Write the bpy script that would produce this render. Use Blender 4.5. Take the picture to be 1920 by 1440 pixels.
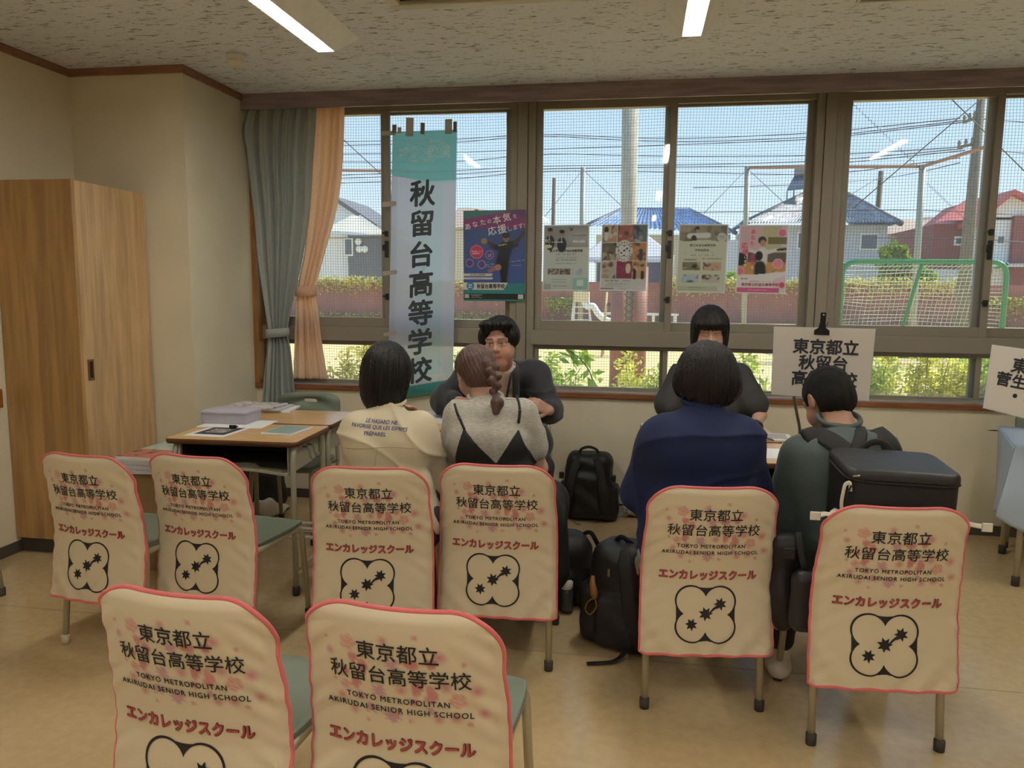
import bpy, bmesh, math, random
import numpy as np
from mathutils import Vector, Matrix

SC = bpy.context.scene
for _o in list(bpy.data.objects):
    bpy.data.objects.remove(_o)
COL = SC.collection
rnd = random.Random(7)
pi = math.pi

# ------------------------------------------------------------------ camera
EYE = 1.45
FPX = 1437.0
PITCH, YAW, ROLL = (math.radians(a) for a in (6.97, 9.29, 0.555))
_f = np.array([-math.sin(YAW)*math.cos(PITCH), math.cos(YAW)*math.cos(PITCH), -math.sin(PITCH)])
_rt = np.array([math.cos(YAW), math.sin(YAW), 0.0])
_up = np.cross(_rt, _f)
_r2 = _rt*math.cos(ROLL) + _up*math.sin(ROLL)
_u2 = -_rt*math.sin(ROLL) + _up*math.cos(ROLL)
cam_data = bpy.data.cameras.new('camera')
cam_data.sensor_width = 36.0
cam_data.lens = FPX*36.0/1920.0
cam_data.clip_start = 0.05
cam_data.clip_end = 400
cam = bpy.data.objects.new('camera', cam_data)
COL.objects.link(cam)
cam.matrix_world = Matrix(((_r2[0], _u2[0], -_f[0], 0), (_r2[1], _u2[1], -_f[1], 0), (_r2[2], _u2[2], -_f[2], EYE), (0, 0, 0, 1)))
SC.camera = cam

def at(px, py, Y):
    """the point of the place at depth Y that the photograph shows at pixel px, py"""
    d = _r2*((px-960)/FPX) - _u2*((py-720)/FPX) + _f
    t = Y/d[1]
    return Vector((d[0]*t, d[1]*t, EYE+d[2]*t))

# ------------------------------------------------------------------ colour management, sky, sun
SC.view_settings.view_transform = 'Standard'
SC.view_settings.look = 'None'
SC.view_settings.gamma = 1.0
SC.view_settings.use_curve_mapping = False
SC.view_settings.exposure = 0.0

def lin(c):
    return tuple(((v/255.0)/12.92 if v/255.0 <= 0.04045 else ((v/255.0+0.055)/1.055)**2.4) for v in c)

SKY_STRENGTH = 1.42
SUN_STRENGTH = 7.6
LAMP_STRENGTH = 92.0
w = bpy.data.worlds.new('sky')
SC.world = w
w.use_nodes = True
nt = w.node_tree
nt.nodes.clear()
n_out = nt.nodes.new('ShaderNodeOutputWorld')
n_bg = nt.nodes.new('ShaderNodeBackground')
n_tc = nt.nodes.new('ShaderNodeTexCoord')
n_sep = nt.nodes.new('ShaderNodeSeparateXYZ')
n_ramp = nt.nodes.new('ShaderNodeValToRGB')
cr = n_ramp.color_ramp
cr.elements[0].position = 0.0
cr.elements[0].color = (*lin((230, 244, 252)), 1)
cr.elements[1].position = 0.55
cr.elements[1].color = (*lin((150, 194, 236)), 1)
e = cr.elements.new(0.16)
e.color = (*lin((196, 223, 250)), 1)
e = cr.elements.new(0.30)
e.color = (*lin((172, 208, 241)), 1)
nt.links.new(n_tc.outputs['Generated'], n_sep.inputs[0])
nt.links.new(n_sep.outputs['Z'], n_ramp.inputs[0])
nt.links.new(n_ramp.outputs[0], n_bg.inputs['Color'])
n_bg.inputs['Strength'].default_value = SKY_STRENGTH
nt.links.new(n_bg.outputs[0], n_out.inputs[0])
sun_data = bpy.data.lights.new('sun', 'SUN')
sun_data.energy = SUN_STRENGTH
sun_data.angle = math.radians(0.6)
sun_data.color = (1.0, 0.93, 0.80)
sun = bpy.data.objects.new('sun', sun_data)
COL.objects.link(sun)
sun.rotation_euler = Vector((0.80, 0.34, 0.78)).to_track_quat('Z', 'Y').to_euler()

# ------------------------------------------------------------------ materials
MATS = {}
def mat(name, col, rough=0.6, metal=0.0, spec=0.5, var=0.0, vscale=8.0, vstretch=(1, 1, 1), bump=0.0, bscale=60.0, bstretch=(1, 1, 1),
        col2=None, attr=None, sheen=0.0, emit=None, estr=0.0, trans=0.0, coat=0.0, coord='Object', detail=4.0, ramp=(0.35, 0.65)):
    if name in MATS:
        return MATS[name]
    m = bpy.data.materials.new(name)
    m.use_nodes = True
    t = m.node_tree
    b = t.nodes['Principled BSDF']
    c = lin(col)
    b.inputs['Base Color'].default_value = (*c, 1)
    b.inputs['Roughness'].default_value = rough
    b.inputs['Metallic'].default_value = metal
    b.inputs['Specular IOR Level'].default_value = spec
    if sheen:
        b.inputs['Sheen Weight'].default_value = sheen
    if coat:
        b.inputs['Coat Weight'].default_value = coat
        b.inputs['Coat Roughness'].default_value = 0.12
    L = t.links.new
    tc = t.nodes.new('ShaderNodeTexCoord')
    src = None
    if attr:
        a = t.nodes.new('ShaderNodeAttribute')
        a.attribute_name = attr
        src = a.outputs['Color']
        L(src, b.inputs['Base Color'])
    if var or col2:
        mp = t.nodes.new('ShaderNodeMapping')
        mp.inputs['Scale'].default_value = vstretch
        L(tc.outputs[coord], mp.inputs[0])
        n = t.nodes.new('ShaderNodeTexNoise')
        n.inputs['Scale'].default_value = vscale
        n.inputs['Detail'].default_value = detail
        L(mp.outputs[0], n.inputs['Vector'])
        r = t.nodes.new('ShaderNodeValToRGB')
        r.color_ramp.elements[0].position = ramp[0]
        r.color_ramp.elements[1].position = ramp[1]
        if col2:
            r.color_ramp.elements[0].color = (*lin(col2), 1)
            r.color_ramp.elements[1].color = (*c, 1)
        else:
            r.color_ramp.elements[0].color = (*(v*(1-var) for v in c), 1)
            r.color_ramp.elements[1].color = (*(min(1, v*(1+var)) for v in c), 1)
        L(n.outputs['Fac'], r.inputs[0])
        if attr:
            mx = t.nodes.new('ShaderNodeMix')
            mx.data_type = 'RGBA'
            mx.blend_type = 'MULTIPLY'
            mx.inputs[0].default_value = 1.0
            r.color_ramp.elements[0].color = (1-var, 1-var, 1-var, 1)
            r.color_ramp.elements[1].color = (1, 1, 1, 1)
            L(src, mx.inputs[6])
            L(r.outputs[0], mx.inputs[7])
            L(mx.outputs[2], b.inputs['Base Color'])
        else:
            L(r.outputs[0], b.inputs['Base Color'])
    if bump:
        mp = t.nodes.new('ShaderNodeMapping')
        mp.inputs['Scale'].default_value = bstretch
        L(tc.outputs[coord], mp.inputs[0])
        n = t.nodes.new('ShaderNodeTexNoise')
        n.inputs['Scale'].default_value = bscale
        n.inputs['Detail'].default_value = 5.0
        L(mp.outputs[0], n.inputs['Vector'])
        bp = t.nodes.new('ShaderNodeBump')
        bp.inputs['Strength'].default_value = bump
        bp.inputs['Distance'].default_value = 0.01
        L(n.outputs['Fac'], bp.inputs['Height'])
        L(bp.outputs[0], b.inputs['Normal'])
    if emit:
        b.inputs['Emission Color'].default_value = (*emit, 1)
        b.inputs['Emission Strength'].default_value = estr
    if trans:
        o = t.nodes['Material Output']
        tl = t.nodes.new('ShaderNodeBsdfTranslucent')
        ms = t.nodes.new('ShaderNodeMixShader')
        ms.inputs[0].default_value = trans
        if b.inputs['Base Color'].is_linked:
            L(b.inputs['Base Color'].links[0].from_socket, tl.inputs[0])
        else:
            tl.inputs[0].default_value = (*c, 1)
        L(b.outputs[0], ms.inputs[1])
        L(tl.outputs[0], ms.inputs[2])
        L(ms.outputs[0], o.inputs[0])
    MATS[name] = m
    return m

def glass_mat():
    m = bpy.data.materials.new('window_glass')
    m.use_nodes = True
    t = m.node_tree
    t.nodes.clear()
    o = t.nodes.new('ShaderNodeOutputMaterial')
    tr = t.nodes.new('ShaderNodeBsdfTransparent')
    tr.inputs[0].default_value = (0.95, 0.97, 0.965, 1)
    gl = t.nodes.new('ShaderNodeBsdfGlossy')
    gl.inputs['Roughness'].default_value = 0.02
    fr = t.nodes.new('ShaderNodeFresnel')
    fr.inputs['IOR'].default_value = 1.40
    mx = t.nodes.new('ShaderNodeMixShader')
    t.links.new(fr.outputs[0], mx.inputs[0])
    t.links.new(tr.outputs[0], mx.inputs[1])
    t.links.new(gl.outputs[0], mx.inputs[2])
    tl = t.nodes.new('ShaderNodeBsdfTranslucent')
    tl.inputs[0].default_value = (0.9, 0.92, 0.95, 1)
    mh = t.nodes.new('ShaderNodeMixShader')
    mh.inputs[0].default_value = 0.055
    t.links.new(mx.outputs[0], mh.inputs[1])
    t.links.new(tl.outputs[0], mh.inputs[2])
    t.links.new(mh.outputs[0], o.inputs[0])
    MATS['glass'] = m
    return m
GLASS = glass_mat()

def sheet_mat(name, attr='pcol', tr=0.25, thru=0.12, rough=0.5):
    """paper or cloth hung against the light: printed colour, some light shining through, a little see-through"""
    m = bpy.data.materials.new(name)
    m.use_nodes = True
    t = m.node_tree
    b = t.nodes['Principled BSDF']
    o = t.nodes['Material Output']
    a = t.nodes.new('ShaderNodeAttribute')
    a.attribute_name = attr
    b.inputs['Roughness'].default_value = rough
    t.links.new(a.outputs['Color'], b.inputs['Base Color'])
    tl = t.nodes.new('ShaderNodeBsdfTranslucent')
    t.links.new(a.outputs['Color'], tl.inputs[0])
    tp = t.nodes.new('ShaderNodeBsdfTransparent')
    t.links.new(a.outputs['Color'], tp.inputs[0])
    m1 = t.nodes.new('ShaderNodeMixShader')
    m1.inputs[0].default_value = tr
    t.links.new(b.outputs[0], m1.inputs[1])
    t.links.new(tl.outputs[0], m1.inputs[2])
    m2 = t.nodes.new('ShaderNodeMixShader')
    m2.inputs[0].default_value = thru
    t.links.new(m1.outputs[0], m2.inputs[1])
    t.links.new(tp.outputs[0], m2.inputs[2])
    t.links.new(m2.outputs[0], o.inputs[0])
    MATS[name] = m
    return m

# ------------------------------------------------------------------ mesh building
class MB:
    """collects the faces of ONE mesh object"""
    def __init__(self):
        self.v, self.f, self.mi, self.sm, self.col = [], [], [], [], None
    def add(self, vs, fs, mi=0, smooth=False):
        o = len(self.v)
        self.v.extend([tuple(p) for p in vs])
        for q in fs:
            self.f.append(tuple(i+o for i in q))
            self.mi.append(mi)
            self.sm.append(smooth)
        return self
    def box(self, x0, x1, y0, y1, z0, z1, mi=0, M=None):
        vs = [Vector((x, y, z)) for z in (z0, z1) for y in (y0, y1) for x in (x0, x1)]
        if M is not None:
            vs = [M @ p for p in vs]
        return self.add(vs, [(0, 2, 3, 1), (4, 5, 7, 6), (0, 1, 5, 4), (2, 6, 7, 3), (0, 4, 6, 2), (1, 3, 7, 5)], mi)
    def hexa(self, p8, mi=0):
        return self.add(p8, [(0, 2, 3, 1), (4, 5, 7, 6), (0, 1, 5, 4), (2, 6, 7, 3), (0, 4, 6, 2), (1, 3, 7, 5)], mi)
    def tube(self, path, r, n=10, mi=0, caps=True, flat=None, closed=False):
        """round (or flattened: flat=(normal, ratio)) tube along a path; r a number or a list"""
        P = [Vector(p) for p in path]
        N = len(P)
        rs = r if isinstance(r, (list, tuple)) else [r]*N
        rings = []
        ref = None
        for i in range(N):
            if closed:
                t = (P[(i+1) % N]-P[i-1])
            else:
                t = (P[min(i+1, N-1)]-P[max(i-1, 0)])
            if t.length < 1e-9:
                t = Vector((0, 0, 1))
            t.normalize()
            if flat is not None:
                a = Vector(flat[0]) - t*Vector(flat[0]).dot(t)
            elif ref is None:
                a = t.orthogonal()
            else:
                a = ref - t*ref.dot(t)
            if a.length < 1e-6:
                a = t.orthogonal()
            a.normalize()
            ref = a
            b = t.cross(a)
            k = flat[1] if flat is not None else 1.0
            rings.append([P[i] + a*(rs[i]*k*math.cos(2*pi*j/n)) + b*(rs[i]*math.sin(2*pi*j/n)) for j in range(n)])
        vs = [p for q in rings for p in q]
        fs = []
        for i in range(N if closed else N-1):
            i2 = (i+1) % N
            for j in range(n):
                fs.append((i*n+j, i*n+(j+1) % n, i2*n+(j+1) % n, i2*n+j))
        if caps and not closed:
            fs.append(tuple(range(n))[::-1])
            fs.append(tuple((N-1)*n+j for j in range(n)))
        return self.add(vs, fs, mi, True)
    def lathe(self, prof, c=(0, 0, 0), n=24, mi=0, axis='z'):
        vs, fs = [], []
        c = Vector(c)
        for (r, h) in prof:
            for j in range(n):
                a = 2*pi*j/n
                p = Vector((r*math.cos(a), r*math.sin(a), h))
                if axis == 'y':
                    p = Vector((p.x, p.z, p.y))
                elif axis == 'x':
                    p = Vector((p.z, p.x, p.y))
                vs.append(c+p)
        for i in range(len(prof)-1):
            for j in range(n):
                fs.append((i*n+j, i*n+(j+1) % n, (i+1)*n+(j+1) % n, (i+1)*n+j))
        fs.append(tuple(range(n))[::-1])
        fs.append(tuple((len(prof)-1)*n+j for j in range(n)))
        return self.add(vs, fs, mi, True)
    def prism(self, pts, d, mi=0):
        """polygon pts (3D, planar) extruded by vector d"""
        n = len(pts)
        d = Vector(d)
        vs = [Vector(p) for p in pts] + [Vector(p)+d for p in pts]
        fs = [tuple(range(n))[::-1], tuple(range(n, 2*n))]
        for i in range(n):
            j = (i+1) % n
            fs.append((i, j, n+j, n+i))
        return self.add(vs, fs, mi)
    def grid(self, fn, nu, nv, mi=0, smooth=True, wrap=False):
        vs = [fn(i/(nu-1), j/(nv-1)) for j in range(nv) for i in range(nu)]
        fs = []
        for j in range(nv-1):
            for i in range(nu-1):
                a = j*nu+i
                fs.append((a, a+1, a+nu+1, a+nu))
        return self.add(vs, fs, mi, smooth)

def link_mesh(name, v, f, mats, parent=None, mi=None, sm=True, col=None, bevel=0.0, solid=0.0, fixn=True):
    me = bpy.data.meshes.new(name)
    me.from_pydata([tuple(p) for p in v], [], f)
    for m in (mats if isinstance(mats, (list, tuple)) else [mats]):
        me.materials.append(m)
    if mi is not None:
        me.polygons.foreach_set('material_index', np.array(mi, np.int32))
    if isinstance(sm, bool):
        sm = [sm]*len(me.polygons)
    me.polygons.foreach_set('use_smooth', np.array(sm, bool))
    if col is not None:
        a = me.color_attributes.new('pcol', 'FLOAT_COLOR', 'POINT')
        c4 = np.ones((len(v), 4), np.float32)
        c4[:, :3] = col
        a.data.foreach_set('color', c4.ravel())
    me.update()
    if fixn:
        bm = bmesh.new()
        bm.from_mesh(me)
        bmesh.ops.recalc_face_normals(bm, faces=bm.faces)
        bm.to_mesh(me)
        bm.free()
    o = bpy.data.objects.new(name, me)
    COL.objects.link(o)
    if parent:
        o.parent = parent
    if bevel:
        md = o.modifiers.new('edge', 'BEVEL')
        md.width = bevel
        md.segments = 2
        md.limit_method = 'ANGLE'
        md.angle_limit = math.radians(40)
    if solid:
        md = o.modifiers.new('thick', 'SOLIDIFY')
        md.thickness = solid
        md.offset = 0
    return o

def obj(name, mb, mats, parent=None, bevel=0.0, col=None, solid=0.0, fixn=True, label=None):
    o = link_mesh(name, mb.v, mb.f, mats, parent, mb.mi, mb.sm, col, bevel, solid, fixn)
    if label:
        o['label'] = label
    return o

def tag(o, label, cat, group=None, kind=None):
    o['label'] = label
    o['category'] = cat
    if group:
        o['group'] = group
    if kind:
        o['kind'] = kind
    return o

def thing(name, label, cat, loc=(0, 0, 0), rz=0.0, group=None):
    o = bpy.data.objects.new(name, None)
    COL.objects.link(o)
    o.empty_display_size = 0.1
    o.location = loc
    o.rotation_euler = (0, 0, rz)
    return tag(o, label, cat, group)

def struct(name, mb, mats, parent=None, bevel=0.0, **k):
    o = obj(name, mb, mats, parent, bevel, **k)
    if parent is None:
        o['kind'] = 'structure'
    return o

def dup(root, loc, rz, label, group=None):
    """a copy of a thing with copies of its parts and their sub-parts"""
    r = root.copy()
    COL.objects.link(r)
    r.location = loc
    r.rotation_euler = (0, 0, rz)
    r['label'] = label
    if group:
        r['group'] = group
    for ch in list(root.children):
        c = ch.copy()
        COL.objects.link(c)
        c.parent = r
        for g in list(ch.children):
            d = g.copy()
            COL.objects.link(d)
            d.parent = c
    return r

def arc(c, r, a0, a1, n, ax, ay):
    c, ax, ay = Vector(c), Vector(ax), Vector(ay)
    return [c + ax*(r*math.cos(a0+(a1-a0)*i/n)) + ay*(r*math.sin(a0+(a1-a0)*i/n)) for i in range(n+1)]

def bend(pts, r, n=5):
    """polyline with its corners rounded"""
    P = [Vector(p) for p in pts]
    out = [P[0]]
    for i in range(1, len(P)-1):
        a, b, c = P[i-1], P[i], P[i+1]
        d = min(r, (a-b).length*0.45, (c-b).length*0.45)
        p, q = b+(a-b).normalized()*d, b+(c-b).normalized()*d
        for k in range(n+1):
            t = k/n
            out.append(p*(1-t)**2 + b*(2*t*(1-t)) + q*t*t)
    out.append(P[-1])
    return out

# ------------------------------------------------------------------ lettering
_TX = {}
def text2d(s, size=1.0, bold=0.0, align='CENTER', space=1.0, shear=0.0, res=3, ring=6):
    """lettering as flat triangles: (n,2) points, faces; bold thickens the strokes by overlaying shifted outlines"""
    key = (s, bold, align, space, shear, res, ring)
    if key not in _TX:
        c = bpy.data.curves.new('lettering', 'FONT')
        c.body = s
        c.align_x = align
        c.space_character = space
        c.shear = shear
        c.resolution_u = res
        o = bpy.data.objects.new('lettering', c)
        COL.objects.link(o)
        dg = bpy.context.evaluated_depsgraph_get()
        me = bpy.data.meshes.new_from_object(o.evaluated_get(dg))
        me.calc_loop_triangles()
        v = np.array([(p.co.x, p.co.y) for p in me.vertices], float).reshape(-1, 2)
        f = [tuple(t.vertices) for t in me.loop_triangles]
        bpy.data.objects.remove(o)
        bpy.data.curves.remove(c)
        bpy.data.meshes.remove(me)
        if bold:
            n = len(v)
            V, F = [v], list(f)
            for k in range(ring):
                a = 2*pi*k/ring+.3
                V.append(v+np.array([bold*math.cos(a), bold*math.sin(a)]))
                F += [tuple(i+n*(k+1) for i in t) for t in f]
            v, f = np.concatenate(V), F
            lay = np.repeat(np.arange(ring+1), n)*1.0e-4
        else:
            lay = np.zeros(len(v))
        _TX[key] = (v, f, lay)
    v, f, lay = _TX[key]
    return np.column_stack([v*size, lay]), f      # the third column keeps the overlaid copies a hair apart

def subdiv2d(v, f, step):
    """cut flat triangles on a grid so that they can follow a curved surface"""
    bm = bmesh.new()
    vs = [bm.verts.new((p[0], p[1], p[2] if len(p) > 2 else 0)) for p in v]
    for t in f:
        try:
            bm.faces.new([vs[i] for i in t])
        except ValueError:
            pass
    lo, hi = v.min(0), v.max(0)
    for ax in (0, 1):
        x = math.ceil(lo[ax]/step)*step
        no = (1, 0, 0) if ax == 0 else (0, 1, 0)
        while x < hi[ax]:
            co = (x, 0, 0) if ax == 0 else (0, x, 0)
            bmesh.ops.bisect_plane(bm, geom=bm.verts[:]+bm.edges[:]+bm.faces[:], plane_co=co, plane_no=no, dist=1e-6)
            x += step
    bm.verts.ensure_lookup_table()
    bm.verts.index_update()
    V = np.array([(p.co.x, p.co.y, p.co.z) for p in bm.verts])
    F = [tuple(q.index for q in t.verts) for t in bm.faces]
    bm.free()
    return V, F
# ================================================================== THE ROOM
CZ = 2.70            # ceiling
WY = 4.92            # wall under the windows
GY = 5.03            # glass
XL, XR, YB = -3.32, 4.82, -4.6
CX, CY = -2.60, 4.17 # corner of the boxed-in column

M_WALL = mat('cream_wallpaper', (226, 216, 190), rough=0.62, var=0.03, vscale=3, bump=0.12, bscale=260)
M_FLOOR = mat('vinyl_floor', (200, 176, 134), rough=0.19, spec=0.6, var=0.05, vscale=26, bump=0.02, bscale=9)
M_WOOD = mat('trim_wood', (146, 104, 78), rough=0.5, var=0.22, vscale=5, vstretch=(1.2, 6, 14), detail=6)
M_DARKWOOD = mat('valance_wood', (140, 122, 126), rough=0.5, var=0.22, vscale=4, vstretch=(1, 6, 12), detail=6)
M_SILLWOOD = mat('sill_wood', (128, 80, 46), rough=0.4, var=0.2, vscale=6, vstretch=(1, 8, 8))
M_BASE = mat('rubber_skirting', (88, 78, 70), rough=0.5)
M_BRONZE = mat('bronze_aluminium', (142, 134, 120), rough=0.45, metal=0.1, spec=0.4)
M_BRONZE2 = mat('bronze_aluminium_dark', (74, 68, 62), rough=0.42, metal=0.25)
M_BLACK = mat('black_plastic', (26, 26, 28), rough=0.45)
M_WHITE = mat('white_plastic', (226, 224, 214), rough=0.4)

def ceiling_mat():
    m = mat('rockwool_ceiling', (206, 202, 190), rough=0.9)
    t = m.node_tree
    b = t.nodes['Principled BSDF']
    L = t.links.new
    tc = t.nodes.new('ShaderNodeTexCoord')
    fac = None
    for sc, st, lo, hi in ((15, (1, 3.6, 1), 0.37, 0.42), (34, (1, 2.6, 1), 0.33, 0.37)):
        mp = t.nodes.new('ShaderNodeMapping')
        mp.inputs['Scale'].default_value = st
        n = t.nodes.new('ShaderNodeTexNoise')
        n.inputs['Scale'].default_value = sc
        n.inputs['Detail'].default_value = 5
        n.inputs['Roughness'].default_value = 0.65
        r = t.nodes.new('ShaderNodeValToRGB')
        r.color_ramp.elements[0].position = lo
        r.color_ramp.elements[1].position = hi
        L(tc.outputs['Object'], mp.inputs[0])
        L(mp.outputs[0], n.inputs['Vector'])
        L(n.outputs['Fac'], r.inputs[0])
        if fac is None:
            fac = r.outputs[0]
        else:
            mm = t.nodes.new('ShaderNodeMath')
            mm.operation = 'MULTIPLY'
            L(fac, mm.inputs[0])
            L(r.outputs[0], mm.inputs[1])
            fac = mm.outputs[0]
    mx = t.nodes.new('ShaderNodeMix')
    mx.data_type = 'RGBA'
    mx.inputs[6].default_value = (*lin((150, 146, 140)), 1)
    mx.inputs[7].default_value = (*lin((236, 240, 246)), 1)
    L(fac, mx.inputs[0])
    L(mx.outputs[2], b.inputs['Base Color'])
    bp = t.nodes.new('ShaderNodeBump')
    bp.inputs['Strength'].default_value = 0.5
    bp.inputs['Distance'].default_value = 0.006
    L(fac, bp.inputs['Height'])
    L(bp.outputs[0], b.inputs['Normal'])
    return m
M_CEIL = ceiling_mat()

b = MB().box(XL-.1, XR+.1, YB-.1, WY+.2, -0.12, 0)
floor = struct('floor', b, M_FLOOR)
SEAM = MB()
for y in (2.93, 1.10, -0.73):
    SEAM.box(XL, XR, y-.0012, y+.0012, 0, .0006)
struct('floor_seam', SEAM, mat('seam_line', (150, 130, 96), rough=0.5), floor)
struct('ceiling', MB().box(XL-.1, XR+.1, YB-.1, WY+.2, CZ, CZ+.1), M_CEIL)
struct('wall_left', MB().box(XL-.12, XL, YB, WY, 0, CZ), M_WALL)
struct('wall_right', MB().box(XR, XR+.12, YB, WY+.2, 0, CZ), M_WALL)
struct('wall_back', MB().box(XL, XR, YB-.12, YB, 0, CZ), M_WALL)
struct('wall_front', MB().box(CX, XR, WY, WY+.2, 0, 0.765), M_WALL)
colw = struct('wall_column', MB().box(XL, CX, CY, WY+.2, 0, CZ), M_WALL)
struct('corner_bead', MB().box(CX-.012, CX+.004, CY-.004, CY+.012, 0.06, CZ-.04), mat('corner_bead', (226, 216, 190), rough=.45), colw)
# scratch in the wallpaper under the sill
sc0, sc1 = at(1848, 806.5, WY), at(1880, 808, WY)
struct('scuff_mark', MB().add([(sc0.x, WY-.0008, sc0.z), (sc0.x+.05, WY-.0008, sc0.z+.004), (sc1.x, WY-.0008, sc1.z+.001), (sc0.x+.05, WY-.0008, sc0.z-.004)], [(0, 1, 2, 3)]),
       mat('scuff', (62, 50, 40)), bpy.data.objects['wall_front'])
# skirting
struct('baseboard_front', MB().box(CX, XR, WY-.008, WY, 0, .062), M_BASE)
struct('baseboard_left', MB().box(XL, XL+.008, YB, CY, 0, .062), M_BASE)
struct('baseboard_column', MB().box(XL, CX+.008, CY-.008, CY, 0, .062).box(CX, CX+.008, CY, WY, 0, .062), M_BASE)
# wooden trim along the ceiling, handrail board on the left wall
struct('trim_1', MB().box(XL, XL+.02, YB, CY, CZ-.042, CZ), M_WOOD, bevel=.003)
struct('trim_2', MB().box(XL, CX+.02, CY-.02, CY, CZ-.042, CZ), M_WOOD, bevel=.003)
struct('trim_3', MB().box(CX, CX+.02, CY, WY-.105, CZ-.042, CZ), M_WOOD, bevel=.003)
hz = at(9, 748, 3.5).z
struct('trim_4', MB().box(XL, XL+.022, YB, 3.52, hz-.05, hz+.05), mat('rail_wood', (150, 98, 40), rough=.4, var=.2, vscale=6, vstretch=(8, 1, 8)), bevel=.004)

# curtain box (valance) over the windows
VB = at(1200, 183, WY-.105).z
struct('trim_5', MB().box(CX, XR, WY-.105, WY-.085, VB, CZ), M_DARKWOOD, bevel=.002)
struct('trim_6', MB().box(CX, XR, WY-.085, WY+.2, 2.665, 2.70), mat('pocket_board', (196, 178, 140), rough=.6))

# ------------------------------------------------------------------ windows
ZT, ZB = 2.615, 0.80
Z_UP0, Z_UP1 = 1.262, 2.605    # upper glass
Z_R0, Z_R1 = 1.098, 1.200      # transom
Z_L0, Z_L1 = 0.815, 1.078      # lower glass
# sill: wooden nosing and the pale aluminium ledge behind it
struct('trim_7', MB().box(CX, XR, WY-.022, WY+.035, 0.765, 0.800), M_SILLWOOD, bevel=.004)
struct('trim_8', MB().box(CX, XR, WY+.035, WY+.2, 0.760, 0.803), mat('sill_aluminium', (176, 174, 166), rough=.3, metal=.4), bevel=.002)
# wooden jamb at the left end of the windows
struct('trim_9', MB().box(CX, CX+.035, WY-.02, WY+.2, 0.80, 2.66), mat('jamb_wood', (150, 104, 58), rough=.4, var=.2, vscale=5, vstretch=(8, 8, 1)), bevel=.003)

def make_window(i, x0, x1, first=False, last=False):
    """two sliding sashes over a transom, two small sashes under it; x0, x1 are the centres of the posts"""
    xm = (x0+x1)/2 - 0.01
    P = 0.080
    root = bpy.data.objects.new('window_%d' % i, None)
    COL.objects.link(root)
    root['kind'] = 'structure'
    f = MB()
    xl = x0+P if not first else CX+.035
    # fixed frame: post on the right, head, transom, bottom track
    for (a, b_) in ((x1-P, x1-.035), (x1-.035, x1+.03), (x1+.03, x1+P)):
        d = {x1-P: .0, x1-.035: -.012, x1+.03: .004}[a]
        f.box(a, b_-.002, GY-.055+d, GY+.09, ZB, ZT+.05)
    f.box(xl, x1-P, GY-.03, GY+.09, Z_UP1, ZT+.05)
    f.box(xl-.02, x1-P+.02, GY-.065, GY+.09, Z_R0, Z_R1-.004)
    f.box(xl, x1-P, GY-.03, GY+.09, Z_L1, Z_R0)
    f.box(xl, x1-P, GY-.03, GY+.09, ZB, Z_L0)
    struct('window_frame', f, M_BRONZE, root, bevel=.002)
    # upper sliding sashes: stiles and rails round the glass
    for k, (a, b_, y, rz) in enumerate(((xl, xm+.040, GY-.012, .060), (xm-.035, x1-P, GY+.030, .055))):
        s = MB()
        z0, z1 = Z_R1-.004, Z_UP1
        wl = .042
        s.box(a, a+wl, y-.014, y+.014, z0, z1+.03)
        s.box(b_-wl, b_, y-.014, y+.014, z0, z1+.03)
        s.box(a+wl, b_-wl, y-.014, y+.014, z0, z0+rz)
        s.box(a+wl, b_-wl, y-.014, y+.014, z1-.012, z1+.03)
        sa = struct('sash', s, M_BRONZE, root, bevel=.002)
        struct('pane', MB().box(a+wl, b_-wl, y-.002, y+.002, z0+rz, z1-.012), GLASS, sa)
        if k == 0:
            lk = MB()
            for zz, hh in ((1.80, .035), (1.66, .11), (1.38, .04)):
                lk.box(b_-.036, b_-.012, y-.030, y-.014, zz, zz+hh)
                lk.box(b_-.05, b_-.03, y-.042, y-.028, zz+hh*.4, zz+hh*.75)
            struct('sash_lock', lk, M_BLACK, root, bevel=.003)
    # lower small sashes
    for k, (a, b_, y) in enumerate(((xl, xm+.028, GY-.010), (xm-.022, x1-P, GY+.026))):
        s = MB()
        z0, z1, wl, wr = Z_L0, Z_L1, .030, .022
        s.box(a, a+wl, y-.013, y+.013, z0, z1)
        s.box(b_-wl, b_, y-.013, y+.013, z0, z1)
        s.box(a+wl, b_-wl, y-.013, y+.013, z0, z0+.012)
        s.box(a+wl, b_-wl, y-.013, y+.013, z1-.010, z1)
        sa = struct('lower_sash', s, M_BRONZE, root, bevel=.002)
        struct('lower_pane', MB().box(a+wl, b_-wl, y-.002, y+.002, z0+.012, z1-.010), GLASS, sa)

POSTS = [-2.61, -0.755, 1.104, 2.963, 4.822]
for i in range(4):
    make_window(i+1, POSTS[i], POSTS[i+1], first=(i == 0))
# eave outside over the windows
struct('eave', MB().box(XL-3, XR+3, WY+.2, 5.86, 2.86, 2.98).box(XL-3, XR+3, WY+.2, 5.12, ZT+.04, 2.9), mat('eave_concrete', (190, 186, 176), rough=.8))

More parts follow.
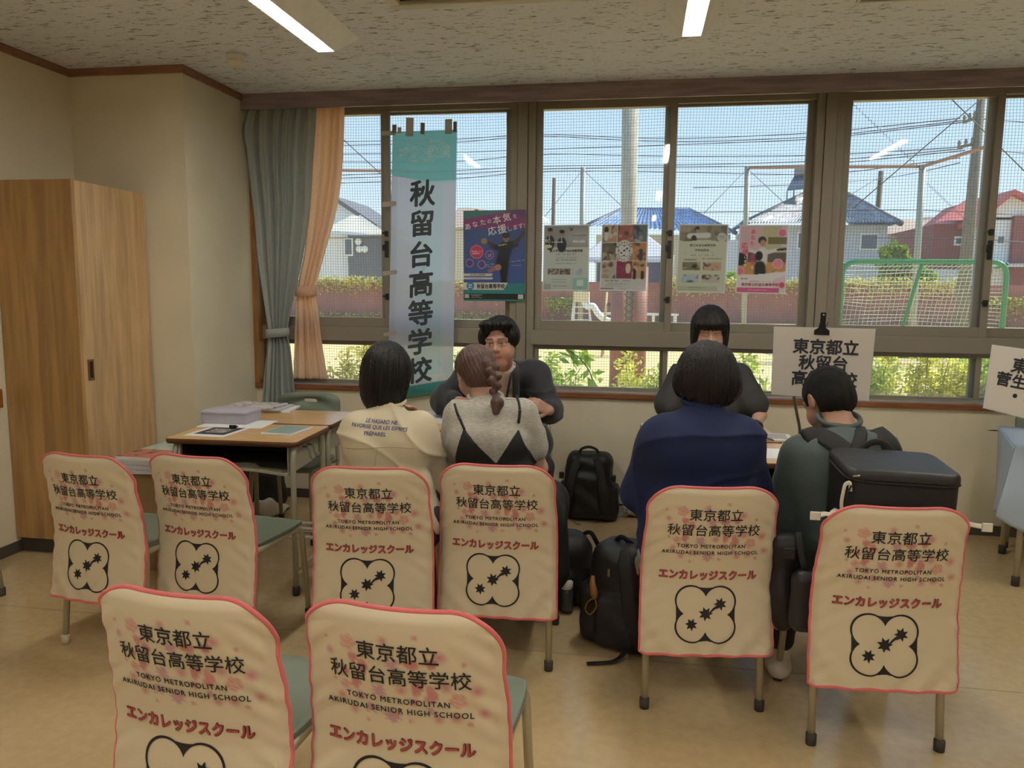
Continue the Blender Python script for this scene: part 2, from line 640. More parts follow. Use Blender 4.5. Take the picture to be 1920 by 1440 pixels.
# ------------------------------------------------------------------ ceiling lamps, smoke alarm, air conditioner, vent
M_TUBE = mat('lamp_tube', (255, 250, 235), emit=(1.0, 0.975, 0.915), estr=LAMP_STRENGTH)
M_LAMP = mat('lamp_enamel', (242, 241, 238), rough=0.35, var=.06, vscale=7)
M_LAMPIN = mat('lamp_reflector', (238, 232, 214), rough=0.3)
def ceiling_lamp(cx, y1, label, length=1.26):
    t = thing('ceiling_lamp', label, 'lamp', (cx, y1-length/2, CZ), 0, 'fluorescent lamps on the ceiling')
    h = length/2
    W, B, D = .118, .041, .10
    sh = MB()
    e0 = .145      # the ends slope
    for s in (-1, 1):
        sh.add([(s*W, -h, 0), (s*W, h, 0), (s*B, h-e0, -D), (s*B, -h+e0, -D)], [(0, 1, 2, 3)])
        sh.add([(-W, s*h, 0), (W, s*h, 0), (B, s*(h-e0), -D), (-B, s*(h-e0), -D)], [(0, 1, 2, 3)])
    obj('housing', sh, M_LAMP, t, solid=.003)
    ch = MB()
    for s in (-1, 1):
        ch.add([(s*B, -h+e0, -D), (s*B, h-e0, -D), (s*.030, h-e0-.035, -.03), (s*.030, -h+e0+.035, -.03)], [(0, 1, 2, 3)])
        ch.add([(-B, s*(h-e0), -D), (B, s*(h-e0), -D), (.030, s*(h-e0-.035), -.03), (-.030, s*(h-e0-.035), -.03)], [(0, 1, 2, 3)])
    ch.add([(-.030, -h+e0+.035, -.03), (.030, -h+e0+.035, -.03), (.030, h-e0-.035, -.03), (-.030, h-e0-.035, -.03)], [(0, 1, 2, 3)])
    obj('reflector', ch, M_LAMPIN, t)
    tb = MB()
    L = h-e0-.05
    tb.tube([(0, -L, -.078), (0, -L+.012, -.078), (0, L-.012, -.078), (0, L, -.078)], [.016, .021, .021, .016], 12)
    obj('tube', tb, M_TUBE, t)
    return t
lamp0 = ceiling_lamp(-1.545, 3.86, 'white fluorescent lamp with open channel, nearer the smoke alarm')
dup(lamp0, (0.200, 3.86-.63, CZ), 0, 'white fluorescent lamp with rounded tube end, between air conditioner and vent')
for (x, y) in ((1.95, 3.86), (-1.545, 1.0), (.2, 1.0), (1.95, 1.0), (-1.545, -1.9), (.2, -1.9), (1.95, -1.9)):  # copies out of view, added to bring the room up to brightness
    dup(lamp0, (x, y-.63, CZ), 0, 'unseen white fluorescent lamp added to light the room', 'unseen fluorescent lamps added to light the room')

p = at(443, 112, 4.02)
t = thing('smoke_alarm', 'round cream smoke alarm on the ceiling beside the left lamp', 'alarm', (p.x, 4.02, CZ))
obj('mounting_base', MB().lathe([(.002, 0), (.052, 0), (.052, -.026), (.048, -.032), (.002, -.032)]), M_WHITE, t)
obj('sensor_dome', MB().lathe([(.043, -.030), (.043, -.050), (.036, -.064), (.020, -.070), (.002, -.070)]), mat('alarm_dome', (232, 228, 212), rough=.3), t)

p = at(736.6, 13.5, 3.43)
t = thing('air_conditioner', 'cream ceiling cassette air conditioner with dark slot, at the top of the frame', 'air conditioner', (p.x, 3.43, CZ))
A = .95
f = MB()
f.box(0, A, -.05, 0, -.028, 0).box(0, A, -A, -A+.05, -.028, 0).box(0, .05, -A+.05, -.05, -.028, 0).box(A-.05, A, -A+.05, -.05, -.028, 0)
f.box(.16, A-.16, -A+.16, -.16, -.030, 0)
obj('panel', f, mat('cassette_plastic', (208, 202, 186), rough=.4), t, bevel=.006)
s = MB()
s.box(.05, A-.05, -.16, -.05, -.008, 0).box(.05, A-.05, -A+.05, -A+.16, -.008, 0).box(.05, .16, -A+.16, -.16, -.008, 0).box(A-.16, A-.05, -A+.16, -.16, -.008, 0)
obj('slot', s, mat('slot_dark', (40, 36, 30), rough=.6), t)
l = MB()
l.hexa([(.09, -.115, -.012), (A-.09, -.115, -.012), (.09, -.085, -.022), (A-.09, -.085, -.022), (.09, -.115, -.009), (A-.09, -.115, -.009), (.09, -.085, -.019), (A-.09, -.085, -.019)])
obj('louver', l, mat('louver', (120, 108, 84), rough=.4), t)

p = at(1604, 10.5, 3.67)
t = thing('ceiling_vent', 'flat square air inlet grille on the ceiling, right of the lamps', 'vent', (p.x, 3.67, CZ))
A = .44
f = MB()
f.box(0, A, -.012, 0, -.010, 0).box(0, A, -A, -A+.012, -.010, 0).box(0, .012, -A+.012, -.012, -.010, 0).box(A-.012, A, -A+.012, -.012, -.010, 0)
obj('frame', f, mat('vent_frame', (206, 200, 184), rough=.4), t)
obj('grille', MB().box(.012, A-.012, -A+.012, -.012, -.005, 0), mat('vent_grille', (150, 146, 136), rough=.6), t)

# ------------------------------------------------------------------ curtains
def curtain(name, label, rows, Y, folds, depth, m, tie, flip=0.0):
    """rows: (pixel row, left pixel, right pixel) from top to bottom; the cloth is gathered where the tie-back holds it"""
    pts = []
    for (py, pl, pr) in rows:
        pts.append((at(pl, py, Y), at(pr, py, Y)))
    zs = [0.5*(a.z+b_.z) for a, b_ in pts]
    w0 = max((b_-a).length for a, b_ in pts)
    n = len(rows)
    def fn(u, v):
        s = v*(n-1)
        i = min(int(s), n-2)
        k = s-i
        def cr(idx):
            g = [pts[max(0, min(n-1, i+d))][idx] for d in (-1, 0, 1, 2)]
            return 0.5*((2*g[1]) + (g[2]-g[0])*k + (2*g[0]-5*g[1]+4*g[2]-g[3])*k*k + (3*g[1]-g[0]-3*g[2]+g[3])*k**3)
        a, c = cr(0), cr(1)
        w = (c-a).length/w0
        q = a.lerp(c, u)
        A = depth*(0.45+0.55*w)
        ph = 2*pi*folds*(u + 0.03*math.sin(9*u+3*v) + 0.02*math.sin(5*v))
        q.y += A*math.sin(ph) + 0.35*A*math.sin(2.3*ph+1.3+2*v) - flip*math.exp(-((v-.13)/.06)**2)*max(0, .2-u)*5*.05
        q.x += 0.25*A*math.cos(ph*1.1)
        return q
    t = thing(name, label, 'curtain', (pts[0][0].x, Y, pts[0][0].z))
    mb = MB().grid(lambda u, v: fn(u, v)-t.location, 150, 70)
    obj('cloth', mb, m, t, solid=.002)
    # tie-back band
    py, pl, pr, hpx, ca = tie
    a, c = at(pl, py, Y), at(pr, py, Y)
    hh = hpx/FPX*Y/2
    cx, rx = (a+c)/2, (c-a).length/2
    band = MB()
    N = 28
    vs, fs = [], []
    for j in range(N):
        an = 2*pi*j/N
        for dz in (-hh, hh):
            vs.append(Vector((cx.x+rx*1.02*math.cos(an), Y+.052*math.sin(an), cx.z+dz+.012*math.cos(an)*ca))-t.location)
    for j in range(N):
        k = (j+1) % N
        fs.append((2*j, 2*k, 2*k+1, 2*j+1))
    band.add(vs, fs, 0, True)
    obj('tieback', band, m, t, solid=.004)
    return t
M_GREEN_C = mat('grey_green_curtain', (166, 174, 168), rough=.85, sheen=.2, var=.06, vscale=120, trans=.12)
M_PEACH_C = mat('peach_curtain', (252, 228, 204), rough=.85, sheen=.2, var=.05, vscale=100, trans=.6)
curtain('curtain', 'grey-green curtain tied back beside the left wall corner',
        [(196, 462, 592), (240, 458, 590), (300, 462, 586), (400, 474, 580), (500, 484, 566), (580, 496, 548), (622, 502, 541), (660, 499, 546), (710, 494, 551), (758, 490, 556)], WY-.056, 6, .022, M_GREEN_C, (624, 500, 541, 17, .6), flip=1)
curtain('curtain', 'peach curtain tied back next to the grey-green one',
        [(190, 585, 645), (260, 584, 643), (330, 580, 639), (400, 575, 628), (470, 570, 609), (520, 560, 596), (546, 556, 591), (590, 553, 597), (650, 551, 604), (710, 549, 613)], WY+.010, 3.4, .018, M_PEACH_C, (546, 555, 592, 20, .2))
# ================================================================== OUTSIDE THE WINDOWS
GZ = -0.22
M_SAND = mat('sand_ground', (226, 200, 142), rough=0.95, var=.08, vscale=.6)
struct('ground', MB().box(-60, 60, 5.12, 95, GZ-.1, GZ), M_SAND)

# protective net right outside the panes
M_NET = mat('net_cord', (84, 84, 86), rough=.8)
b = MB()
NY, PIT, R_ = 5.34, .0192, .0010
nx = np.arange(-3.0, 4.9, PIT)
nz = np.arange(GZ+.9, 2.86, PIT)
def netwob(x, z):
    return Vector((x + .006*math.sin(2.2*z+1.1*x) + .003*math.sin(9*z+2*x), NY + .02*math.sin(1.7*x+z), z + .006*math.sin(2.6*x+.7*z) + .003*math.sin(7*x)))
def ribbon(P, r):
    vs, fs = [], []
    for q in P:
        vs += [q+Vector((r, 0, 0)), q+Vector((-r*.5, r*.87, 0)), q+Vector((-r*.5, -r*.87, 0))]
    for i in range(len(P)-1):
        for j in range(3):
            fs.append((3*i+j, 3*i+(j+1) % 3, 3*i+3+(j+1) % 3, 3*i+3+j))
    return vs, fs
def ribbonx(P, r):
    vs, fs = [], []
    for q in P:
        vs += [q+Vector((0, 0, r)), q+Vector((0, r*.87, -r*.5)), q+Vector((0, -r*.87, -r*.5))]
    for i in range(len(P)-1):
        for j in range(3):
            fs.append((3*i+j, 3*i+(j+1) % 3, 3*i+3+(j+1) % 3, 3*i+3+j))
    return vs, fs
for x in nx:
    b.add(*ribbon([netwob(x, z) for z in np.linspace(nz[0], nz[-1], 14)], R_), 0, True)
for z in nz:
    b.add(*ribbonx([netwob(x, z) for x in np.linspace(nx[0], nx[-1], 40)], R_), 0, True)
# laced seam running in steps down the net
for (px, py, n) in ((1594, 193, 24), (1737, 345, 14)):
    q = at(px, py, NY-.01)
    P = [q.copy()]
    for k in range(n):
        P.append(P[-1]+Vector((PIT, 0, 0)))
        P.append(P[-1]+Vector((0, 0, -PIT*.95)))
    b.tube(P, .0016, 4)
net = obj('ball_net', b, M_NET, fixn=False)
tag(net, 'fine dark square-mesh net hanging just outside the windows', 'net')

# ---------- leafy shrubs under the windows
def leaf_cloud(mb, n, fn, size, R, mi=0, up=.3):
    for _ in range(n):
        c = fn()
        s = size*R.uniform(.6, 1.25)
        d = Vector((R.gauss(0, 1), R.gauss(0, 1), R.gauss(0, .6)+up)).normalized()
        e_ = d.cross(Vector((R.gauss(0, 1), R.gauss(0, 1), R.gauss(0, 1)))).normalized()
        mb.add([c-d*s, c+e_*s*.42+d*s*.1, c+d*s, c-e_*s*.42+d*s*.1], [(0, 1, 2, 3)], mi)
M_LEAF = [mat('leaf_yellow_green', (222, 222, 110), rough=.5, var=.25, vscale=9, trans=.6),
          mat('leaf_mid_green', (182, 200, 96), rough=.5, var=.3, vscale=9, trans=.6),
          mat('leaf_bright_green', (150, 188, 60), rough=.45, var=.2, vscale=9, trans=.5),
          mat('leaf_dark_green', (74, 104, 48), rough=.5, var=.3, vscale=5, trans=.3),
          mat('leaf_olive', (206, 200, 110), rough=.6, var=.3, vscale=3, trans=.55)]
M_TWIG = mat('twig', (110, 90, 60), rough=.8)
shr = random.Random(3)
def shrub(px, py_top, wpx, Y, label, m, n=420, leaf=.030, tall=0):
    n = int(n*6)
    leaf *= 1.3
    c = at(px, py_top, Y)
    t = thing('shrub', label, 'shrub', (c.x, Y, GZ), 0, 'shrubs under the windows')
    h = c.z-GZ
    w_ = wpx/FPX*Y/2
    st = MB()
    tips = []
    for k in range(16):
        x = shr.uniform(-w_, w_)
        hh = h*shr.uniform(.74, 1.06)*(1-.2*abs(x/w_))
        y = shr.uniform(-.25, .25)
        P = [Vector((x*.35, y*.3, 0)), Vector((x*.8, y*.8, hh*.55)), Vector((x+shr.uniform(-.08, .08), y, hh))]
        tips.append(P)
        st.tube(bend(P, .2, 3), .004, 4)
    obj('stem', st, M_TWIG, t)
    lf = MB()
    def pick():
        P = tips[shr.randrange(len(tips))]
        k = shr.uniform(.42, 1.0)
        q = P[0].lerp(P[1], k*2) if k < .5 else P[1].lerp(P[2], k*2-1)
        s = .085*(1.35-k*.9)
        return q+Vector((shr.gauss(0, s), shr.gauss(0, s), shr.gauss(0, s*.8)))
    leaf_cloud(lf, n, pick, leaf, shr)
    obj('foliage', lf, m, t, fixn=False)
    return t
YS = 6.25
shrub(655, 640, 150, YS, 'olive shrub beneath the peach curtain', M_LEAF[4], 700, .022)
shrub(745, 640, 110, YS+.15, 'yellow-green shrub beyond the foot of the banner', M_LEAF[0], 420)
shrub(870, 650, 110, YS, 'pale green shrub behind the seated man', M_LEAF[1], 420)
shrub(1045, 668, 120, YS, 'fine-leaved shrub right of the man in the jacket', M_LEAF[1], 650, .024)
shrub(1190, 668, 110, YS+.1, 'golden fine-leaved shrub before the padded pole', M_LEAF[0], 650, .022)
shrub(1260, 690, 60, YS, 'low green shrub beside the standing woman', M_LEAF[1], 300, .024)
shrub(1410, 668, 80, YS, 'thin green shrub left of the clipped sign', M_LEAF[1], 260, .026)
shrub(1590, 650, 100, YS, 'green shrub hidden behind the clipped sign', M_LEAF[1], 420)
shrub(1705, 642, 190, YS, 'broad light-green shrub filling the small right-hand pane', M_LEAF[0], 1400, .022)
shrub(1845, 655, 90, YS, 'shrub at the far right end of the windows', M_LEAF[1], 420)
# the one tall spray with broad leaves
c = at(1085, 660, 6.0)
t = thing('tall_weed', 'tall weed with broad bright leaves leaning up right of the man', 'weed', (c.x+.1, 6.0, GZ))
P = [Vector((.12, 0, 0)), Vector((.05, 0, .55)), at(1110, 700, 6.0)-t.location, at(1085, 668, 6.0)-t.location, at(1062, 655, 6.0)-t.location]
st = MB().tube(bend(P, .2, 4), .006, 5)
obj('stem', st, M_TWIG, t)
lf = MB()
def pick():
    k = shr.uniform(1.4, 4)
    i = min(int(k), 3)
    return P[i].lerp(P[i+1], k-i)+Vector((shr.gauss(0, .07), shr.gauss(0, .05), shr.gauss(0, .05)))
leaf_cloud(lf, 48, pick, .062, shr)
obj('foliage', lf, M_LEAF[2], t, fixn=False)

# ---------- concrete pole with brown crash pads
M_CONC = mat('concrete_pole', (170, 162, 148), rough=.85, var=.1, vscale=9)
M_PAD = mat('brown_pad', (140, 84, 70), rough=.6, var=.15, vscale=3)
def pole(name, label, cat, px0, py0, px1, py1, Y, wpx, m, group=None, taper=1.0):
    a, c = at(px0, py0, Y), at(px1, py1, Y)
    k = (GZ-a.z)/(c.z-a.z)
    foot = a+(c-a)*k
    t = thing(name, label, cat, foot, 0, group)
    r = wpx/FPX*Y/2
    ob = obj('shaft', MB().tube([Vector((0, 0, 0)), (a-foot)*.5, a-foot], [r*taper, r*(taper+1)/2, r], 14), m, t)
    return t, a-foot, r
t, top, r = pole('net_pole', 'thick concrete pole with brown padding round its foot', 'pole', 1182, 160, 1176, 650, 12.5, 29, M_CONC)
for sgn in (-1, 1):
    pd = MB()
    vs = []
    for z in (.05, 2.06):
        for j in range(9):
            a = (-.42+.92*j/8)*pi
            vs.append((sgn*(.05+(r+.10)*math.cos(a)*.95), -(r+.02)*math.sin(a)*.9-.02, z))
    pd.add(vs, [(j, j+1, 9+j+1, 9+j) for j in range(8)], 0, True)
    obj('pad', pd, M_PAD, t, solid=.05)
lc = MB()
for k in range(16):
    z = .2+k*.11
    lc.tube([(-.07, -r-.05, z), (.07, -r-.05, z+.1)], .006, 4).tube([(.07, -r-.05, z), (-.07, -r-.05, z+.1)], .006, 4)
obj('lacing', lc, mat('lacing', (70, 60, 50)), t)

# ---------- steel posts of the ball fence, with top rail
M_STEEL = mat('galvanised_post', (150, 150, 140), rough=.5, metal=.2)
M_RUST = mat('rusty_rail', (150, 112, 96), rough=.7)
YF = 30.0
tA, topA, _ = pole('fence_post', 'grey steel fence post behind the first laminated poster', 'post', 1093, 314, 1089, 540, YF, 9, M_STEEL, 'tall fence posts')
tB, topB, _ = pole('fence_post', 'grey steel fence post left of the house with the solar heater', 'post', 1401, 312, 1396, 540, YF, 9, M_STEEL, 'tall fence posts')
tC, topC, _ = pole('fence_post', 'grey steel fence post in front of the green tree', 'post', 1730, 309, 1716, 540, YF-3, 11, M_STEEL, 'tall fence posts')
pole('fence_post', 'grey steel fence post hidden by the tall banner', 'post', 795, 318, 794, 540, YF, 9, M_STEEL, 'tall fence posts')
def rail(label, pts):
    P = [at(x, y, Y) for x, y, Y in pts]
    t = MB().tube(P, .055, 8)
    return tag(obj('fence_rail', t, M_RUST), label, 'rail', 'top rails of the tall fence')
rail('rusty top rail running level between the two tall posts on the right', [(1401, 314, YF), (1728, 312, YF-3)])
rail('rusty top rail sloping up to the right past the utility pole', [(1730, 312, YF-3), (1860, 272, YF-6)])
rail('rusty top rail seen between peach curtain and banner', [(500, 319, YF), (795, 320.5, YF)])

# ---------- utility poles and wires
M_POLE = mat('weathered_pole', (112, 106, 96), rough=.85, var=.1, vscale=4)
M_POLEB = mat('brown_pole', (96, 78, 66), rough=.85)
t1, top1, r1 = pole('utility_pole', 'tall leaning utility pole with insulators, before the red roof', 'pole', 1840, 183, 1808, 520, 34, 13, M_POLE, 'utility poles', 1.9)
t2, top2, r2 = pole('utility_pole', 'short dark utility pole behind the tiled hip roof', 'pole', 1652, 321, 1643, 430, 70, 8, M_POLEB, 'utility poles', 1.2)
t3, top3, r3 = pole('utility_pole', 'slim brown utility pole seen above the first laminated poster', 'pole', 1039, 334, 1036, 460, 60, 6.5, M_POLEB, 'utility poles', 1.2)
def arm(t, p0, p1, Y):
    a, c = at(*p0, Y)-t.location, at(*p1, Y)-t.location
    obj('crossarm', MB().tube([a, c], .06, 8), M_POLE, t)
    for k in (.05, .38, .7):
        q = a.lerp(c, k)
        obj('insulator', MB().lathe([(.03, 0), (.07, .06), (.04, .10), (.075, .16), (.04, .21), (.055, .26), (.01, .28)], q, 10), mat('porcelain', (120, 116, 110), rough=.3), t)
arm(t1, (1806, 230), (1836, 218), 34)
arm(t1, (1796, 277), (1834, 268), 34)
M_WIRE = mat('wire', (58, 58, 60), rough=.6)
def wire(label, pts, r=.02, Y=42):
    P = [at(p_[0], p_[1], p_[2] if len(p_) > 2 else Y) for p_ in pts]
    mb = MB().tube(bend(P, 3.0, 3) if len(P) > 2 else P, r, 5)
    return tag(obj('overhead_wire', mb, M_WIRE), label, 'wire', 'overhead wires')
W_ = [
 ('upper wire rising to the leaning utility pole from the left', [(500, 268), (860, 262), (1000, 250), (1250, 262), (1530, 250), (1800, 222, 34)]),
 ('second wire rising to the leaning utility pole', [(500, 276), (860, 268), (1000, 253), (1250, 268), (1530, 258), (1806, 226, 34)]),
 ('third wire rising to the leaning utility pole', [(500, 291), (860, 286), (1010, 280), (1250, 272), (1530, 262), (1815, 228, 34)]),
 ('wire passing level behind the thick concrete pole', [(500, 303), (860, 305), (1010, 287), (1260, 294), (1540, 292), (1800, 276, 34)]),
 ('wire sagging just over the fence rail', [(500, 334), (860, 320), (1010, 311), (1260, 310), (1540, 303), (1805, 279, 34)]),
 ('lower wire of the pair over the fence rail', [(500, 339), (860, 327), (1010, 316), (1260, 314), (1540, 310), (1810, 282, 34)]),
 ('wire level with the tops of the fence posts', [(500, 348), (860, 336), (1010, 320), (1260, 322), (1540, 330), (1800, 296, 34)]),
 ('wire dipping to the short dark pole', [(1300, 352), (1500, 347), (1652, 336, 70)]),
 ('wire running from the short dark pole to the leaning pole', [(1652, 336, 70), (1730, 322), (1800, 305, 34)]),
 ('wire crossing low behind the tiled hip roof', [(1300, 398), (1540, 396), (1700, 392), (1900, 402)]),
 ('wire crossing in front of the grey siding house at left', [(500, 448), (640, 446), (725, 447), (870, 430)]),
 ('wire dropping to the tiled roof from the short pole', [(1652, 330, 70), (1600, 362), (1560, 395)]),
 ('wire in front of the maroon house', [(1640, 446), (1760, 447), (1840, 449), (1950, 456)]),
 ('wire leaving the leaning pole to the right edge', [(1838, 222, 34), (1880, 226), (1960, 232)]),
 ('lower wire leaving the leaning pole to the right edge', [(1832, 276, 34), (1880, 284), (1960, 290)]),
]
for l_, p_ in W_:
    wire(l_, p_)
wire('diagonal stay wire crossing the right-hand pane upward', [(1600, 390, 24), (1880, 150, 24)], .016)
wire('diagonal stay wire falling to the right across the right-hand pane', [(1770, 172, 24), (1930, 330, 24)], .016)
wire('diagonal stay wire falling to the right beside the banner', [(640, 258, 24), (740, 350, 24)], .014)
wire('thin stay wire from the first fence post to the left', [(1093, 318, YF), (1010, 420, 24)], .010)
wire('thin stay wire from the first fence post to the right', [(1093, 318, YF), (1180, 400, 24)], .010)
wire('thin stay wire from the second fence post to the left', [(1401, 316, YF), (1320, 400, 24)], .010)
wire('thin stay wire from the second fence post to the right', [(1401, 316, YF), (1470, 380, 24)], .010)

# ---------- maroon boundary wall with overgrowth
YW = 44.0
M_MAROON = mat('maroon_panel_wall', (150, 96, 88), rough=.8, var=.12, vscale=1.2)
za = at(1300, 530, YW).z
struct('boundary_wall', MB().box(-34, 42, YW, YW+.3, GZ, za), M_MAROON)
for (px0, px1, top, n, m, lab) in ((590, 735, 521, 900, M_LEAF[4], 'olive creeper along the boundary wall left of the banner'),
                                  (850, 1010, 528, 500, M_LEAF[4], 'olive creeper on the boundary wall behind the blue poster'),
                                  (1240, 1520, 522, 1500, M_LEAF[4], 'olive creeper on the boundary wall below the right pair of posters'),
                                  (1575, 1800, 524, 1100, M_LEAF[4], 'olive creeper on the boundary wall behind the green goal'),
                                  (1850, 1930, 560, 500, M_LEAF[4], 'yellowish creeper on the boundary wall at the right edge'),
                                  (600, 720, 588, 500, M_LEAF[4], 'weeds at the foot of the boundary wall left of the banner'),
                                  (850, 960, 588, 400, M_LEAF[4], 'weeds at the foot of the boundary wall under the blue poster'),
                                  (1025, 1080, 560, 350, M_LEAF[1], 'green creeper on the boundary wall beside the stepladder')):
    a, c = at(px0, top, YW-.2), at(px1, top, YW-.2)
    lf = MB()
    h = .75 if top < 545 else .9
    leaf_cloud(lf, n, lambda: Vector((shr.uniform(a.x, c.x), YW-.25+shr.gauss(0, .12), a.z-abs(shr.gauss(0, h*.5))+.15*math.sin(shr.uniform(0, 6)))), .11, shr)
    o = obj('creeper', lf, m, fixn=False)
    tag(o, lab, 'creeper')

# ---------- goal
M_GOAL = mat('green_goal_paint', (40, 128, 74), rough=.4)
M_GNET = mat('goal_net', (206, 206, 190), rough=.8)
YG = 19.5
pl, pr = at(1581, 490, YG), at(1890, 484, YG)
t = thing('soccer_goal', 'green steel goal with white net in front of the boundary wall', 'goal', (pl.x, YG, GZ))
hG, wG = pl.z-GZ, pr.x-pl.x
fr = MB().tube(bend([(0, 0, 0), (0, 0, hG), (wG, 0, hG), (wG, 0, 0)], .35, 6), .06, 10)
obj('frame', fr, M_GOAL, t)
bk = MB().tube(bend([(0, 0, hG*.98), (0, .9, hG*.93), (0, 1.7, .05), (wG, 1.7, .05), (wG, .9, hG*.93), (wG, 0, hG*.98)], .2, 4), .035, 8).tube([(wG*.5, .1, hG), (wG*.5, 1.7, .05)], .045, 8)
obj('back_frame', bk, M_GOAL, t)
gn = MB()
for k in range(26):
    z = .08+(hG-.15)*k/25
    y = 1.65-1.0*(z/hG)
    gn.tube([(0, .03, z+.03), (.05, y*.5, z+.06*math.sin(k)), (wG*.25, y, z-.03), (wG*.5, y, z+.02*math.sin(k*2)), (wG*.75, y, z-.02), (wG-.03, y*.5, z), (wG, .03, z)], .010, 4)
for k in range(34):
    x = wG*k/33
    gn.tube([(x, 1.65, .06), (x, 1.15, hG*.5), (x, .68, hG*.93), (x, .02, hG)], .006, 4)
obj('net', gn, M_GNET, t, fixn=False)

# ---------- school yard furniture far out
M_ALU = mat('pale_frame', (214, 214, 206), rough=.5)
def yfoot(px, py_foot, Yg):
    return at(px, py_foot, Yg)
Y0 = 24.0
c = at(1090, 560, Y0)
t = thing('stepladder', 'white stepladder standing on the sand beyond the middle pane', 'ladder', (c.x, Y0, GZ))
hL = at(1090, 548, Y0).z-GZ
lb = MB()
for s in (-1, 1):
    lb.tube([(s*.36, -.1, 0), (s*.2, 0, hL)], .03, 6)
    lb.tube([(s*.33, .9, 0), (s*.2, .05, hL)], .025, 6)
obj('frame', lb, M_ALU, t)
st = MB()
for k in range(7):
    z = hL*(.12+.12*k)
    q = .36-.16*z/hL
    st.box(-q, q, -.1+.1*z/hL-.05, -.1+.1*z/hL+.05, z-.015, z+.015)
obj('step', st, M_ALU, t)
obj('seat', MB().box(-.24, .24, -.1, .25, hL-.3, hL+.02), mat('seat_board', (214, 196, 160)), t)
c = at(1105, 575, Y0)
hb = MB().tube(bend([at(1093, 560, Y0), at(1100, 576, Y0), at(1112, 572, Y0), at(1122, 590, Y0), at(1135, 600, Y0), at(1160, 606, Y0)], .8, 4), [.05]*2+[.09]*100 if False else .10, 8)
tag(obj('hose', hb, mat('white_cloth_hose', (226, 226, 226), rough=.7)), 'white cloth hose drooping from the stepladder', 'hose')
for (px, lab) in ((1148, 'tan trestle left of the padded pole'), (1192, 'tan trestle right of the padded pole')):
    c = at(px, 560, 20)
    t = thing('trestle', lab, 'trestle', (c.x, 20, GZ), 0, 'trestles beside the padded pole')
    h = at(px, 548, 20).z-GZ
    q = MB()
    for s in (-1, 1):
        q.tube([(s*.22, -.35, 0), (s*.14, 0, h)], .03, 6)
        q.tube([(s*.22, .35, 0), (s*.14, 0, h)], .03, 6)
    obj('leg_frame', q, mat('tan_frame', (206, 180, 130), rough=.6), t)
    obj('crossbar', MB().box(-.2, .2, -.05, .05, h*.78, h*.84), mat('dark_bar', (80, 60, 50)), t)
a, c = at(1128, 586, 26), at(1272, 587, 26)
t = thing('bench', 'long white bench on the sand behind the padded pole', 'bench', (a.x, 26, GZ))
L = c.x-a.x
hB = a.z-GZ
obj('seat', MB().box(0, L, -.2, .2, hB-.07, hB), M_ALU, t)
for k in (.04, .36, .68, .96):
    obj('leg', MB().box(L*k-.05, L*k+.05, -.15, .15, 0, hB-.07), M_ALU, t)

# ---------- houses
M_TILE = mat('grey_blue_roof_tile', (132, 140, 154), rough=.45, var=.4, vscale=3.2, spec=.6)
M_TILEB = mat('blue_roof_tile', (110, 136, 180), rough=.35, var=.35, vscale=2.2, spec=.6)
M_RIDGE = mat('ridge_tile', (96, 98, 108), rough=.5)
M_SIDING = mat('pale_siding', (196, 200, 208), rough=.7, var=.05, vscale=2)
M_SIDING2 = mat('slate_siding', (104, 106, 116), rough=.7, var=.05, vscale=2)
M_CREAMH = mat('cream_render', (214, 200, 172), rough=.8)
M_WHITEH = mat('white_render', (226, 228, 230), rough=.8)
M_MARH = mat('maroon_siding', (140, 76, 76), rough=.7)
M_REDR = mat('red_roof', (190, 92, 88), rough=.6)
M_TANR = mat('tan_roof', (186, 160, 144), rough=.7)
M_PALER = mat('pale_roof', (206, 198, 184), rough=.7)
M_WIN = mat('house_window', (90, 100, 112), rough=.15)
M_FRAMEW = mat('house_window_frame', (226, 224, 218), rough=.6)
def wallbox(par, m, x0, x1, ytop, Y, dep, ybot=545, rib=0):
    a, c = at(x0, ytop, Y), at(x1, ytop, Y)
    mb = MB().box(a.x, c.x, Y, Y+dep, GZ, (a.z+c.z)/2)
    if rib:
        k = a.x
        while k < c.x:
            mb.box(k, k+.06, Y-.03, Y, GZ, (a.z+c.z)/2)
            k += rib
    obj('wall', mb, m, par)
def hwin(par, x0, x1, y0, y1, Y):
    a, c = at(x0, y0, Y), at(x1, y1, Y)
    f = obj('window', MB().box(a.x, c.x, Y-.10, Y-.02, c.z, a.z), M_FRAMEW, par)
    obj('glazing', MB().box(a.x+.12, c.x-.12, Y-.13, Y-.10, c.z+.12, a.z-.12), M_WIN, f)
def tiles(par, m, quad, rows=12, name='roof', bumps=26):
    """roof slope between four corners (eave left, eave right, ridge right, ridge left), waved like pan tiles"""
    e0, e1, r1_, r0 = quad
    n = (e1-e0).cross(r0-e0)
    if n.length < 1e-6:
        n = (e1-e0).cross(r1_-e0)
    n.normalize()
    if n.z < 0:
        n = -n
    nu, nv = bumps*4+1, rows*2+1
    def fn(u, v):
        q = e0.lerp(e1, u).lerp(r0.lerp(r1_, u), v)
        k = (v*rows) % 1.0
        return q + n*(.07*math.sin(2*pi*bumps*u) + .10*(1-k))
    obj(name, MB().grid(fn, nu, nv, 0, True), m, par, fixn=False)
def cap(par, a, c, r=.16, m=None):
    obj('ridge', MB().tube([a, c], r, 6), m or M_RIDGE, par)
def house(label, Y, x):
    return thing('house', label, 'house', (0, 0, 0))

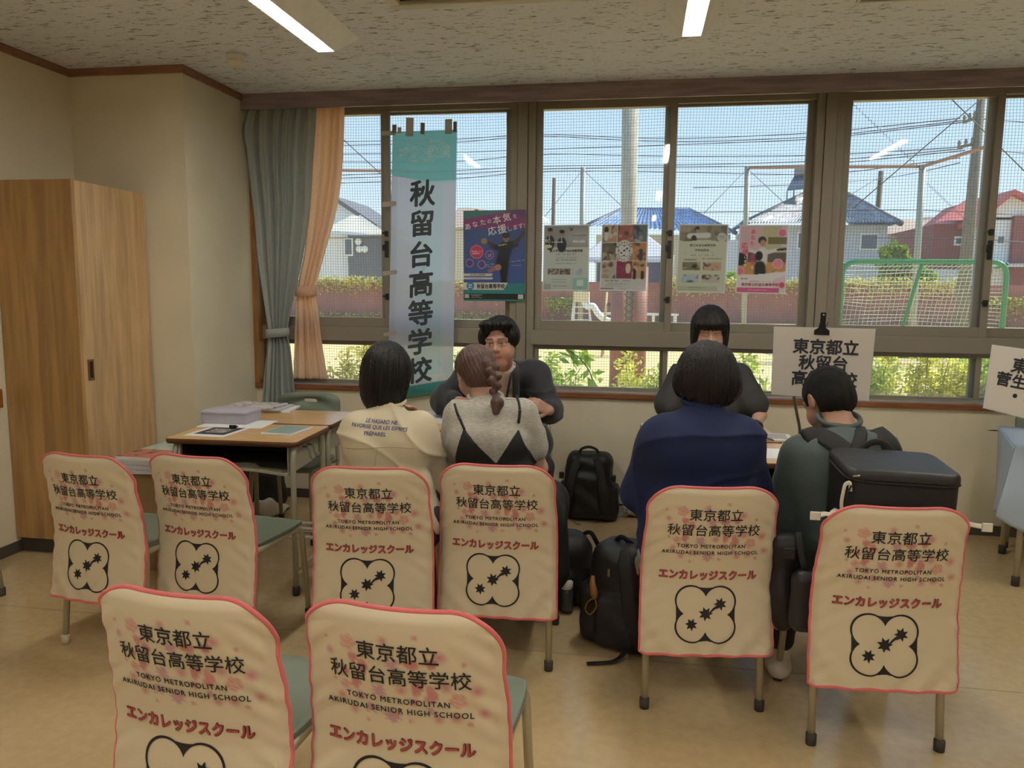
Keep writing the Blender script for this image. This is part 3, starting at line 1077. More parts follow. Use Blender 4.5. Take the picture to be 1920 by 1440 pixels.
# slate house at the left, with a white gabled one behind it
h = house('white gabled house behind the slate-sided one, beside the peach curtain', 66, 640)
wallbox(h, M_WHITEH, 560, 690, 425, 66, 8)
a, b_, c = at(560, 425, 66), at(702, 425, 66), at(628, 376, 66)
obj('gable', MB().prism([a, b_, c], (0, 8, 0)), M_WHITEH, h)
rf = MB()
for p0, p1 in ((a, c), (b_, c)):
    d = (p1-p0).normalized()
    rf.prism([p0-d*.5+Vector((0, -.5, 0)), p1+Vector((0, -.5, 0)), p1+Vector((0, -.5, .4)), p0-d*.5+Vector((0, -.5, .4))], (0, 9, 0))
obj('roof', rf, M_SIDING2, h)
h = house('slate-sided house with pale hip roof, left of the banner', 58, 670)
wallbox(h, M_WHITEH, 585, 652, 440, 58, 8, rib=.5)
wallbox(h, M_SIDING2, 652, 722, 441, 57.6, 8, rib=0)
tiles(h, M_PALER, (at(600, 436, 57), at(726, 440, 57), at(676, 405, 62), at(655, 407, 62)), 8, bumps=1)
hwin(h, 645, 663, 446, 480, 57.6)
for q in ((672, 453), (674, 467), (684, 467)):
    p_ = at(*q, 57.5)
    obj('wall_vent', MB().lathe([(.02, -.15), (.25, -.12), (.3, 0)], p_, 10, axis='y'), M_WHITEH, h)
pv = at(640, 445, 57.0)
h = house('tan-roofed house glimpsed between banner and blue poster', 60, 870)
wallbox(h, M_CREAMH, 842, 985, 425, 60, 6)
tiles(h, M_TANR, (at(838, 430, 59.5), at(990, 426, 59.5), at(940, 396, 63), at(858, 392, 63)), 8, bumps=1)
hwin(h, 905, 930, 440, 470, 60)
# blue tiled bungalow with a white marquee before it
h = house('bungalow with long blue tiled roof behind the laminated posters', 56, 1240)
wallbox(h, M_CREAMH, 1118, 1370, 440, 56, 7)
tiles(h, M_TILEB, (at(1102, 424, 55.2), at(1380, 440, 55.2), at(1292, 393, 60), at(1165, 393, 60)), 14, bumps=30)
cap(h, at(1165, 393, 60), at(1292, 393, 60))
cap(h, at(1102, 422, 55.2), at(1165, 393, 60))
cap(h, at(1380, 437, 55.2), at(1292, 393, 60))
hwin(h, 1372-60, 1372-20, 452, 505, 56)
h2 = thing('marquee', 'white peaked marquee tent behind the middle posters', 'tent', (0, 0, 0))
a, b_, c, d = at(1090, 482, 47.5), at(1262, 480, 47.5), at(1262, 478, 53), at(1090, 478, 53)
ap = at(1180, 414, 50)
obj('canopy', MB().add([a, b_, c, d, ap], [(0, 1, 4), (1, 2, 4), (2, 3, 4), (3, 0, 4)]), mat('tent_cloth', (236, 234, 244), rough=.7, trans=.3), h2)
for p_ in (a, b_, c, d):
    obj('pole', MB().tube([p_, (p_.x, p_.y, GZ)], .06, 6), M_STEEL, h2)
obj('valance', MB().box(a.x, b_.x, 47.45, 47.5, at(1180, 492, 47.5).z, a.z), mat('tent_cloth', (236, 234, 244)), h2)
a, b_ = at(1120, 492, 46.5), at(1250, 492, 46.5)
h2 = thing('shed', 'low dark blue shed behind the boundary wall under the marquee', 'shed', (0, 0, 0))
obj('wall', MB().box(a.x, b_.x, 46.5, 47.3, GZ, a.z), mat('dark_blue_shed', (70, 76, 104), rough=.6), h2)
obj('roof', MB().box(a.x-.2, b_.x+.2, 46.3, 47.4, a.z, a.z+.15), M_SIDING, h2)
# hip-roofed house with solar heater
h = house('grey house with glittering hip tile roof and solar heater', 52, 1540)
Yh = 52
wallbox(h, M_SIDING, 1412, 1665, 422, Yh, 9, rib=.42)
e0, e1 = at(1392, 420, Yh-1), at(1690, 419, Yh-1)
apx = at(1535, 352, Yh+4.5)
apx2 = at(1565, 352, Yh+4.5)
tiles(h, M_TILE, (e0, e1, apx2, apx), 22, bumps=52)
e2, e3 = Vector((e0.x, Yh+10, e0.z)), Vector((e1.x, Yh+10, e1.z))
tiles(h, M_TILEB, (e2, e0, apx, apx), 14, bumps=22)
tiles(h, M_TILEB, (e1, e3, apx2, apx2), 14, bumps=22)
cap(h, e0, apx, .2)
cap(h, e1, apx2, .2)
cap(h, apx, apx2, .22)
hwin(h, 1612, 1646, 437, 470, Yh)
hwin(h, 1494, 1512, 434, 468, Yh)
an = obj('annex', MB().box(at(1375, 428, Yh-1).x, at(1430, 428, Yh-1).x, Yh+2, Yh+7, GZ, at(1400, 446, Yh).z), M_WHITEH, h)
so = thing('solar_heater', 'solar water heater standing on the hip tile roof', 'heater', (0, 0, 0))
q = [at(1476, 358, Yh+2), at(1528, 352, Yh+2), at(1530, 328, Yh+3.5), at(1490, 332, Yh+3.5)]
obj('panel', MB().prism(q, (0, .12, .12)), mat('solar_panel', (60, 72, 96), rough=.2), so)
a, b_ = at(1490, 324, Yh+3.6), at(1534, 321, Yh+3.6)
obj('tank', MB().tube([a, b_], .28, 12), mat('tank', (130, 132, 138), rough=.4, metal=.4), so)
for p_ in (q[0], q[1], q[2], q[3]):
    obj('strut', MB().tube([p_, (p_.x, p_.y, p_.z-1.6)], .05, 6), M_STEEL, so)
# houses to the right
h = house('grey house with pinkish-tan roof behind the green tree', 60, 1700)
wallbox(h, M_SIDING, 1660, 1760, 438, 60, 6, rib=.5)
tiles(h, M_TANR, (at(1655, 442, 59.5), at(1762, 440, 59.5), at(1745, 414, 63), at(1676, 416, 63)), 8, bumps=1)
h = house('low house with a grey-brown gable roof left of the maroon one', 64, 1740)
wallbox(h, M_CREAMH, 1700, 1790, 428, 66, 6)
tiles(h, mat('brown_roof', (140, 118, 112), rough=.7), (at(1716, 430, 65.5), at(1795, 428, 65.5), at(1790, 410, 69), at(1728, 410, 69)), 8, bumps=1)
h = house('maroon house with red gambrel roof and small white window', 50, 1790)
wallbox(h, M_MARH, 1752, 1838, 420, 50, 8)
wallbox(h, M_WHITEH, 1745, 1832, 505, 49.7, 1)
tiles(h, M_REDR, (at(1750, 421, 49.6), at(1846, 411, 49.6), at(1852, 368, 54), at(1804, 381, 54)), 10, bumps=1)
hwin(h, 1789, 1809, 443, 461, 50)
h = house('white gabled house with a maroon wing at the right edge', 48, 1880)
wallbox(h, M_WHITEH, 1836, 1912, 408, 48, 9)
a, b_, c = at(1836, 412, 48), at(1990, 412, 48), at(1893, 366, 48)
obj('gable', MB().prism([a, b_, c], (0, 9, 0)), M_WHITEH, h)
rf = MB()
for p0, p1 in ((a, c), (b_, c)):
    d = (p1-p0).normalized()
    rf.prism([p0-d*.6+Vector((0, -.6, 0)), p1+Vector((0, -.6, 0)), p1+Vector((0, -.6, .25)), p0-d*.6+Vector((0, -.6, .25))], (0, 10, 0))
obj('roof', rf, M_REDR, h)
wallbox(h, M_MARH, 1904, 1990, 404, 47.6, 8)
hwin(h, 1866, 1884, 440, 460, 48)
obj('porch_roof', MB().box(at(1862, 497, 46.6).x, at(1960, 497, 46.6).x, 46.6, 48, at(1880, 500, 46.6).z, at(1880, 494, 46.6).z), M_SIDING, h)

def tree(label, px0, px1, py0, py1, Y, m, n):
    a, c = at(px0, py0, Y), at(px1, py1, Y)
    t = thing('tree', label, 'tree', ((a.x+c.x)/2, Y, GZ))
    cz, rx, rz = (a.z+c.z)/2-GZ, (c.x-a.x)/2, (a.z-c.z)/2
    obj('trunk', MB().tube([(0, 0, 0), (.1, 0, cz)], [.14, .06], 8), M_TWIG, t)
    lf = MB()
    def pk():
        while True:
            p_ = Vector((shr.uniform(-1, 1), shr.uniform(-1, 1), shr.uniform(-1, 1)))
            if .45 < p_.length < 1.0:
                s = .85+.25*math.sin(7*p_.x+3)*math.cos(6*p_.z)
                return Vector((p_.x*rx*s, p_.y*rx*.8*s, cz+p_.z*rz*s))
    leaf_cloud(lf, n, pk, .17, shr)
    obj('foliage', lf, m, t, fixn=False)
tree('round green tree in front of the tan-roofed grey house', 1646, 1712, 446, 548, 45.8, mat('tree_leaf', (136, 158, 62), rough=.5, var=.4, vscale=1.5, trans=.4), 2600)
tree('small light green tree left of the maroon house', 1716, 1758, 500, 545, 45.4, M_LEAF[2], 900)
tree('small bush peeping over the wall between the right pair of posters', 1362, 1384, 508, 540, 45.2, M_LEAF[2], 400)
# ================================================================== SMOOTH SHAPES (distance fields turned into surfaces)
def V3(*a):
    return np.array(a, np.float32)
def capsule(p, a, b, r1, r2):
    a, b = np.asarray(a, np.float32), np.asarray(b, np.float32)
    ba = b-a
    h = np.clip(((p-a)@ba)/max(float(ba@ba), 1e-9), 0, 1)
    return np.linalg.norm(p-a-h[:, None]*ba, axis=1)-(r1+(r2-r1)*h)
def ellips(p, c, r, R=None):
    q = p-np.asarray(c, np.float32)
    if R is not None:
        q = q@R
    r = np.asarray(r, np.float32)
    k0 = np.linalg.norm(q/r, axis=1)
    k1 = np.linalg.norm(q/(r*r), axis=1)
    return k0*(k0-1)/np.maximum(k1, 1e-6)
def rbox(p, c, h, r, R=None):
    q = p-np.asarray(c, np.float32)
    if R is not None:
        q = q@R
    q = np.abs(q)-(np.asarray(h, np.float32)-r)
    return np.linalg.norm(np.maximum(q, 0), axis=1)+np.minimum(q.max(1), 0)-r
def smin(a, b, k):
    h = np.clip(0.5+0.5*(b-a)/k, 0, 1)
    return b+(a-b)*h-k*h*(1-h)
def smax(a, b, k):
    return -smin(-a, -b, k)

def mesh_field(f, lo, hi, h, levels=3):
    """surface of f = 0 inside the box lo..hi with cells of size h (surface nets on refined cells)"""
    lo, hi = np.asarray(lo, float), np.asarray(hi, float)
    n0 = np.ceil((hi-lo)/(h*2**levels)).astype(int)
    I = np.stack(np.meshgrid(*[np.arange(n) for n in n0], indexing='ij'), -1).reshape(-1, 3)
    for L in range(levels, -1, -1):
        s = h*2**L
        d = f((lo+(I+0.5)*s).astype(np.float32))
        I = I[np.abs(d) < s*1.15+0.004]
        if L:
            o = np.stack(np.meshgrid([0, 1], [0, 1], [0, 1], indexing='ij'), -1).reshape(-1, 3)
            I = (I[:, None, :]*2+o[None]).reshape(-1, 3)
    N = (n0*2**levels)+2
    o8 = np.stack(np.meshgrid([0, 1], [0, 1], [0, 1], indexing='ij'), -1).reshape(-1, 3)
    cor = I[:, None, :]+o8[None]
    key = (cor[..., 0]*N[1]+cor[..., 1])*N[2]+cor[..., 2]
    uk, inv = np.unique(key.ravel(), return_inverse=True)
    inv = inv.reshape(key.shape)
    pts = np.stack([uk//(N[1]*N[2]), (uk//N[2]) % N[1], uk % N[2]], -1)
    val = f((lo+pts*h).astype(np.float32))
    cv = val[inv]
    act = (cv.min(1) < 0) & (cv.max(1) >= 0)
    I, cv, inv = I[act], cv[act], inv[act]
    ed = [(a, b) for a in range(8) for b in range(a+1, 8) if np.abs(o8[a]-o8[b]).sum() == 1]
    acc = np.zeros((len(I), 3))
    cnt = np.zeros(len(I))
    for a, b in ed:
        fa, fb = cv[:, a], cv[:, b]
        m = (fa < 0) != (fb < 0)
        t = np.where(m, fa/np.where(m, fa-fb, 1), 0)
        acc += np.where(m[:, None], o8[a]+t[:, None]*(o8[b]-o8[a]), 0)
        cnt += m
    V = lo+(I+acc/cnt[:, None])*h
    ck = (I[:, 0]*N[1]+I[:, 1])*N[2]+I[:, 2]
    order = np.argsort(ck)
    sk = ck[order]
    st = np.array([N[1]*N[2], N[2], 1])
    faces = []
    for ax in range(3):
        u, v = (ax+1) % 3, (ax+2) % 3
        c0 = 0
        c1 = int(np.where((o8 == np.eye(3, dtype=int)[ax]).all(1))[0][0])
        m = ((cv[:, c0] < 0) != (cv[:, c1] < 0)) & (I[:, u] > 0) & (I[:, v] > 0)
        k = ck[m]
        q = np.stack([k, k-st[u], k-st[u]-st[v], k-st[v]], 1)
        pos = np.clip(np.searchsorted(sk, q), 0, len(sk)-1)
        ok = (sk[pos] == q).all(1)
        idx = order[pos]
        flip = cv[m][:, c0] < 0
        idx = np.where(flip[:, None], idx, idx[:, ::-1])
        faces.append(idx[ok])
    F = np.concatenate(faces)
    return V, F

def field_obj(name, f, lo, hi, h, m, parent=None, col=None, local=True, levels=3):
    V, F = mesh_field(f, lo, hi, h, levels)
    c = None
    if col is not None:
        c = col(V.astype(np.float32))
    me = bpy.data.meshes.new(name)
    off = np.array(parent.location) if (parent is not None and local) else np.zeros(3)
    W = V-off
    me.vertices.add(len(W))
    me.vertices.foreach_set('co', W.astype(np.float32).ravel())
    me.loops.add(len(F)*4)
    me.loops.foreach_set('vertex_index', F.astype(np.int32).ravel())
    me.polygons.add(len(F))
    me.polygons.foreach_set('loop_start', np.arange(0, len(F)*4, 4, dtype=np.int32))
    me.polygons.foreach_set('use_smooth', np.ones(len(F), bool))
    for q in (m if isinstance(m, (list, tuple)) else [m]):
        me.materials.append(q)
    if c is not None:
        a = me.color_attributes.new('pcol', 'FLOAT_COLOR', 'POINT')
        c4 = np.ones((len(W), 4), np.float32)
        c4[:, :3] = c
        a.data.foreach_set('color', c4.ravel())
    me.update(calc_edges=True)
    me.validate()
    o = bpy.data.objects.new(name, me)
    COL.objects.link(o)
    if parent is not None:
        o.parent = parent
    return o

# ================================================================== CHAIRS
M_FRAME = mat('chair_tube', (184, 174, 146), rough=.38, metal=.15)
M_FOOT = mat('rubber_foot', (64, 60, 54), rough=.7)
M_FOOTW = mat('worn_cream_foot', (206, 196, 166), rough=.6)
M_GREENP = mat('grey_green_plastic', (120, 130, 116), rough=.42, spec=.4, bump=.06, bscale=400)
M_PIPE = mat('coral_piping', (222, 110, 112), rough=.75, sheen=.2)
M_COVER = mat('cream_cover_print', (218, 202, 172), rough=.62, sheen=.25, attr='pcol', bump=.03, bscale=700)
M_INK = mat('black_print', (30, 26, 28), rough=.6)
M_RED = mat('red_print', (184, 76, 74), rough=.6)
M_REDO = mat('dark_red_outline', (84, 30, 32), rough=.6)

CW, CT, CBZ = .218, .815, .228      # cover: half width, top, bottom
def cov_hw(z):
    t = (CT-z)/(CT-CBZ)
    return CW*(1-.03*math.exp(-((t-.22)/.10)**2)+.045*t)
def cov_y(x, z):
    """back face of the cover (towards the photographer is -y)"""
    t = max(0, min(1, (CT-z)/(CT-CBZ)))
    prof = -.050+.040*math.sin(min(1, t/.6)*pi/2)**2-.030*max(0, (t-.6)/.4)
    sag = .040-.016*t
    e = abs(x)/cov_hw(z)
    y = prof-sag*(1-min(1, e)**2)
    y += .016*max(0, (e-.90)/.10)**2
    y += .020*max(0, 1-t/.05)**2
    # creases of the stretched cloth
    s = max(0, (e-.45)/.55)
    y += .0035*s*math.sin(95*z+16*e+(3 if x > 0 else 0))*math.sin(21*z+2)*(1 if .08 < t < .97 else 0)
    b_ = max(0, (t-.72)/.28)
    y += .004*b_*math.sin(60*(abs(x)-.9*(z-.2))+(1.2 if x > 0 else 0))
    return y

CREAM = np.array(lin((218, 202, 172)))
def blots():
    L = []
    for (px, py, r, k) in ((390, 110, 85, 'rose'), (175, 75, 20, 'dot'), (210, 205, 46, 'soft'), (720, 75, 50, 'soft'), (1000, 45, 28, 'dot'), (430, 250, 60, 'petal'),
                           (520, 330, 70, 'petal'), (350, 390, 45, 'petal'), (650, 560, 78, 'star'), (850, 545, 58, 'soft'), (960, 300, 62, 'petal'), (1125, 290, 60, 'petal'),
                           (985, 525, 75, 'petal'), (1110, 590, 88, 'petal'), (1235, 520, 60, 'soft'), (1330, 650, 88, 'rose'), (1490, 570, 70, 'soft'), (1540, 790, 62, 'soft'), (1390, 310, 28, 'dot'),
                           (1425, 885, 28, 'dot'), (915, 850, 25, 'dot'), (525, 860, 25, 'dot'), (230, 475, 20, 'dot'), (340, 530, 62, 'rose'), (440, 500, 62, 'petal'), (400, 770, 52, 'soft'),
                           (560, 740, 66, 'star'), (760, 800, 85, 'star'), (1160, 830, 52, 'soft'), (1310, 820, 60, 'soft'), (1200, 230, 66, 'soft'), (790, 290, 72, 'star'), (290, 640, 50, 'soft'), (960, 660, 50, 'soft'), (1100, 740, 45, 'star'), (470, 620, 50, 'star')):
        x = (px-817)*.000245
        z = .667-(py-410-.085*(px-817))*.000245
        L.append((x, z, r*.000245, k))
    return L
def cover_paint(x, z):
    c = np.tile(CREAM, (len(x), 1))
    pk = {'soft': (200, 116, 124), 'dot': (200, 112, 116), 'rose': (206, 122, 122), 'petal': (196, 96, 110), 'star': (190, 124, 146)}
    for i, (bx, bz, r, k) in enumerate(blots()):
        dx, dz = x-bx, z-bz
        d = np.hypot(dx, dz)/r
        th = np.arctan2(dz, dx)
        if k == 'soft':
            a = .85*np.clip(1.15-d, 0, 1)
        elif k == 'dot':
            a = .65*np.clip((1-d)*4, 0, 1)
        elif k == 'rose':
            w_ = d/(.92+.10*np.cos(5*th+i))
            a = np.clip((1-w_)*6, 0, 1)*(.58+.20*np.sin(17*d+2*np.sin(3*th)+th))
        elif k == 'star':
            w_ = d/(.55+.5*np.abs(np.cos(4.5*th+i)))
            a = np.clip((1-w_)*5, 0, 1)*.72
        else:
            w_ = np.hypot(dx*(1.0+.35*math.cos(i)), dz*(1.0-.25*math.cos(i)))/r
            w_ = w_/(.9+.12*np.cos(3*th+i))
            a = np.clip((1-w_)*6, 0, 1)*(.80-.15*d)
        c = c*(1-a[:, None])+np.array(lin(pk[k]))*a[:, None]
    return c

def clover(scale=1.0):
    """four-lobed badge outline with three stars; returns flat triangles"""
    N = 180
    th = np.arange(N)*2*pi/N
    cs = [(sx*.047, sz*.043) for sx in (-1, 1) for sz in (-1, 1)]
    R = .050
    rin = np.zeros(N)
    for (a, b_) in cs:
        cd = a*np.cos(th)+b_*np.sin(th)
        q = R*R-(a*a+b_*b_-cd*cd)
        rin = np.maximum(rin, np.where(q > 0, cd+np.sqrt(np.maximum(q, 0)), 0))
    k = 11
    sm_ = np.zeros(N)
    for s in range(-k, k+1):
        sm_ += np.roll(rin, s)
    sm_ /= 2*k+1
    rout = np.maximum(rin+.0064, sm_+.0072)
    V, F = [], []
    for i in range(N):
        V.append((rin[i]*math.cos(th[i]), rin[i]*math.sin(th[i])))
        V.append((rout[i]*math.cos(th[i]), rout[i]*math.sin(th[i])))
    for i in range(N):
        j = (i+1) % N
        F += [(2*i, 2*i+1, 2*j+1), (2*i, 2*j+1, 2*j)]
    for (sx, sz, r, ph) in ((-.047, -.036, .022, .3), (.0, .002, .025, .1), (.049, .036, .023, .45)):
        o = len(V)
        V.append((sx, sz))
        for j in range(14):
            a = ph+2*pi*j/14
            rr = r if j % 2 == 0 else r*.52
            V.append((sx+rr*math.cos(a), sz+rr*math.sin(a)))
        for j in range(14):
            F.append((o, o+1+j, o+1+(j+1) % 14))
    o = len(V)
    V += [(.010, .006), (.016, .004), (.027, .015), (.040, .024), (.036, .032), (.024, .022)]
    F += [(o, o+1, o+2), (o, o+2, o+5), (o+2, o+3, o+4), (o+2, o+4, o+5)]
    return np.array(V)*scale, F

COVER_PRINT = None
def cover_print(mb):
    """lettering laid on the back face of the cover"""
    global COVER_PRINT
    if COVER_PRINT is None:
        COVER_PRINT = []
        def lay(s, cx, cz, width, mi, lift, bold=0.0, space=1.0, height=None):
            v, f = text2d(s, 1.0, bold, 'LEFT', space)
            w_ = v[:, 0].max()-v[:, 0].min()
            k = width/w_
            ky = k if height is None else height/(v[:, 1].max()-v[:, 1].min())
            q = (v-np.array([(v[:, 0].max()+v[:, 0].min())/2, (v[:, 1].max()+v[:, 1].min())/2, 0]))*np.array([k, ky, 1])
            q, f = subdiv2d(q, f, .012)
            COVER_PRINT.append((q+np.array([cx, cz, 0]), f, mi, lift))
        lay('東京都立', .004, .722, .176, 1, .0016, .007, 1.0)
        lay('秋留台高等学校', .002, .667, .306, 1, .0016, .006, 1.0)
        lay('TOKYO METROPOLITAN', -.004, .609, .226, 1, .0016, .014, 1.18, .0135)
        lay('AKIRUDAI SENIOR HIGH SCHOOL', -.004, .585, .322, 1, .0016, .014, 1.18, .0135)
        lay('エンカレッジスクール', -.006, .503, .329, 3, .0014, .056, 1.0, .036)
        lay('エンカレッジスクール', -.006, .503, .324, 2, .0022, .030, 1.0, .033)
        q, f = clover(1.0)
        q, f = subdiv2d(q, f, .012)
        COVER_PRINT.append((q+np.array([-.012, .368, 0]), f, 1, .0016))
    for q, f, mi, lift in COVER_PRINT:
        mb.add([(x, cov_y(x, z)-lift-l_, z) for x, z, l_ in q], f, mi)

def cover_parts(par):
    NU, NV = 110, 150
    mb = MB()
    xs, zs = [], []
    for j in range(NV):
        for i in range(NU):
            u = math.sin(pi/2*(2*i/(NU-1)-1))
            zt = CT-.010*(1-u*u)*.4-.102*(1-max(0, 1-(max(0, abs(u)-.46)/.54)**2.25)**(1/2.25))
            v = j/(NV-1)
            z = zt+(CBZ-.006*abs(u)-zt)*v
            x = u*cov_hw(z)
            xs.append(x)
            zs.append(z)
    back = [(x, cov_y(x, z), z) for x, z in zip(xs, zs)]
    fs = []
    for j in range(NV-1):
        for i in range(NU-1):
            a = j*NU+i
            fs.append((a, a+NU, a+NU+1, a+1))
    mb.add(back, fs, 0, True)
    # front face of the sleeve over the backrest, as far as the seat
    NF = 60
    sel = [(i, j) for j in range(NF) for i in range(NU)]
    front = []
    for i, j in sel:
        x, z = xs[j*NU+i], zs[j*NU+i]
        e = abs(x)/cov_hw(z)
        front.append((x, cov_y(x, z)+.004+.040*(1-e**6)*min(1, j/5), z))
    ff = []
    for j in range(NF-1):
        for i in range(NU-1):
            a = j*NU+i
            ff.append((a, a+1, a+NU+1, a+NU))
    mb.add(front, ff, 0, True)
    ncol = np.tile(CREAM, (len(mb.v), 1))
    ncol[:len(back)] = cover_paint(np.array(xs), np.array(zs))
    cover_print(mb)
    col = np.tile(CREAM, (len(mb.v), 1))
    col[:len(ncol)] = ncol
    cov = obj('cover', mb, [M_COVER, M_INK, M_RED, M_REDO], par, col=col, fixn=False)
    # piping round the edge
    edge = [back[j*NU] for j in range(NV-1, 0, -3)]+[back[i] for i in range(0, NU, 2)]+[back[j*NU+NU-1] for j in range(3, NV, 3)]+[back[(NV-1)*NU+i] for i in range(NU-2, 1, -6)]
    obj('piping', MB().tube([Vector(p_)+Vector((0, .001, 0)) for p_ in edge], .0052, 7, closed=True), M_PIPE, cov)

def backrest(par, ow=.200, oh=.095, cz=.715, dy=0.0):
    NO = 64
    outer, inner = [], []
    for j in range(NO):
        a = 2*pi*j/NO
        for (L_, w_, h_, n) in ((outer, ow, oh, 5.0), (inner, .046, .012, 3.0)):
            c_, s_ = math.cos(a), math.sin(a)
            r_ = (abs(c_/w_)**n+abs(s_/h_)**n)**(-1/n)
            L_.append((r_*c_, r_*s_+(.048 if L_ is inner else 0)))
    mb = MB()
    def P(x, z, d):
        return (x, -.010-.028*(1-(x/.2)**2)-.15*(z-.03)*.5+d+dy, cz+z)
    vs = []
    for d in (0, .018):
        vs += [P(x, z, d) for x, z in outer]+[P(x, z, d) for x, z in inner]
    fs = []
    for j in range(NO):
        k = (j+1) % NO
        fs += [(j, k, NO+k, NO+j), (2*NO+j, 3*NO+j, 3*NO+k, 2*NO+k), (j, 2*NO+j, 2*NO+k, k), (NO+j, NO+k, 3*NO+k, 3*NO+j)]
    mb.add(vs, fs, 0, True)
    o = obj('backrest', mb, M_GREENP, par)
    return o

def chair_frame(par, covered=True, white_foot=False):
    for s in (-1, 1):
        up = [(s*.200, 0, .012), (s*.196, .035, .40), (s*.190, .028, .50), (s*.176, .006, .62), (s*.160, -.020, .74)]
        lg = obj('leg', MB().tube(bend(up, .1, 4), .0125, 10), M_FRAME, par)
        obj('rubber_foot', MB().lathe([(.004, 0), (.0165, .001), (.0175, .036), (.013, .040)], (s*.200, 0, 0), 12), M_FOOTW if (white_foot and s < 0) else M_FOOT, lg)
        fr = [(s*.196, .415, .012), (s*.178, .395, .418), (s*.186, .04, .415)]
        lg = obj('leg', MB().tube(bend(fr, .05, 5), .0125, 10), M_FRAME, par)
        obj('rubber_foot', MB().lathe([(.004, 0), (.0165, .001), (.0175, .036), (.013, .040)], (s*.196, .415, 0), 12), M_FOOT, lg)
    obj('cross_tube', MB().tube([(-.186, .06, .405), (.186, .06, .405)], .010, 8).tube([(-.180, .34, .405), (.180, .34, .405)], .010, 8), M_FRAME, par)
    st = MB()
    def S(u, v):
        a = 2*u-1
        b_ = 2*v-1
        k = 1-.10*(abs(a)*abs(b_))**3
        return Vector((.195*a*k, .225+.205*b_*k, .444-.012*(1-a*a)*(1-b_*b_)-.010*max(0, (b_-.8)/.2)**2))
    n = 22
    top = [S(i/(n-1), j/(n-1)) for j in range(n) for i in range(n)]
    bot = [p_-Vector((0, 0, .020)) for p_ in top]
    fs = []
    for j in range(n-1):
        for i in range(n-1):
            a = j*n+i
            fs.append((a, a+1, a+n+1, a+n))
            fs.append((n*n+a, n*n+a+n, n*n+a+n+1, n*n+a+1))
    rim = [i for i in range(n)]+[j*n+n-1 for j in range(1, n)]+[(n-1)*n+i for i in range(n-2, -1, -1)]+[j*n for j in range(n-2, 0, -1)]
    for i in range(len(rim)):
        a, c = rim[i], rim[(i+1) % len(rim)]
        fs.append((a, n*n+a, n*n+c, c))
    st.add(top+bot, fs, 0, True)
    obj('seat', st, M_GREENP, par, bevel=.004)

def covered_chair(label, x, y, deg):
    t = thing('covered_chair', label, 'chair', (x, y, 0), math.radians(deg), 'chairs with printed cream covers')
    chair_frame(t)
    backrest(t, .178, .070, .705, -.012)
    cover_parts(t)
    return t
ch0 = covered_chair('cream covered chair in the front row, cut off by the left of the bottom edge', -.940, 1.475, -5)
dup(ch0, (-.462, 1.490, 0), math.radians(-3), 'cream covered chair in the front row, the larger one nearer the middle')
chA = dup(ch0, (-2.072, 2.620, 0), math.radians(-8), 'cream covered chair at the left end of the second row, with a worn cream foot')
dup(ch0, (-1.655, 2.690, 0), math.radians(-7), 'cream covered chair with green seat showing on its right, second from the left')
dup(ch0, (-.950, 2.640, 0), math.radians(6), 'cream covered chair behind the person in the cream shirt')
dup(ch0, (-.502, 2.775, 0), math.radians(2), 'cream covered chair behind the woman with the braid')
dup(ch0, (.258, 2.605, 0), math.radians(8), 'cream covered chair behind the person in navy')
dup(ch0, (.790, 2.470, 0), math.radians(5), 'cream covered chair behind the boy with the worn backpack')
for lg in chA.children:
    if lg.name.startswith('leg'):
        for ft in lg.children:
            if lg.data.vertices[0].co.x < 0 and lg.data.vertices[0].co.y < .1:
                ft.data = ft.data.copy()
                ft.data.materials[0] = M_FOOTW

t = t_chair = thing('school_chair', 'bare grey-green chair with handle slot, drawn up to the left desks', 'chair', (-1.985, 4.40, 0), math.radians(180), 'bare grey-green school chairs')
chair_frame(t)
backrest(t)
p = at(1905, 820, 4.68)
dup(t, (p.x+.20, 4.70, 0), math.radians(181), 'bare grey-green chair behind the pale blue tablecloth', 'bare grey-green school chairs')

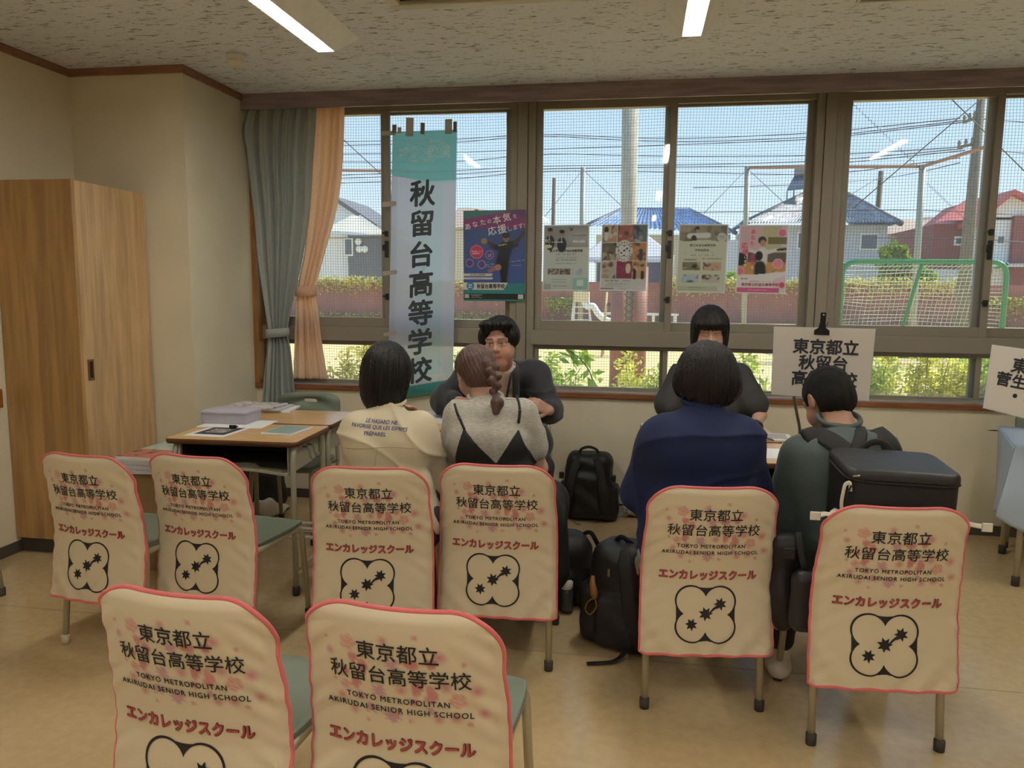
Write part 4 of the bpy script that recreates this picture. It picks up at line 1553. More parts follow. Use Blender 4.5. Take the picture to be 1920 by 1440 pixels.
# ================================================================== DESKS
M_DTOP = mat('desk_wood', (210, 170, 114), rough=.3, coat=.25, var=.12, vscale=5, vstretch=(2, 14, 2), detail=6)
M_DEDGE = mat('desk_edge', (92, 54, 30), rough=.4)
M_DTUBE = mat('desk_tube', (190, 184, 164), rough=.38, metal=.15)
M_TRAY = mat('desk_tray', (178, 172, 150), rough=.5)
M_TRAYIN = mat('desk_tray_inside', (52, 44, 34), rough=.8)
DH = .745
def desk(label, x, y, deg):
    """origin on the floor under the middle of the top; the open tray faces -y"""
    t = thing('school_desk', label, 'desk', (x, y, 0), math.radians(deg), 'school desks')
    w_, d = .325, .225
    def rr(e, r, z):
        pts = []
        for (cx, cy, a0) in ((w_-r, d-r, 0), (-w_+r, d-r, pi/2), (-w_+r, -d+r, pi), (w_-r, -d+r, 1.5*pi)):
            for k in range(5):
                a = a0+pi/2*k/4
                pts.append((cx+(r+e)*math.cos(a), cy+(r+e)*math.sin(a), z))
        return pts
    n = 20
    mb = MB()
    L_ = [rr(-.004, .03, DH-.0), rr(0, .03, DH-.003)]
    mb.add(L_[0], [tuple(range(n))], 0)
    vs = [p_ for q in (rr(-.004, .03, DH), rr(0, .03, DH-.004), rr(.001, .03, DH-.014), rr(-.003, .03, DH-.024)) for p_ in q]
    fs = []
    for i in range(3):
        for j in range(n):
            k = (j+1) % n
            fs.append((i*n+j, i*n+k, (i+1)*n+k, (i+1)*n+j))
    fs.append(tuple(3*n+j for j in range(n)))
    mb.add(vs, fs, 1, True)
    obj('desktop', mb, [M_DTOP, M_DEDGE], t)
    tr = MB()
    z0, z1 = DH-.150, DH-.026
    tw, td = .270, .190
    tr.box(-tw, -tw+.006, -td, td, z0, z1).box(tw-.006, tw, -td, td, z0, z1).box(-tw, tw, td-.006, td, z0, z1)
    # floor of the tray, lipped and dipping in the middle at its open side
    N = 12
    for i in range(N):
        a, c = -tw+2*tw*i/N, -tw+2*tw*(i+1)/N
        za, zc = (z0+.012*math.cos(a/tw*pi/2)-.012 for a in (a, c))
        za = z0-.012+.022*math.cos(a/tw*pi/2)
        zc = z0-.012+.022*math.cos(c/tw*pi/2)
        tr.hexa([(a, -td-.02, za-.004), (c, -td-.02, zc-.004), (a, td, z0-.004), (c, td, z0-.004), (a, -td-.02, za+.010), (c, -td-.02, zc+.010), (a, td, z0+.002), (c, td, z0+.002)])
    ob = obj('tray', tr, M_TRAY, t, bevel=.002)
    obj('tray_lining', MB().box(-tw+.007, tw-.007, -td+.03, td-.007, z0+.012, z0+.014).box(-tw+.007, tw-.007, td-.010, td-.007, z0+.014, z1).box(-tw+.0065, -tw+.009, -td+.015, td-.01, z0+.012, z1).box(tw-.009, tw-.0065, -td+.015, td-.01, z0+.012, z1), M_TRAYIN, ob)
    for s in (-1, 1):
        for yy in (-1, 1):
            lg = obj('leg', MB().tube(bend([(s*.292, yy*.190, .012), (s*.292, yy*.190, z1-.05), (s*.292, yy*.165, z1), (s*.292, yy*.05, z1)], .05, 5), .0135, 10), M_DTUBE, t)
            obj('rubber_foot', MB().lathe([(.004, 0), (.0175, .001), (.0185, .042), (.014, .046)], (s*.292, yy*.190, 0), 12), M_FOOT, lg)
        obj('side_rail', MB().tube([(s*.292, -.190, .115), (s*.292, .190, .115)], .010, 8), M_DTUBE, t)
    obj('stretcher', MB().tube([(-.292, .190, .20), (.292, .190, .20)], .011, 8).tube([(-.292, .190, .155), (.292, .190, .155)], .011, 8), M_DTUBE, t)
    hk = MB()
    hk.tube(bend([(.272, -.02, DH-.06), (.300, -.02, DH-.06), (.312, -.02, DH-.115), (.330, -.02, DH-.125), (.345, -.02, DH-.09)], .02, 4), .004, 6)
    hk.tube(bend([(.272, .04, DH-.06), (.300, .04, DH-.06), (.312, .04, DH-.115), (.330, .04, DH-.125), (.345, .04, DH-.09)], .02, 4), .004, 6)
    obj('bag_hook', hk, mat('steel', (150, 148, 140), rough=.3, metal=.9), t)
    return t
d0 = desk('school desk with open tray, nearest of the left pair', -1.868, 3.465, 2.5)
dup(d0, (-1.895, 3.935, 0), math.radians(182.5), 'school desk pushed against the far side of the left tray desk')
dup(d0, (-.765, 3.455, 0), math.radians(2), 'school desk in front of the woman with the braid')
dup(d0, (-.790, 3.925, 0), math.radians(182), 'school desk between the man in the jacket and the near desk')
dup(d0, (.385, 3.475, 0), math.radians(3), 'school desk with white papers, in front of the person in navy')
dup(d0, (.360, 3.945, 0), math.radians(183), 'school desk in front of the standing woman')

# ================================================================== THINGS ON THE DESKS
M_PAPER = mat('white_paper', (236, 236, 236), rough=.6)
M_PRINTG = mat('grey_print', (96, 96, 108), rough=.6)
def slab(name, label, cat, px, py, w_, d, h, deg, m, z=DH, group=None, extra=None, bevel=.001):
    p_ = zpt(px, py, z)
    t = thing(name, label, cat, (p_.x, p_.y, z), math.radians(deg), group)
    o = obj('sheet' if h < .004 else 'block', MB().box(-w_/2, w_/2, -d/2, d/2, 0.0003, h), m, t, bevel=bevel if h > .004 else 0)
    return t, o
def zpt(px, py, z):
    a, b_ = at(px, py, 1.0), Vector((0, 0, EYE))
    k = (z-EYE)/(a.z-EYE)
    return b_+(a-b_)*k
M_LILAC = mat('lilac_box', (180, 175, 188), rough=.5)
t = thing('box', 'lilac cardboard box with lid at the back of the left desk', 'box', (*zpt(435, 791, DH)[:2], DH+.004), math.radians(2))
obj('body', MB().box(-.125, .125, -.085, .085, 0, .052), M_LILAC, t, bevel=.003)
obj('lid', MB().box(-.129, .129, -.089, .089, .052, .064), mat('lilac_lid', (190, 184, 198), rough=.45), t, bevel=.003)
p = zpt(440, 795, DH)
t = thing('clipped_papers', 'white papers with a black clip under the lilac box', 'paper', (p.x, p.y, DH), math.radians(4))
obj('sheet', MB().box(-.15, .19, -.115, .11, .0005, .003), M_PAPER, t)
obj('binder_clip', MB().prism([(.03, -.125, 0), (.03, -.095, .006), (.03, -.125, .018)], (.035, 0, 0)).box(.04, .055, -.135, -.125, .006, .012), M_BLACK, t)
p = zpt(497, 769, DH)
grp = 'magazines stacked on the left desks'
for i, (dx, dy, w_, d, h, rz, lab, m) in enumerate(((.02, .02, .30, .21, .012, 8, 'lowest magazine of the stack behind the lilac box', M_PAPER), (-.01, .0, .29, .21, .010, 3, 'middle magazine of the stack behind the lilac box', mat('grey_magazine', (200, 198, 204), rough=.4)),
                                                 (-.05, -.01, .29, .21, .008, -3, 'printed magazine on top of the stack behind the lilac box', mat('magazine_cover', (228, 222, 220), rough=.35, col2=(150, 140, 150), vscale=24, ramp=(.40, .5))))):
    t = thing('magazine', lab, 'magazine', (p.x+dx, p.y+dy, DH+.0125*i), math.radians(rz), grp)
    obj('pages', MB().box(-w_/2, w_/2, -d/2, d/2, .0005, h), m, t, bevel=.001)
p = zpt(413, 808, DH)
t = thing('leaflet', 'white leaflet with a dark printed square frame on the left desk', 'paper', (p.x, p.y, DH), math.radians(-2))
obj('sheet', MB().box(-.105, .105, -.148, .148, .0004, .0012), M_PAPER, t)
obj('print', MB().box(-.080, .080, -.100, .105, .0012, .0016), mat('navy_print', (54, 54, 70), rough=.5), t)
obj('blank_panel', MB().box(-.048, .048, -.055, .045, .0016, .0020), mat('pale_print', (176, 172, 166), rough=.5, col2=(110, 106, 104), vscale=60, ramp=(.45, .55)), t)
p = zpt(539, 809, DH)
t = thing('booklet', 'pale green booklet at the right of the left desk', 'book', (p.x, p.y, DH), math.radians(-4))
obj('pages', MB().box(-.082, .082, -.108, .108, .0004, .009), M_PAPER, t, bevel=.0015)
obj('front_cover', MB().box(-.074, .074, -.100, .100, .009, .0098), mat('pale_green_card', (146, 166, 160), rough=.35), t)
# magazines on a low pile beside the wardrobe
p = at(268, 840, 3.30)
pile = 'magazines piled beside the wardrobe'
base = thing('cardboard_carton', 'plain carton under the pile of magazines beside the wardrobe', 'carton', (-2.44, 3.62, 0), math.radians(4))
obj('side', MB().box(-.17, .17, -.17, .17, 0, .52), mat('carton', (150, 122, 86), rough=.8), base, bevel=.004)
obj('flap', MB().box(-.17, .17, -.172, -.168, .36, .52), mat('carton', (150, 122, 86)), base)
for i in range(4):
    t = thing('magazine', ('lowest', 'second', 'third', 'topmost, red and mint printed')[i]+' magazine on the carton beside the wardrobe', 'magazine', (-2.44+.01*i, 3.60, .521+.022*i), math.radians(6-3*i), pile)
    if i < 3:
        obj('pages', MB().box(-.15, .15, -.21, .21, 0, .021), mat('grey_magazine', (200, 198, 204)), t, bevel=.002)
    else:
        obj('pages', MB().box(-.15, .15, -.21, .21, 0, .018), M_PAPER, t, bevel=.002)
        obj('front_cover', MB().box(-.148, .148, -.208, -.02, .018, .0190), mat('coral_cover', (206, 128, 116), rough=.3, col2=(96, 52, 56), vscale=22, ramp=(.38, .46)), t)
        obj('title_band', MB().box(-.148, .148, -.02, .208, .018, .0190), mat('mint_cover', (170, 204, 188), rough=.3, col2=(214, 208, 196), vscale=30, ramp=(.45, .55)), t)
# papers on the middle desks
M_PRINT = mat('printed_sheet', (232, 232, 234), rough=.5, col2=(150, 152, 166), vscale=40, vstretch=(1, 3, 1), ramp=(.38, .46))
for i in range(3):
    p = zpt(818, 787, DH)
    t = thing('handout', ('bottom', 'middle', 'top')[i]+' handout of the stack between the two seated students, on the far desk', 'paper', (p.x+.015*i, p.y+.01*i, DH+.009*i), math.radians(5*i), 'handouts stacked on the far middle desk')
    obj('sheet', MB().box(-.10, .10, -.14, .14, .0005, .0085), M_PRINT if i == 2 else M_PAPER, t)
p = zpt(826, 832, DH)
t = thing('handout', 'printed handout on the near desk between the two seated students', 'paper', (p.x-.01, p.y, DH), math.radians(4))
obj('sheet', MB().box(-.11, .11, -.15, .15, .0005, .002), M_PRINT, t)
# tablet in a black stand case, seen from behind
p = zpt(1012.6, 793.6, DH)
t = thing('tablet', 'black tablet in a folding stand case in front of the man', 'tablet', (p.x-.11, p.y-.15, DH), math.radians(-4))
ta = Matrix.Rotation(math.radians(18), 4, 'X')
obj('case_back', MB().box(-.125, .105, -.005, .005, .004, .150, M=ta), mat('black_case', (30, 30, 32), rough=.5), t, bevel=.004)
obj('camera_bump', MB().box(.070, .096, -.008, -.005, .116, .142, M=ta), mat('lens_black', (14, 14, 16), rough=.15), t, bevel=.002)
obj('stand_flap', MB().add([(-.125, -.022, .07), (.095, -.022, .07), (.085, -.055, .002), (-.115, -.055, .002)], [(0, 1, 2, 3)]), MATS['black_case'], t, solid=.004)
obj('stylus', MB().tube([(-.10, -.045, .156), (.045, -.046, .156)], .0045, 8), M_WHITE, t)
# right-hand desk
p = zpt(1452, 850, DH)
t = thing('paper_sheet', 'blank white sheet on the desk left of the boy', 'paper', (p.x-.04, p.y, DH), math.radians(2))
obj('sheet', MB().box(-.10, .10, -.12, .10, .0004, .0014), M_PAPER, t)
p = zpt(1440, 823, DH)
t = thing('card_case', 'white case framing a grey card, on the desk before the standing woman', 'case', (p.x-.01, p.y+.015, DH), math.radians(-4))
obj('frame', MB().box(-.12, .12, -.085, .085, .0005, .012), M_WHITE, t, bevel=.004)
obj('card', MB().box(-.098, .098, -.066, .066, .012, .0126), mat('grey_card', (170, 164, 160), rough=.5), t)
a, c = zpt(1419, 815, DH+.016), zpt(1452, 826, DH+.016)
t = thing('pen', 'brown pen lying across the grey card', 'pen', a)
d = c-a
obj('barrel', MB().tube([(0, 0, 0), d*.92], .0045, 8), mat('brown_pen', (110, 66, 44), rough=.35), t)
obj('tip', MB().tube([d*.92, d], [.0045, .001], 8), mat('brown_pen', (110, 66, 44)), t)

# ================================================================== WARDROBE
M_OAK = mat('oak_veneer', (178, 138, 88), rough=.42, var=.20, vscale=3.2, vstretch=(9, 9, .7), detail=7, coat=.08)
M_OAKD = mat('oak_veneer_door', (200, 166, 122), rough=.40, var=.18, vscale=3.2, vstretch=(9, 9, .7), detail=7, coat=.1)
t = thing('wardrobe', 'tall oak veneer wardrobe with sliding door in the left corner', 'wardrobe', (-3.09, 3.86, 0))
x0, x1, y0, y1, zt = XL+.004+3.09, -2.863+3.09, 3.565-3.86, CY-.006-3.86, 1.990
obj('carcass', MB().box(x0, x1-.024, y0, y1, .085, zt).box(x1-.026, x1, y0, y0+.018, .085, zt), M_OAK, t, bevel=.002)
obj('plinth', MB().box(x0, x1-.03, y0+.03, y1, 0, .085), mat('plinth', (70, 66, 60), rough=.6), t)
dr = obj('sliding_door', MB().box(x1-.020, x1-.002, y0+.022, y1-.003, .095, zt-.002), M_OAKD, t, bevel=.002)
hz0, hz1 = .955, 1.065
yh = at(166, 700, 3.62).y-3.86-.005
hh = MB()
hh.box(x1-.004, x1+.004, yh, yh+.008, hz0, hz1).box(x1-.004, x1+.004, yh+.034, yh+.042, hz0, hz1).box(x1-.004, x1+.004, yh+.008, yh+.034, hz0, hz0+.012).box(x1-.004, x1+.004, yh+.008, yh+.034, hz1-.012, hz1)
o = obj('recessed_pull', hh, mat('bronze_pull', (134, 104, 70), rough=.35, metal=.6), dr)
o2 = obj('pull_recess', MB().box(x1-.004, x1-.001, yh+.008, yh+.034, hz0+.012, hz1-.012), mat('pull_dark', (44, 28, 18), rough=.7), dr)

# ================================================================== SIGN BOARDS ON GOOSENECK CLAMPS
M_BOARD = mat('laminated_board', (226, 220, 212), rough=.35)
M_BOARDE = mat('clear_laminate_edge', (222, 228, 232), rough=.2)
M_SIGNINK = mat('sign_ink', (44, 46, 56), rough=.5)
M_GOOSE = mat('gooseneck', (120, 112, 100), rough=.4, metal=.6)
def sign(label, quad, Y, lines, size, foot):
    q = [at(x, y, Y) for x, y in quad]      # top-left, top-right, bottom-right, bottom-left
    t = thing('sign_board', label, 'sign', q[3])
    L_ = [v-t.location for v in q]
    nrm = (L_[1]-L_[0]).cross(L_[3]-L_[0]).normalized()
    if nrm.y > 0:
        nrm = -nrm
    ctr = sum(L_, Vector())/4
    inn = [v+(ctr-v)*.022 for v in L_]
    obj('laminate', MB().prism(L_, -nrm*.002), M_BOARDE, t)
    bd = MB().prism([v+nrm*.0008 for v in inn], nrm*.0006)
    ux = ((L_[1]-L_[0])+(L_[2]-L_[3])).normalized()
    uy = ux.cross(nrm)
    if uy.z < 0:
        uy = -uy
    for (s, fx, fy, k) in lines:
        v, f = text2d(s, size*k, .030, 'LEFT')
        o_ = L_[0].lerp(L_[1], fx).lerp(L_[3].lerp(L_[2], fx), fy)
        bd.add([o_+ux*x+uy*y+nrm*(.002+l_) for x, y, l_ in v], f, 1)
    obj('card', bd, [M_BOARD, M_SIGNINK], t)
    return t, L_, ux, uy, nrm
t, L_, ux, uy, nrm = sign('laminated sign with black clip on top, above the boy', ((1451, 612), (1642, 616.5), (1629, 752), (1446, 740)), 3.33,
     [('東京都立', .195, .355, 1), ('秋留台', .262, .585, 1), ('高等学校', .195, .815, 1)], .0655, None)
cp = L_[0].lerp(L_[1], .475)
ck = MB()
ck.prism([cp+ux*a+uy*b_+nrm*.006 for a, b_ in ((-.030, -.030), (.030, -.030), (.030, -.012), (.014, 0), (.012, .020), (-.012, .020), (-.014, 0), (-.030, -.012))], nrm*.004)
ck.prism([cp+ux*a+uy*b_+nrm*.010 for a, b_ in ((-.011, .012), (.011, .012), (.011, .062), (-.011, .062))], nrm*.003)
ck.prism([cp+ux*a+uy*b_-nrm*.010 for a, b_ in ((-.030, -.024), (.030, -.024), (.030, -.010), (-.030, -.010))], nrm*.004)
o = obj('bulldog_clip', ck, mat('black_clip', (34, 32, 32), rough=.35, metal=.5), t, bevel=.001)
obj('clip_spring', MB().tube(bend([cp+ux*.014+uy*.004+nrm*.012, cp+ux*.028+uy*.040+nrm*.014, cp+ux*.016+uy*.046+nrm*.014], .01, 4), .003, 6).lathe([(.002, -.003), (.0055, 0), (.002, .003)], cp+uy*.052+nrm*.014, 10, 0, 'y'), mat('chrome', (190, 190, 188), rough=.15, metal=1), t)
g0 = at(1487, 735, 3.335)
t2 = thing('gooseneck_clamp', 'bent metal gooseneck clamped to the desk, carrying the clipped sign', 'clamp', (.66, 3.36, DH))
obj('neck', MB().tube(bend([(0, 0, .005), at(1502, 815, 3.36)-t2.location, at(1494, 775, 3.35)-t2.location, at(1487, 738, 3.345)-t2.location, at(1500, 680, 3.35)-t2.location, at(1540, 630, 3.35)-t2.location], .08, 4), .0065, 8), M_GOOSE, t2)
obj('jaw', MB().box(-.015, .015, -.02, .02, .0, .02).box(-.015, .015, .0, .02, -.05, 0), M_GOOSE, t2, bevel=.002)
t, L_, ux, uy, nrm = sign('laminated sign cut off by the right edge of the frame', ((1860, 646), (2052, 672), (2040, 816), (1843, 765)), 3.90,
     [('東海大学', .205, .345, 1), ('菅生高等学校', .072, .575, .90), ('・中等部', .19, .80, 1)], .0765, None)
t2 = thing('gooseneck_clamp', 'gooseneck clamp carrying the sign at the right edge, below the frame of the board', 'clamp', (2.20, 4.10, .72))
obj('neck', MB().tube(bend([(0, 0, 0), at(1960, 800, 3.93)-t2.location, at(1955, 740, 3.93)-t2.location], .05, 4), .0065, 8), M_GOOSE, t2)
obj('jaw', MB().box(-.015, .015, -.02, .02, -.012, .02), M_GOOSE, t2)

# ================================================================== CLOTHED TABLE AT THE RIGHT
tl0, tl1 = zpt(1903, 1098, 0), zpt(1878, 1037, 0)
av = (tl1-tl0).normalized()                     # the table stands a little turned: av runs along its end, au along its length
au = Vector((av.y, -av.x, 0))
t = thing('folding_table', 'long table with tan legs under the pale blue cloth', 'table', (tl0.x, tl0.y, 0))
TLn = 1.10
def tp_(u, v, z):
    return au*u+av*v+Vector((0, 0, z))
tb_ = MB().hexa([tp_(-.05, -.05, .69), tp_(TLn, -.05, .69), tp_(-.05, .59, .69), tp_(TLn, .59, .69), tp_(-.05, -.05, .712), tp_(TLn, -.05, .712), tp_(-.05, .59, .712), tp_(TLn, .59, .712)])
obj('tabletop', tb_, mat('table_white', (214, 214, 210), rough=.4), t)
for (u, v) in ((0, 0), (0, .54), (TLn-.06, 0), (TLn-.06, .54)):
    q = tp_(u, v, 0)
    lg = obj('leg', MB().tube([q+Vector((0, 0, .012)), q+Vector((.004, 0, .69))], .0145, 10), M_FRAME, t)
    obj('rubber_foot', MB().lathe([(.004, 0), (.0185, .001), (.0195, .046), (.014, .050)], q, 12), M_FOOT, lg)
obj('stretcher', MB().tube([tp_(0, 0, .25), tp_(TLn-.06, 0, .25)], .010, 8), M_FRAME, t)
ca = at(1866, 967, 3.98)-t.location
def cl(u, v):
    # front drop, its corner pulled out to a hanging point
    top = tp_(-.06+u*(TLn+.04), -.062, .716)
    k = max(0, 1-u*3.2)
    bt = tp_(-.06+u*(TLn+.04), -.085-.015*math.sin(17*u), .27-.05*math.sin(5*u))
    bt = bt.lerp(ca, k*k*(3-2*k))
    q_ = top.lerp(bt, v)
    q_ += av*(-.016*math.sin(15*u+2*v)*v)
    return q_+t.location
def cs(u, v):
    # end drop, falling back under the corner
    top = tp_(-.062, -.06+u*.66, .716)
    k = max(0, 1-u*2.2)
    bt = tp_(-.085+.03*u, -.06+u*.66, .31+.03*math.sin(7*u)).lerp(ca, k*k*(3-2*k))
    q_ = top.lerp(bt, v)
    q_ += au*(.020*math.sin(9*u)*v)
    return q_+t.location
mb = MB().grid(cl, 90, 26)
mb.grid(lambda u, v: tp_(-.06+u*(TLn+.04), -.06+v*.66, .716)+t.location, 12, 8)
mb.grid(cs, 30, 20)
tag(obj('tablecloth', mb, mat('pale_blue_cloth', (190, 206, 226), rough=.75, trans=.1), solid=.001), 'pale blue cloth hanging in a slant off the table at the right edge', 'tablecloth')
# pale tube leg at the far left edge
p = zpt(8, 1118, 0)
dup(t_chair, (p.x-.200, p.y-.415, 0), math.radians(2), 'bare chair against the left wall, only its pale front leg in the frame', 'bare grey-green school chairs')
# ================================================================== BANNER, POSTERS, BAGS
def sheet(name, label, cat, quad, Y, nu, nv, paint, texts, inks, m, group=None, Ybot=None, solid=.0006):
    """a printed sheet between four corners (pixel points at depth Y); paint(u, v) gives its colours, texts lie on its face.
    texts: (string, u, v, height as share of the sheet height, ink index, bold, rotation in degrees, max width share)"""
    Yb = Ybot if Ybot is not None else Y
    q = [at(quad[0][0], quad[0][1], Y), at(quad[1][0], quad[1][1], Y), at(quad[2][0], quad[2][1], Yb), at(quad[3][0], quad[3][1], Yb)]
    t = thing(name, label, cat, q[3], 0, group)
    q = [p_-t.location for p_ in q]
    W_ = ((q[1]-q[0]).length+(q[2]-q[3]).length)/2
    H_ = ((q[0]-q[3]).length+(q[1]-q[2]).length)/2
    nrm = (q[1]-q[0]).cross(q[3]-q[0]).normalized()
    if nrm.y > 0:
        nrm = -nrm
    def S(u, v, lift=0.0):
        return q[0].lerp(q[1], u).lerp(q[3].lerp(q[2], u), v)+nrm*lift
    mb = MB()
    uu, vv = np.meshgrid(np.arange(nu)/(nu-1), np.arange(nv)/(nv-1))
    uu, vv = uu.ravel(), vv.ravel()
    vs = [S(a, b_) for a, b_ in zip(uu, vv)]
    fs = []
    for j in range(nv-1):
        for i in range(nu-1):
            a = j*nu+i
            fs.append((a, a+nu, a+nu+1, a+1))
    mb.add(vs, fs, 0)
    col = paint(uu, vv, W_/H_)
    for (s, u, v, h, ink, bold, rot, wmax) in texts:
        tv, tf = text2d(s, 1.0, bold, 'LEFT')
        lo, hi = tv.min(0), tv.max(0)
        lo[2] = hi[2] = 0
        k = h*H_
        kx = min(k, wmax*W_/(hi[0]-lo[0])) if wmax else k
        tv = (tv-(lo+hi)/2)*np.array([kx, k, 1])
        a = math.radians(rot)
        c_, s_ = math.cos(a), math.sin(a)
        pts = [S(u+(x*c_-y*s_)/W_, v-(x*s_+y*c_)/H_, .0012+l_) for x, y, l_ in tv]
        mb.add(pts, tf, 1+ink)
    full = np.zeros((len(mb.v), 3))
    full[:len(col)] = col
    o = obj('print', mb, [m]+inks, t, col=full, fixn=False)
    return t, S, W_, H_

class Art:
    """a colour picture over (u, v), painted shape by shape"""
    def __init__(self, u, v, asp, base):
        self.u, self.v, self.asp = u, v, asp
        self.c = np.tile(np.array(lin(base)), (len(u), 1))
    def mix(self, a, col):
        a = np.clip(a, 0, 1)[:, None]
        self.c = self.c*(1-a)+np.array(lin(col))*a
        return self
    def rect(self, u0, v0, u1, v1, col, a=1.0):
        return self.mix(a*((self.u >= u0) & (self.u <= u1) & (self.v >= v0) & (self.v <= v1)), col)
    def oval(self, u, v, ru, rv, col, a=1.0, rot=0.0, soft=8.0):
        x, y = (self.u-u)*self.asp, self.v-v
        r = math.radians(rot)
        x, y = x*math.cos(r)+y*math.sin(r), -x*math.sin(r)+y*math.cos(r)
        d = np.hypot(x/(ru*self.asp), y/rv)
        return self.mix(a*np.clip((1-d)*soft, 0, 1), col)
    def ring(self, u, v, r, wd, col):
        d = np.hypot((self.u-u)*self.asp, self.v-v)
        return self.mix(np.clip((wd-np.abs(d-r))/wd*2, 0, 1), col)
    def line(self, u0, v0, u1, v1, wd, col, a=1.0, wd1=None):
        p = np.stack([self.u*self.asp, self.v], 1)
        A, B = np.array([u0*self.asp, v0]), np.array([u1*self.asp, v1])
        h = np.clip(((p-A)@(B-A))/((B-A)@(B-A)), 0, 1)
        d = np.linalg.norm(p-A-h[:, None]*(B-A), axis=1)
        w_ = wd if wd1 is None else wd+(wd1-wd)*h
        return self.mix(a*np.clip((w_-d)/w_*3, 0, 1), col)
    def half(self, f, col, a=1.0):
        return self.mix(a*f(self.u, self.v), col)
    def speck(self, u0, v0, u1, v1, cols, seed, k=14, a=.8):
        """a small blurred photograph: patches of the given colours"""
        r = random.Random(seed)
        m = (self.u >= u0) & (self.u <= u1) & (self.v >= v0) & (self.v <= v1)
        keep = self.c.copy()
        self.rect(u0, v0, u1, v1, cols[0])
        for i in range(k):
            self.oval(r.uniform(u0, u1), r.uniform(v0, v1), (u1-u0)*r.uniform(.08, .26), (v1-v0)*r.uniform(.1, .3), cols[r.randrange(len(cols))], a, r.uniform(0, 180), 3)
        self.c = np.where(m[:, None], self.c, keep)
        return self

M_SHEET = sheet_mat('laminated_poster', 'pcol', .22, .03, .35)
M_GLOSSY = sheet_mat('glossy_poster', 'pcol', .06, .0, .3)
M_NOBORI = sheet_mat('banner_cloth', 'pcol', .52, .10, .7)
def ink(n, c, tr=.15):
    return mat('ink_'+n, c, rough=.5, trans=tr)
I_DARK, I_GREY, I_WHITE, I_PINK, I_RED = ink('dark', (44, 46, 52)), ink('grey', (92, 92, 92)), ink('white', (248, 248, 248), .35), ink('pink', (206, 70, 110)), ink('red', (170, 60, 76))
I_NOB = mat('ink_banner', (66, 74, 82), rough=.6, trans=.2)

# ---------- tall banner
def p_banner(u, v, asp):
    A = Art(u, v, asp, (214, 222, 238))
    A.rect(.42, .0, .80, 1, (190, 222, 232), .55)
    A.rect(.0, .0, .10, 1, (196, 206, 226), .5)
    A.half(lambda u, v: (v < .185+.02*np.sin(u*2.6)-.035*(1-u)).astype(float), (176, 222, 224))
    A.half(lambda u, v: (v < .158+.030*np.sin(u*1.9)).astype(float), (138, 206, 212))
    A.rect(0, .955, 1, 1, (90, 168, 158))
    A.rect(0, .925, 1, .956, (228, 228, 226))
    return A.c
tx = [('秋留台高等学校'[i], .485, (y-243)/(752-243), .102, 0, .030, 0, None) for i, y in enumerate((360, 417, 476, 533, 589, 645, 701))]
tx += [('#だから都立高', .50, (281-243)/509, .052, 1, 0, -2, .80), ('PROJECT TORITSU', .47, (299.5-243)/509, .012, 1, .01, 0, .46), ('まっすぐ、前へ。未来の都立', .5, (262-243)/509, .016, 1, 0, -2, .62)]
tb, S, W_, H_ = sheet('nobori_banner', 'tall white and teal banner with seven large vertical characters on the window', 'banner', ((736, 247), (857, 243), (849, 732), (727, 752)), 4.948, 90, 260, p_banner, tx, [I_NOB, I_WHITE], M_NOBORI, Ybot=4.885)
M_TAPE = mat('masking_tape', (206, 200, 190), rough=.5, trans=.5)
M_TAPED = mat('kraft_tape', (120, 108, 96), rough=.5)
for (u, v, w_, h_, m, r) in ((.03, -.01, .07, .030, M_TAPED, 0), (.27, -.015, .12, .068, M_TAPE, 3), (.47, -.008, .065, .042, M_TAPED, 8), (.87, -.012, .11, .055, M_TAPE, 0), (.97, -.010, .055, .040, M_TAPED, 0), (.11, -.004, .06, .022, M_TAPE, 0),
                             (-.06, .005, .22, .016, M_TAPE, 0), (-.03, .262, .22, .018, M_TAPE, 0), (.0, .516, .22, .016, M_TAPE, 0), (.02, .745, .20, .014, M_TAPE, 0)):
    a = math.radians(r)
    P = []
    for sx, sy in ((-1, -1), (1, -1), (1, 1), (-1, 1)):
        x, y = sx*w_/2, sy*h_/2
        P.append(S(u+x*math.cos(a), v+y+x*math.sin(a)*W_/H_, .003))
    obj('tape', MB().prism(P, (0, .0006, 0)), m, tb)

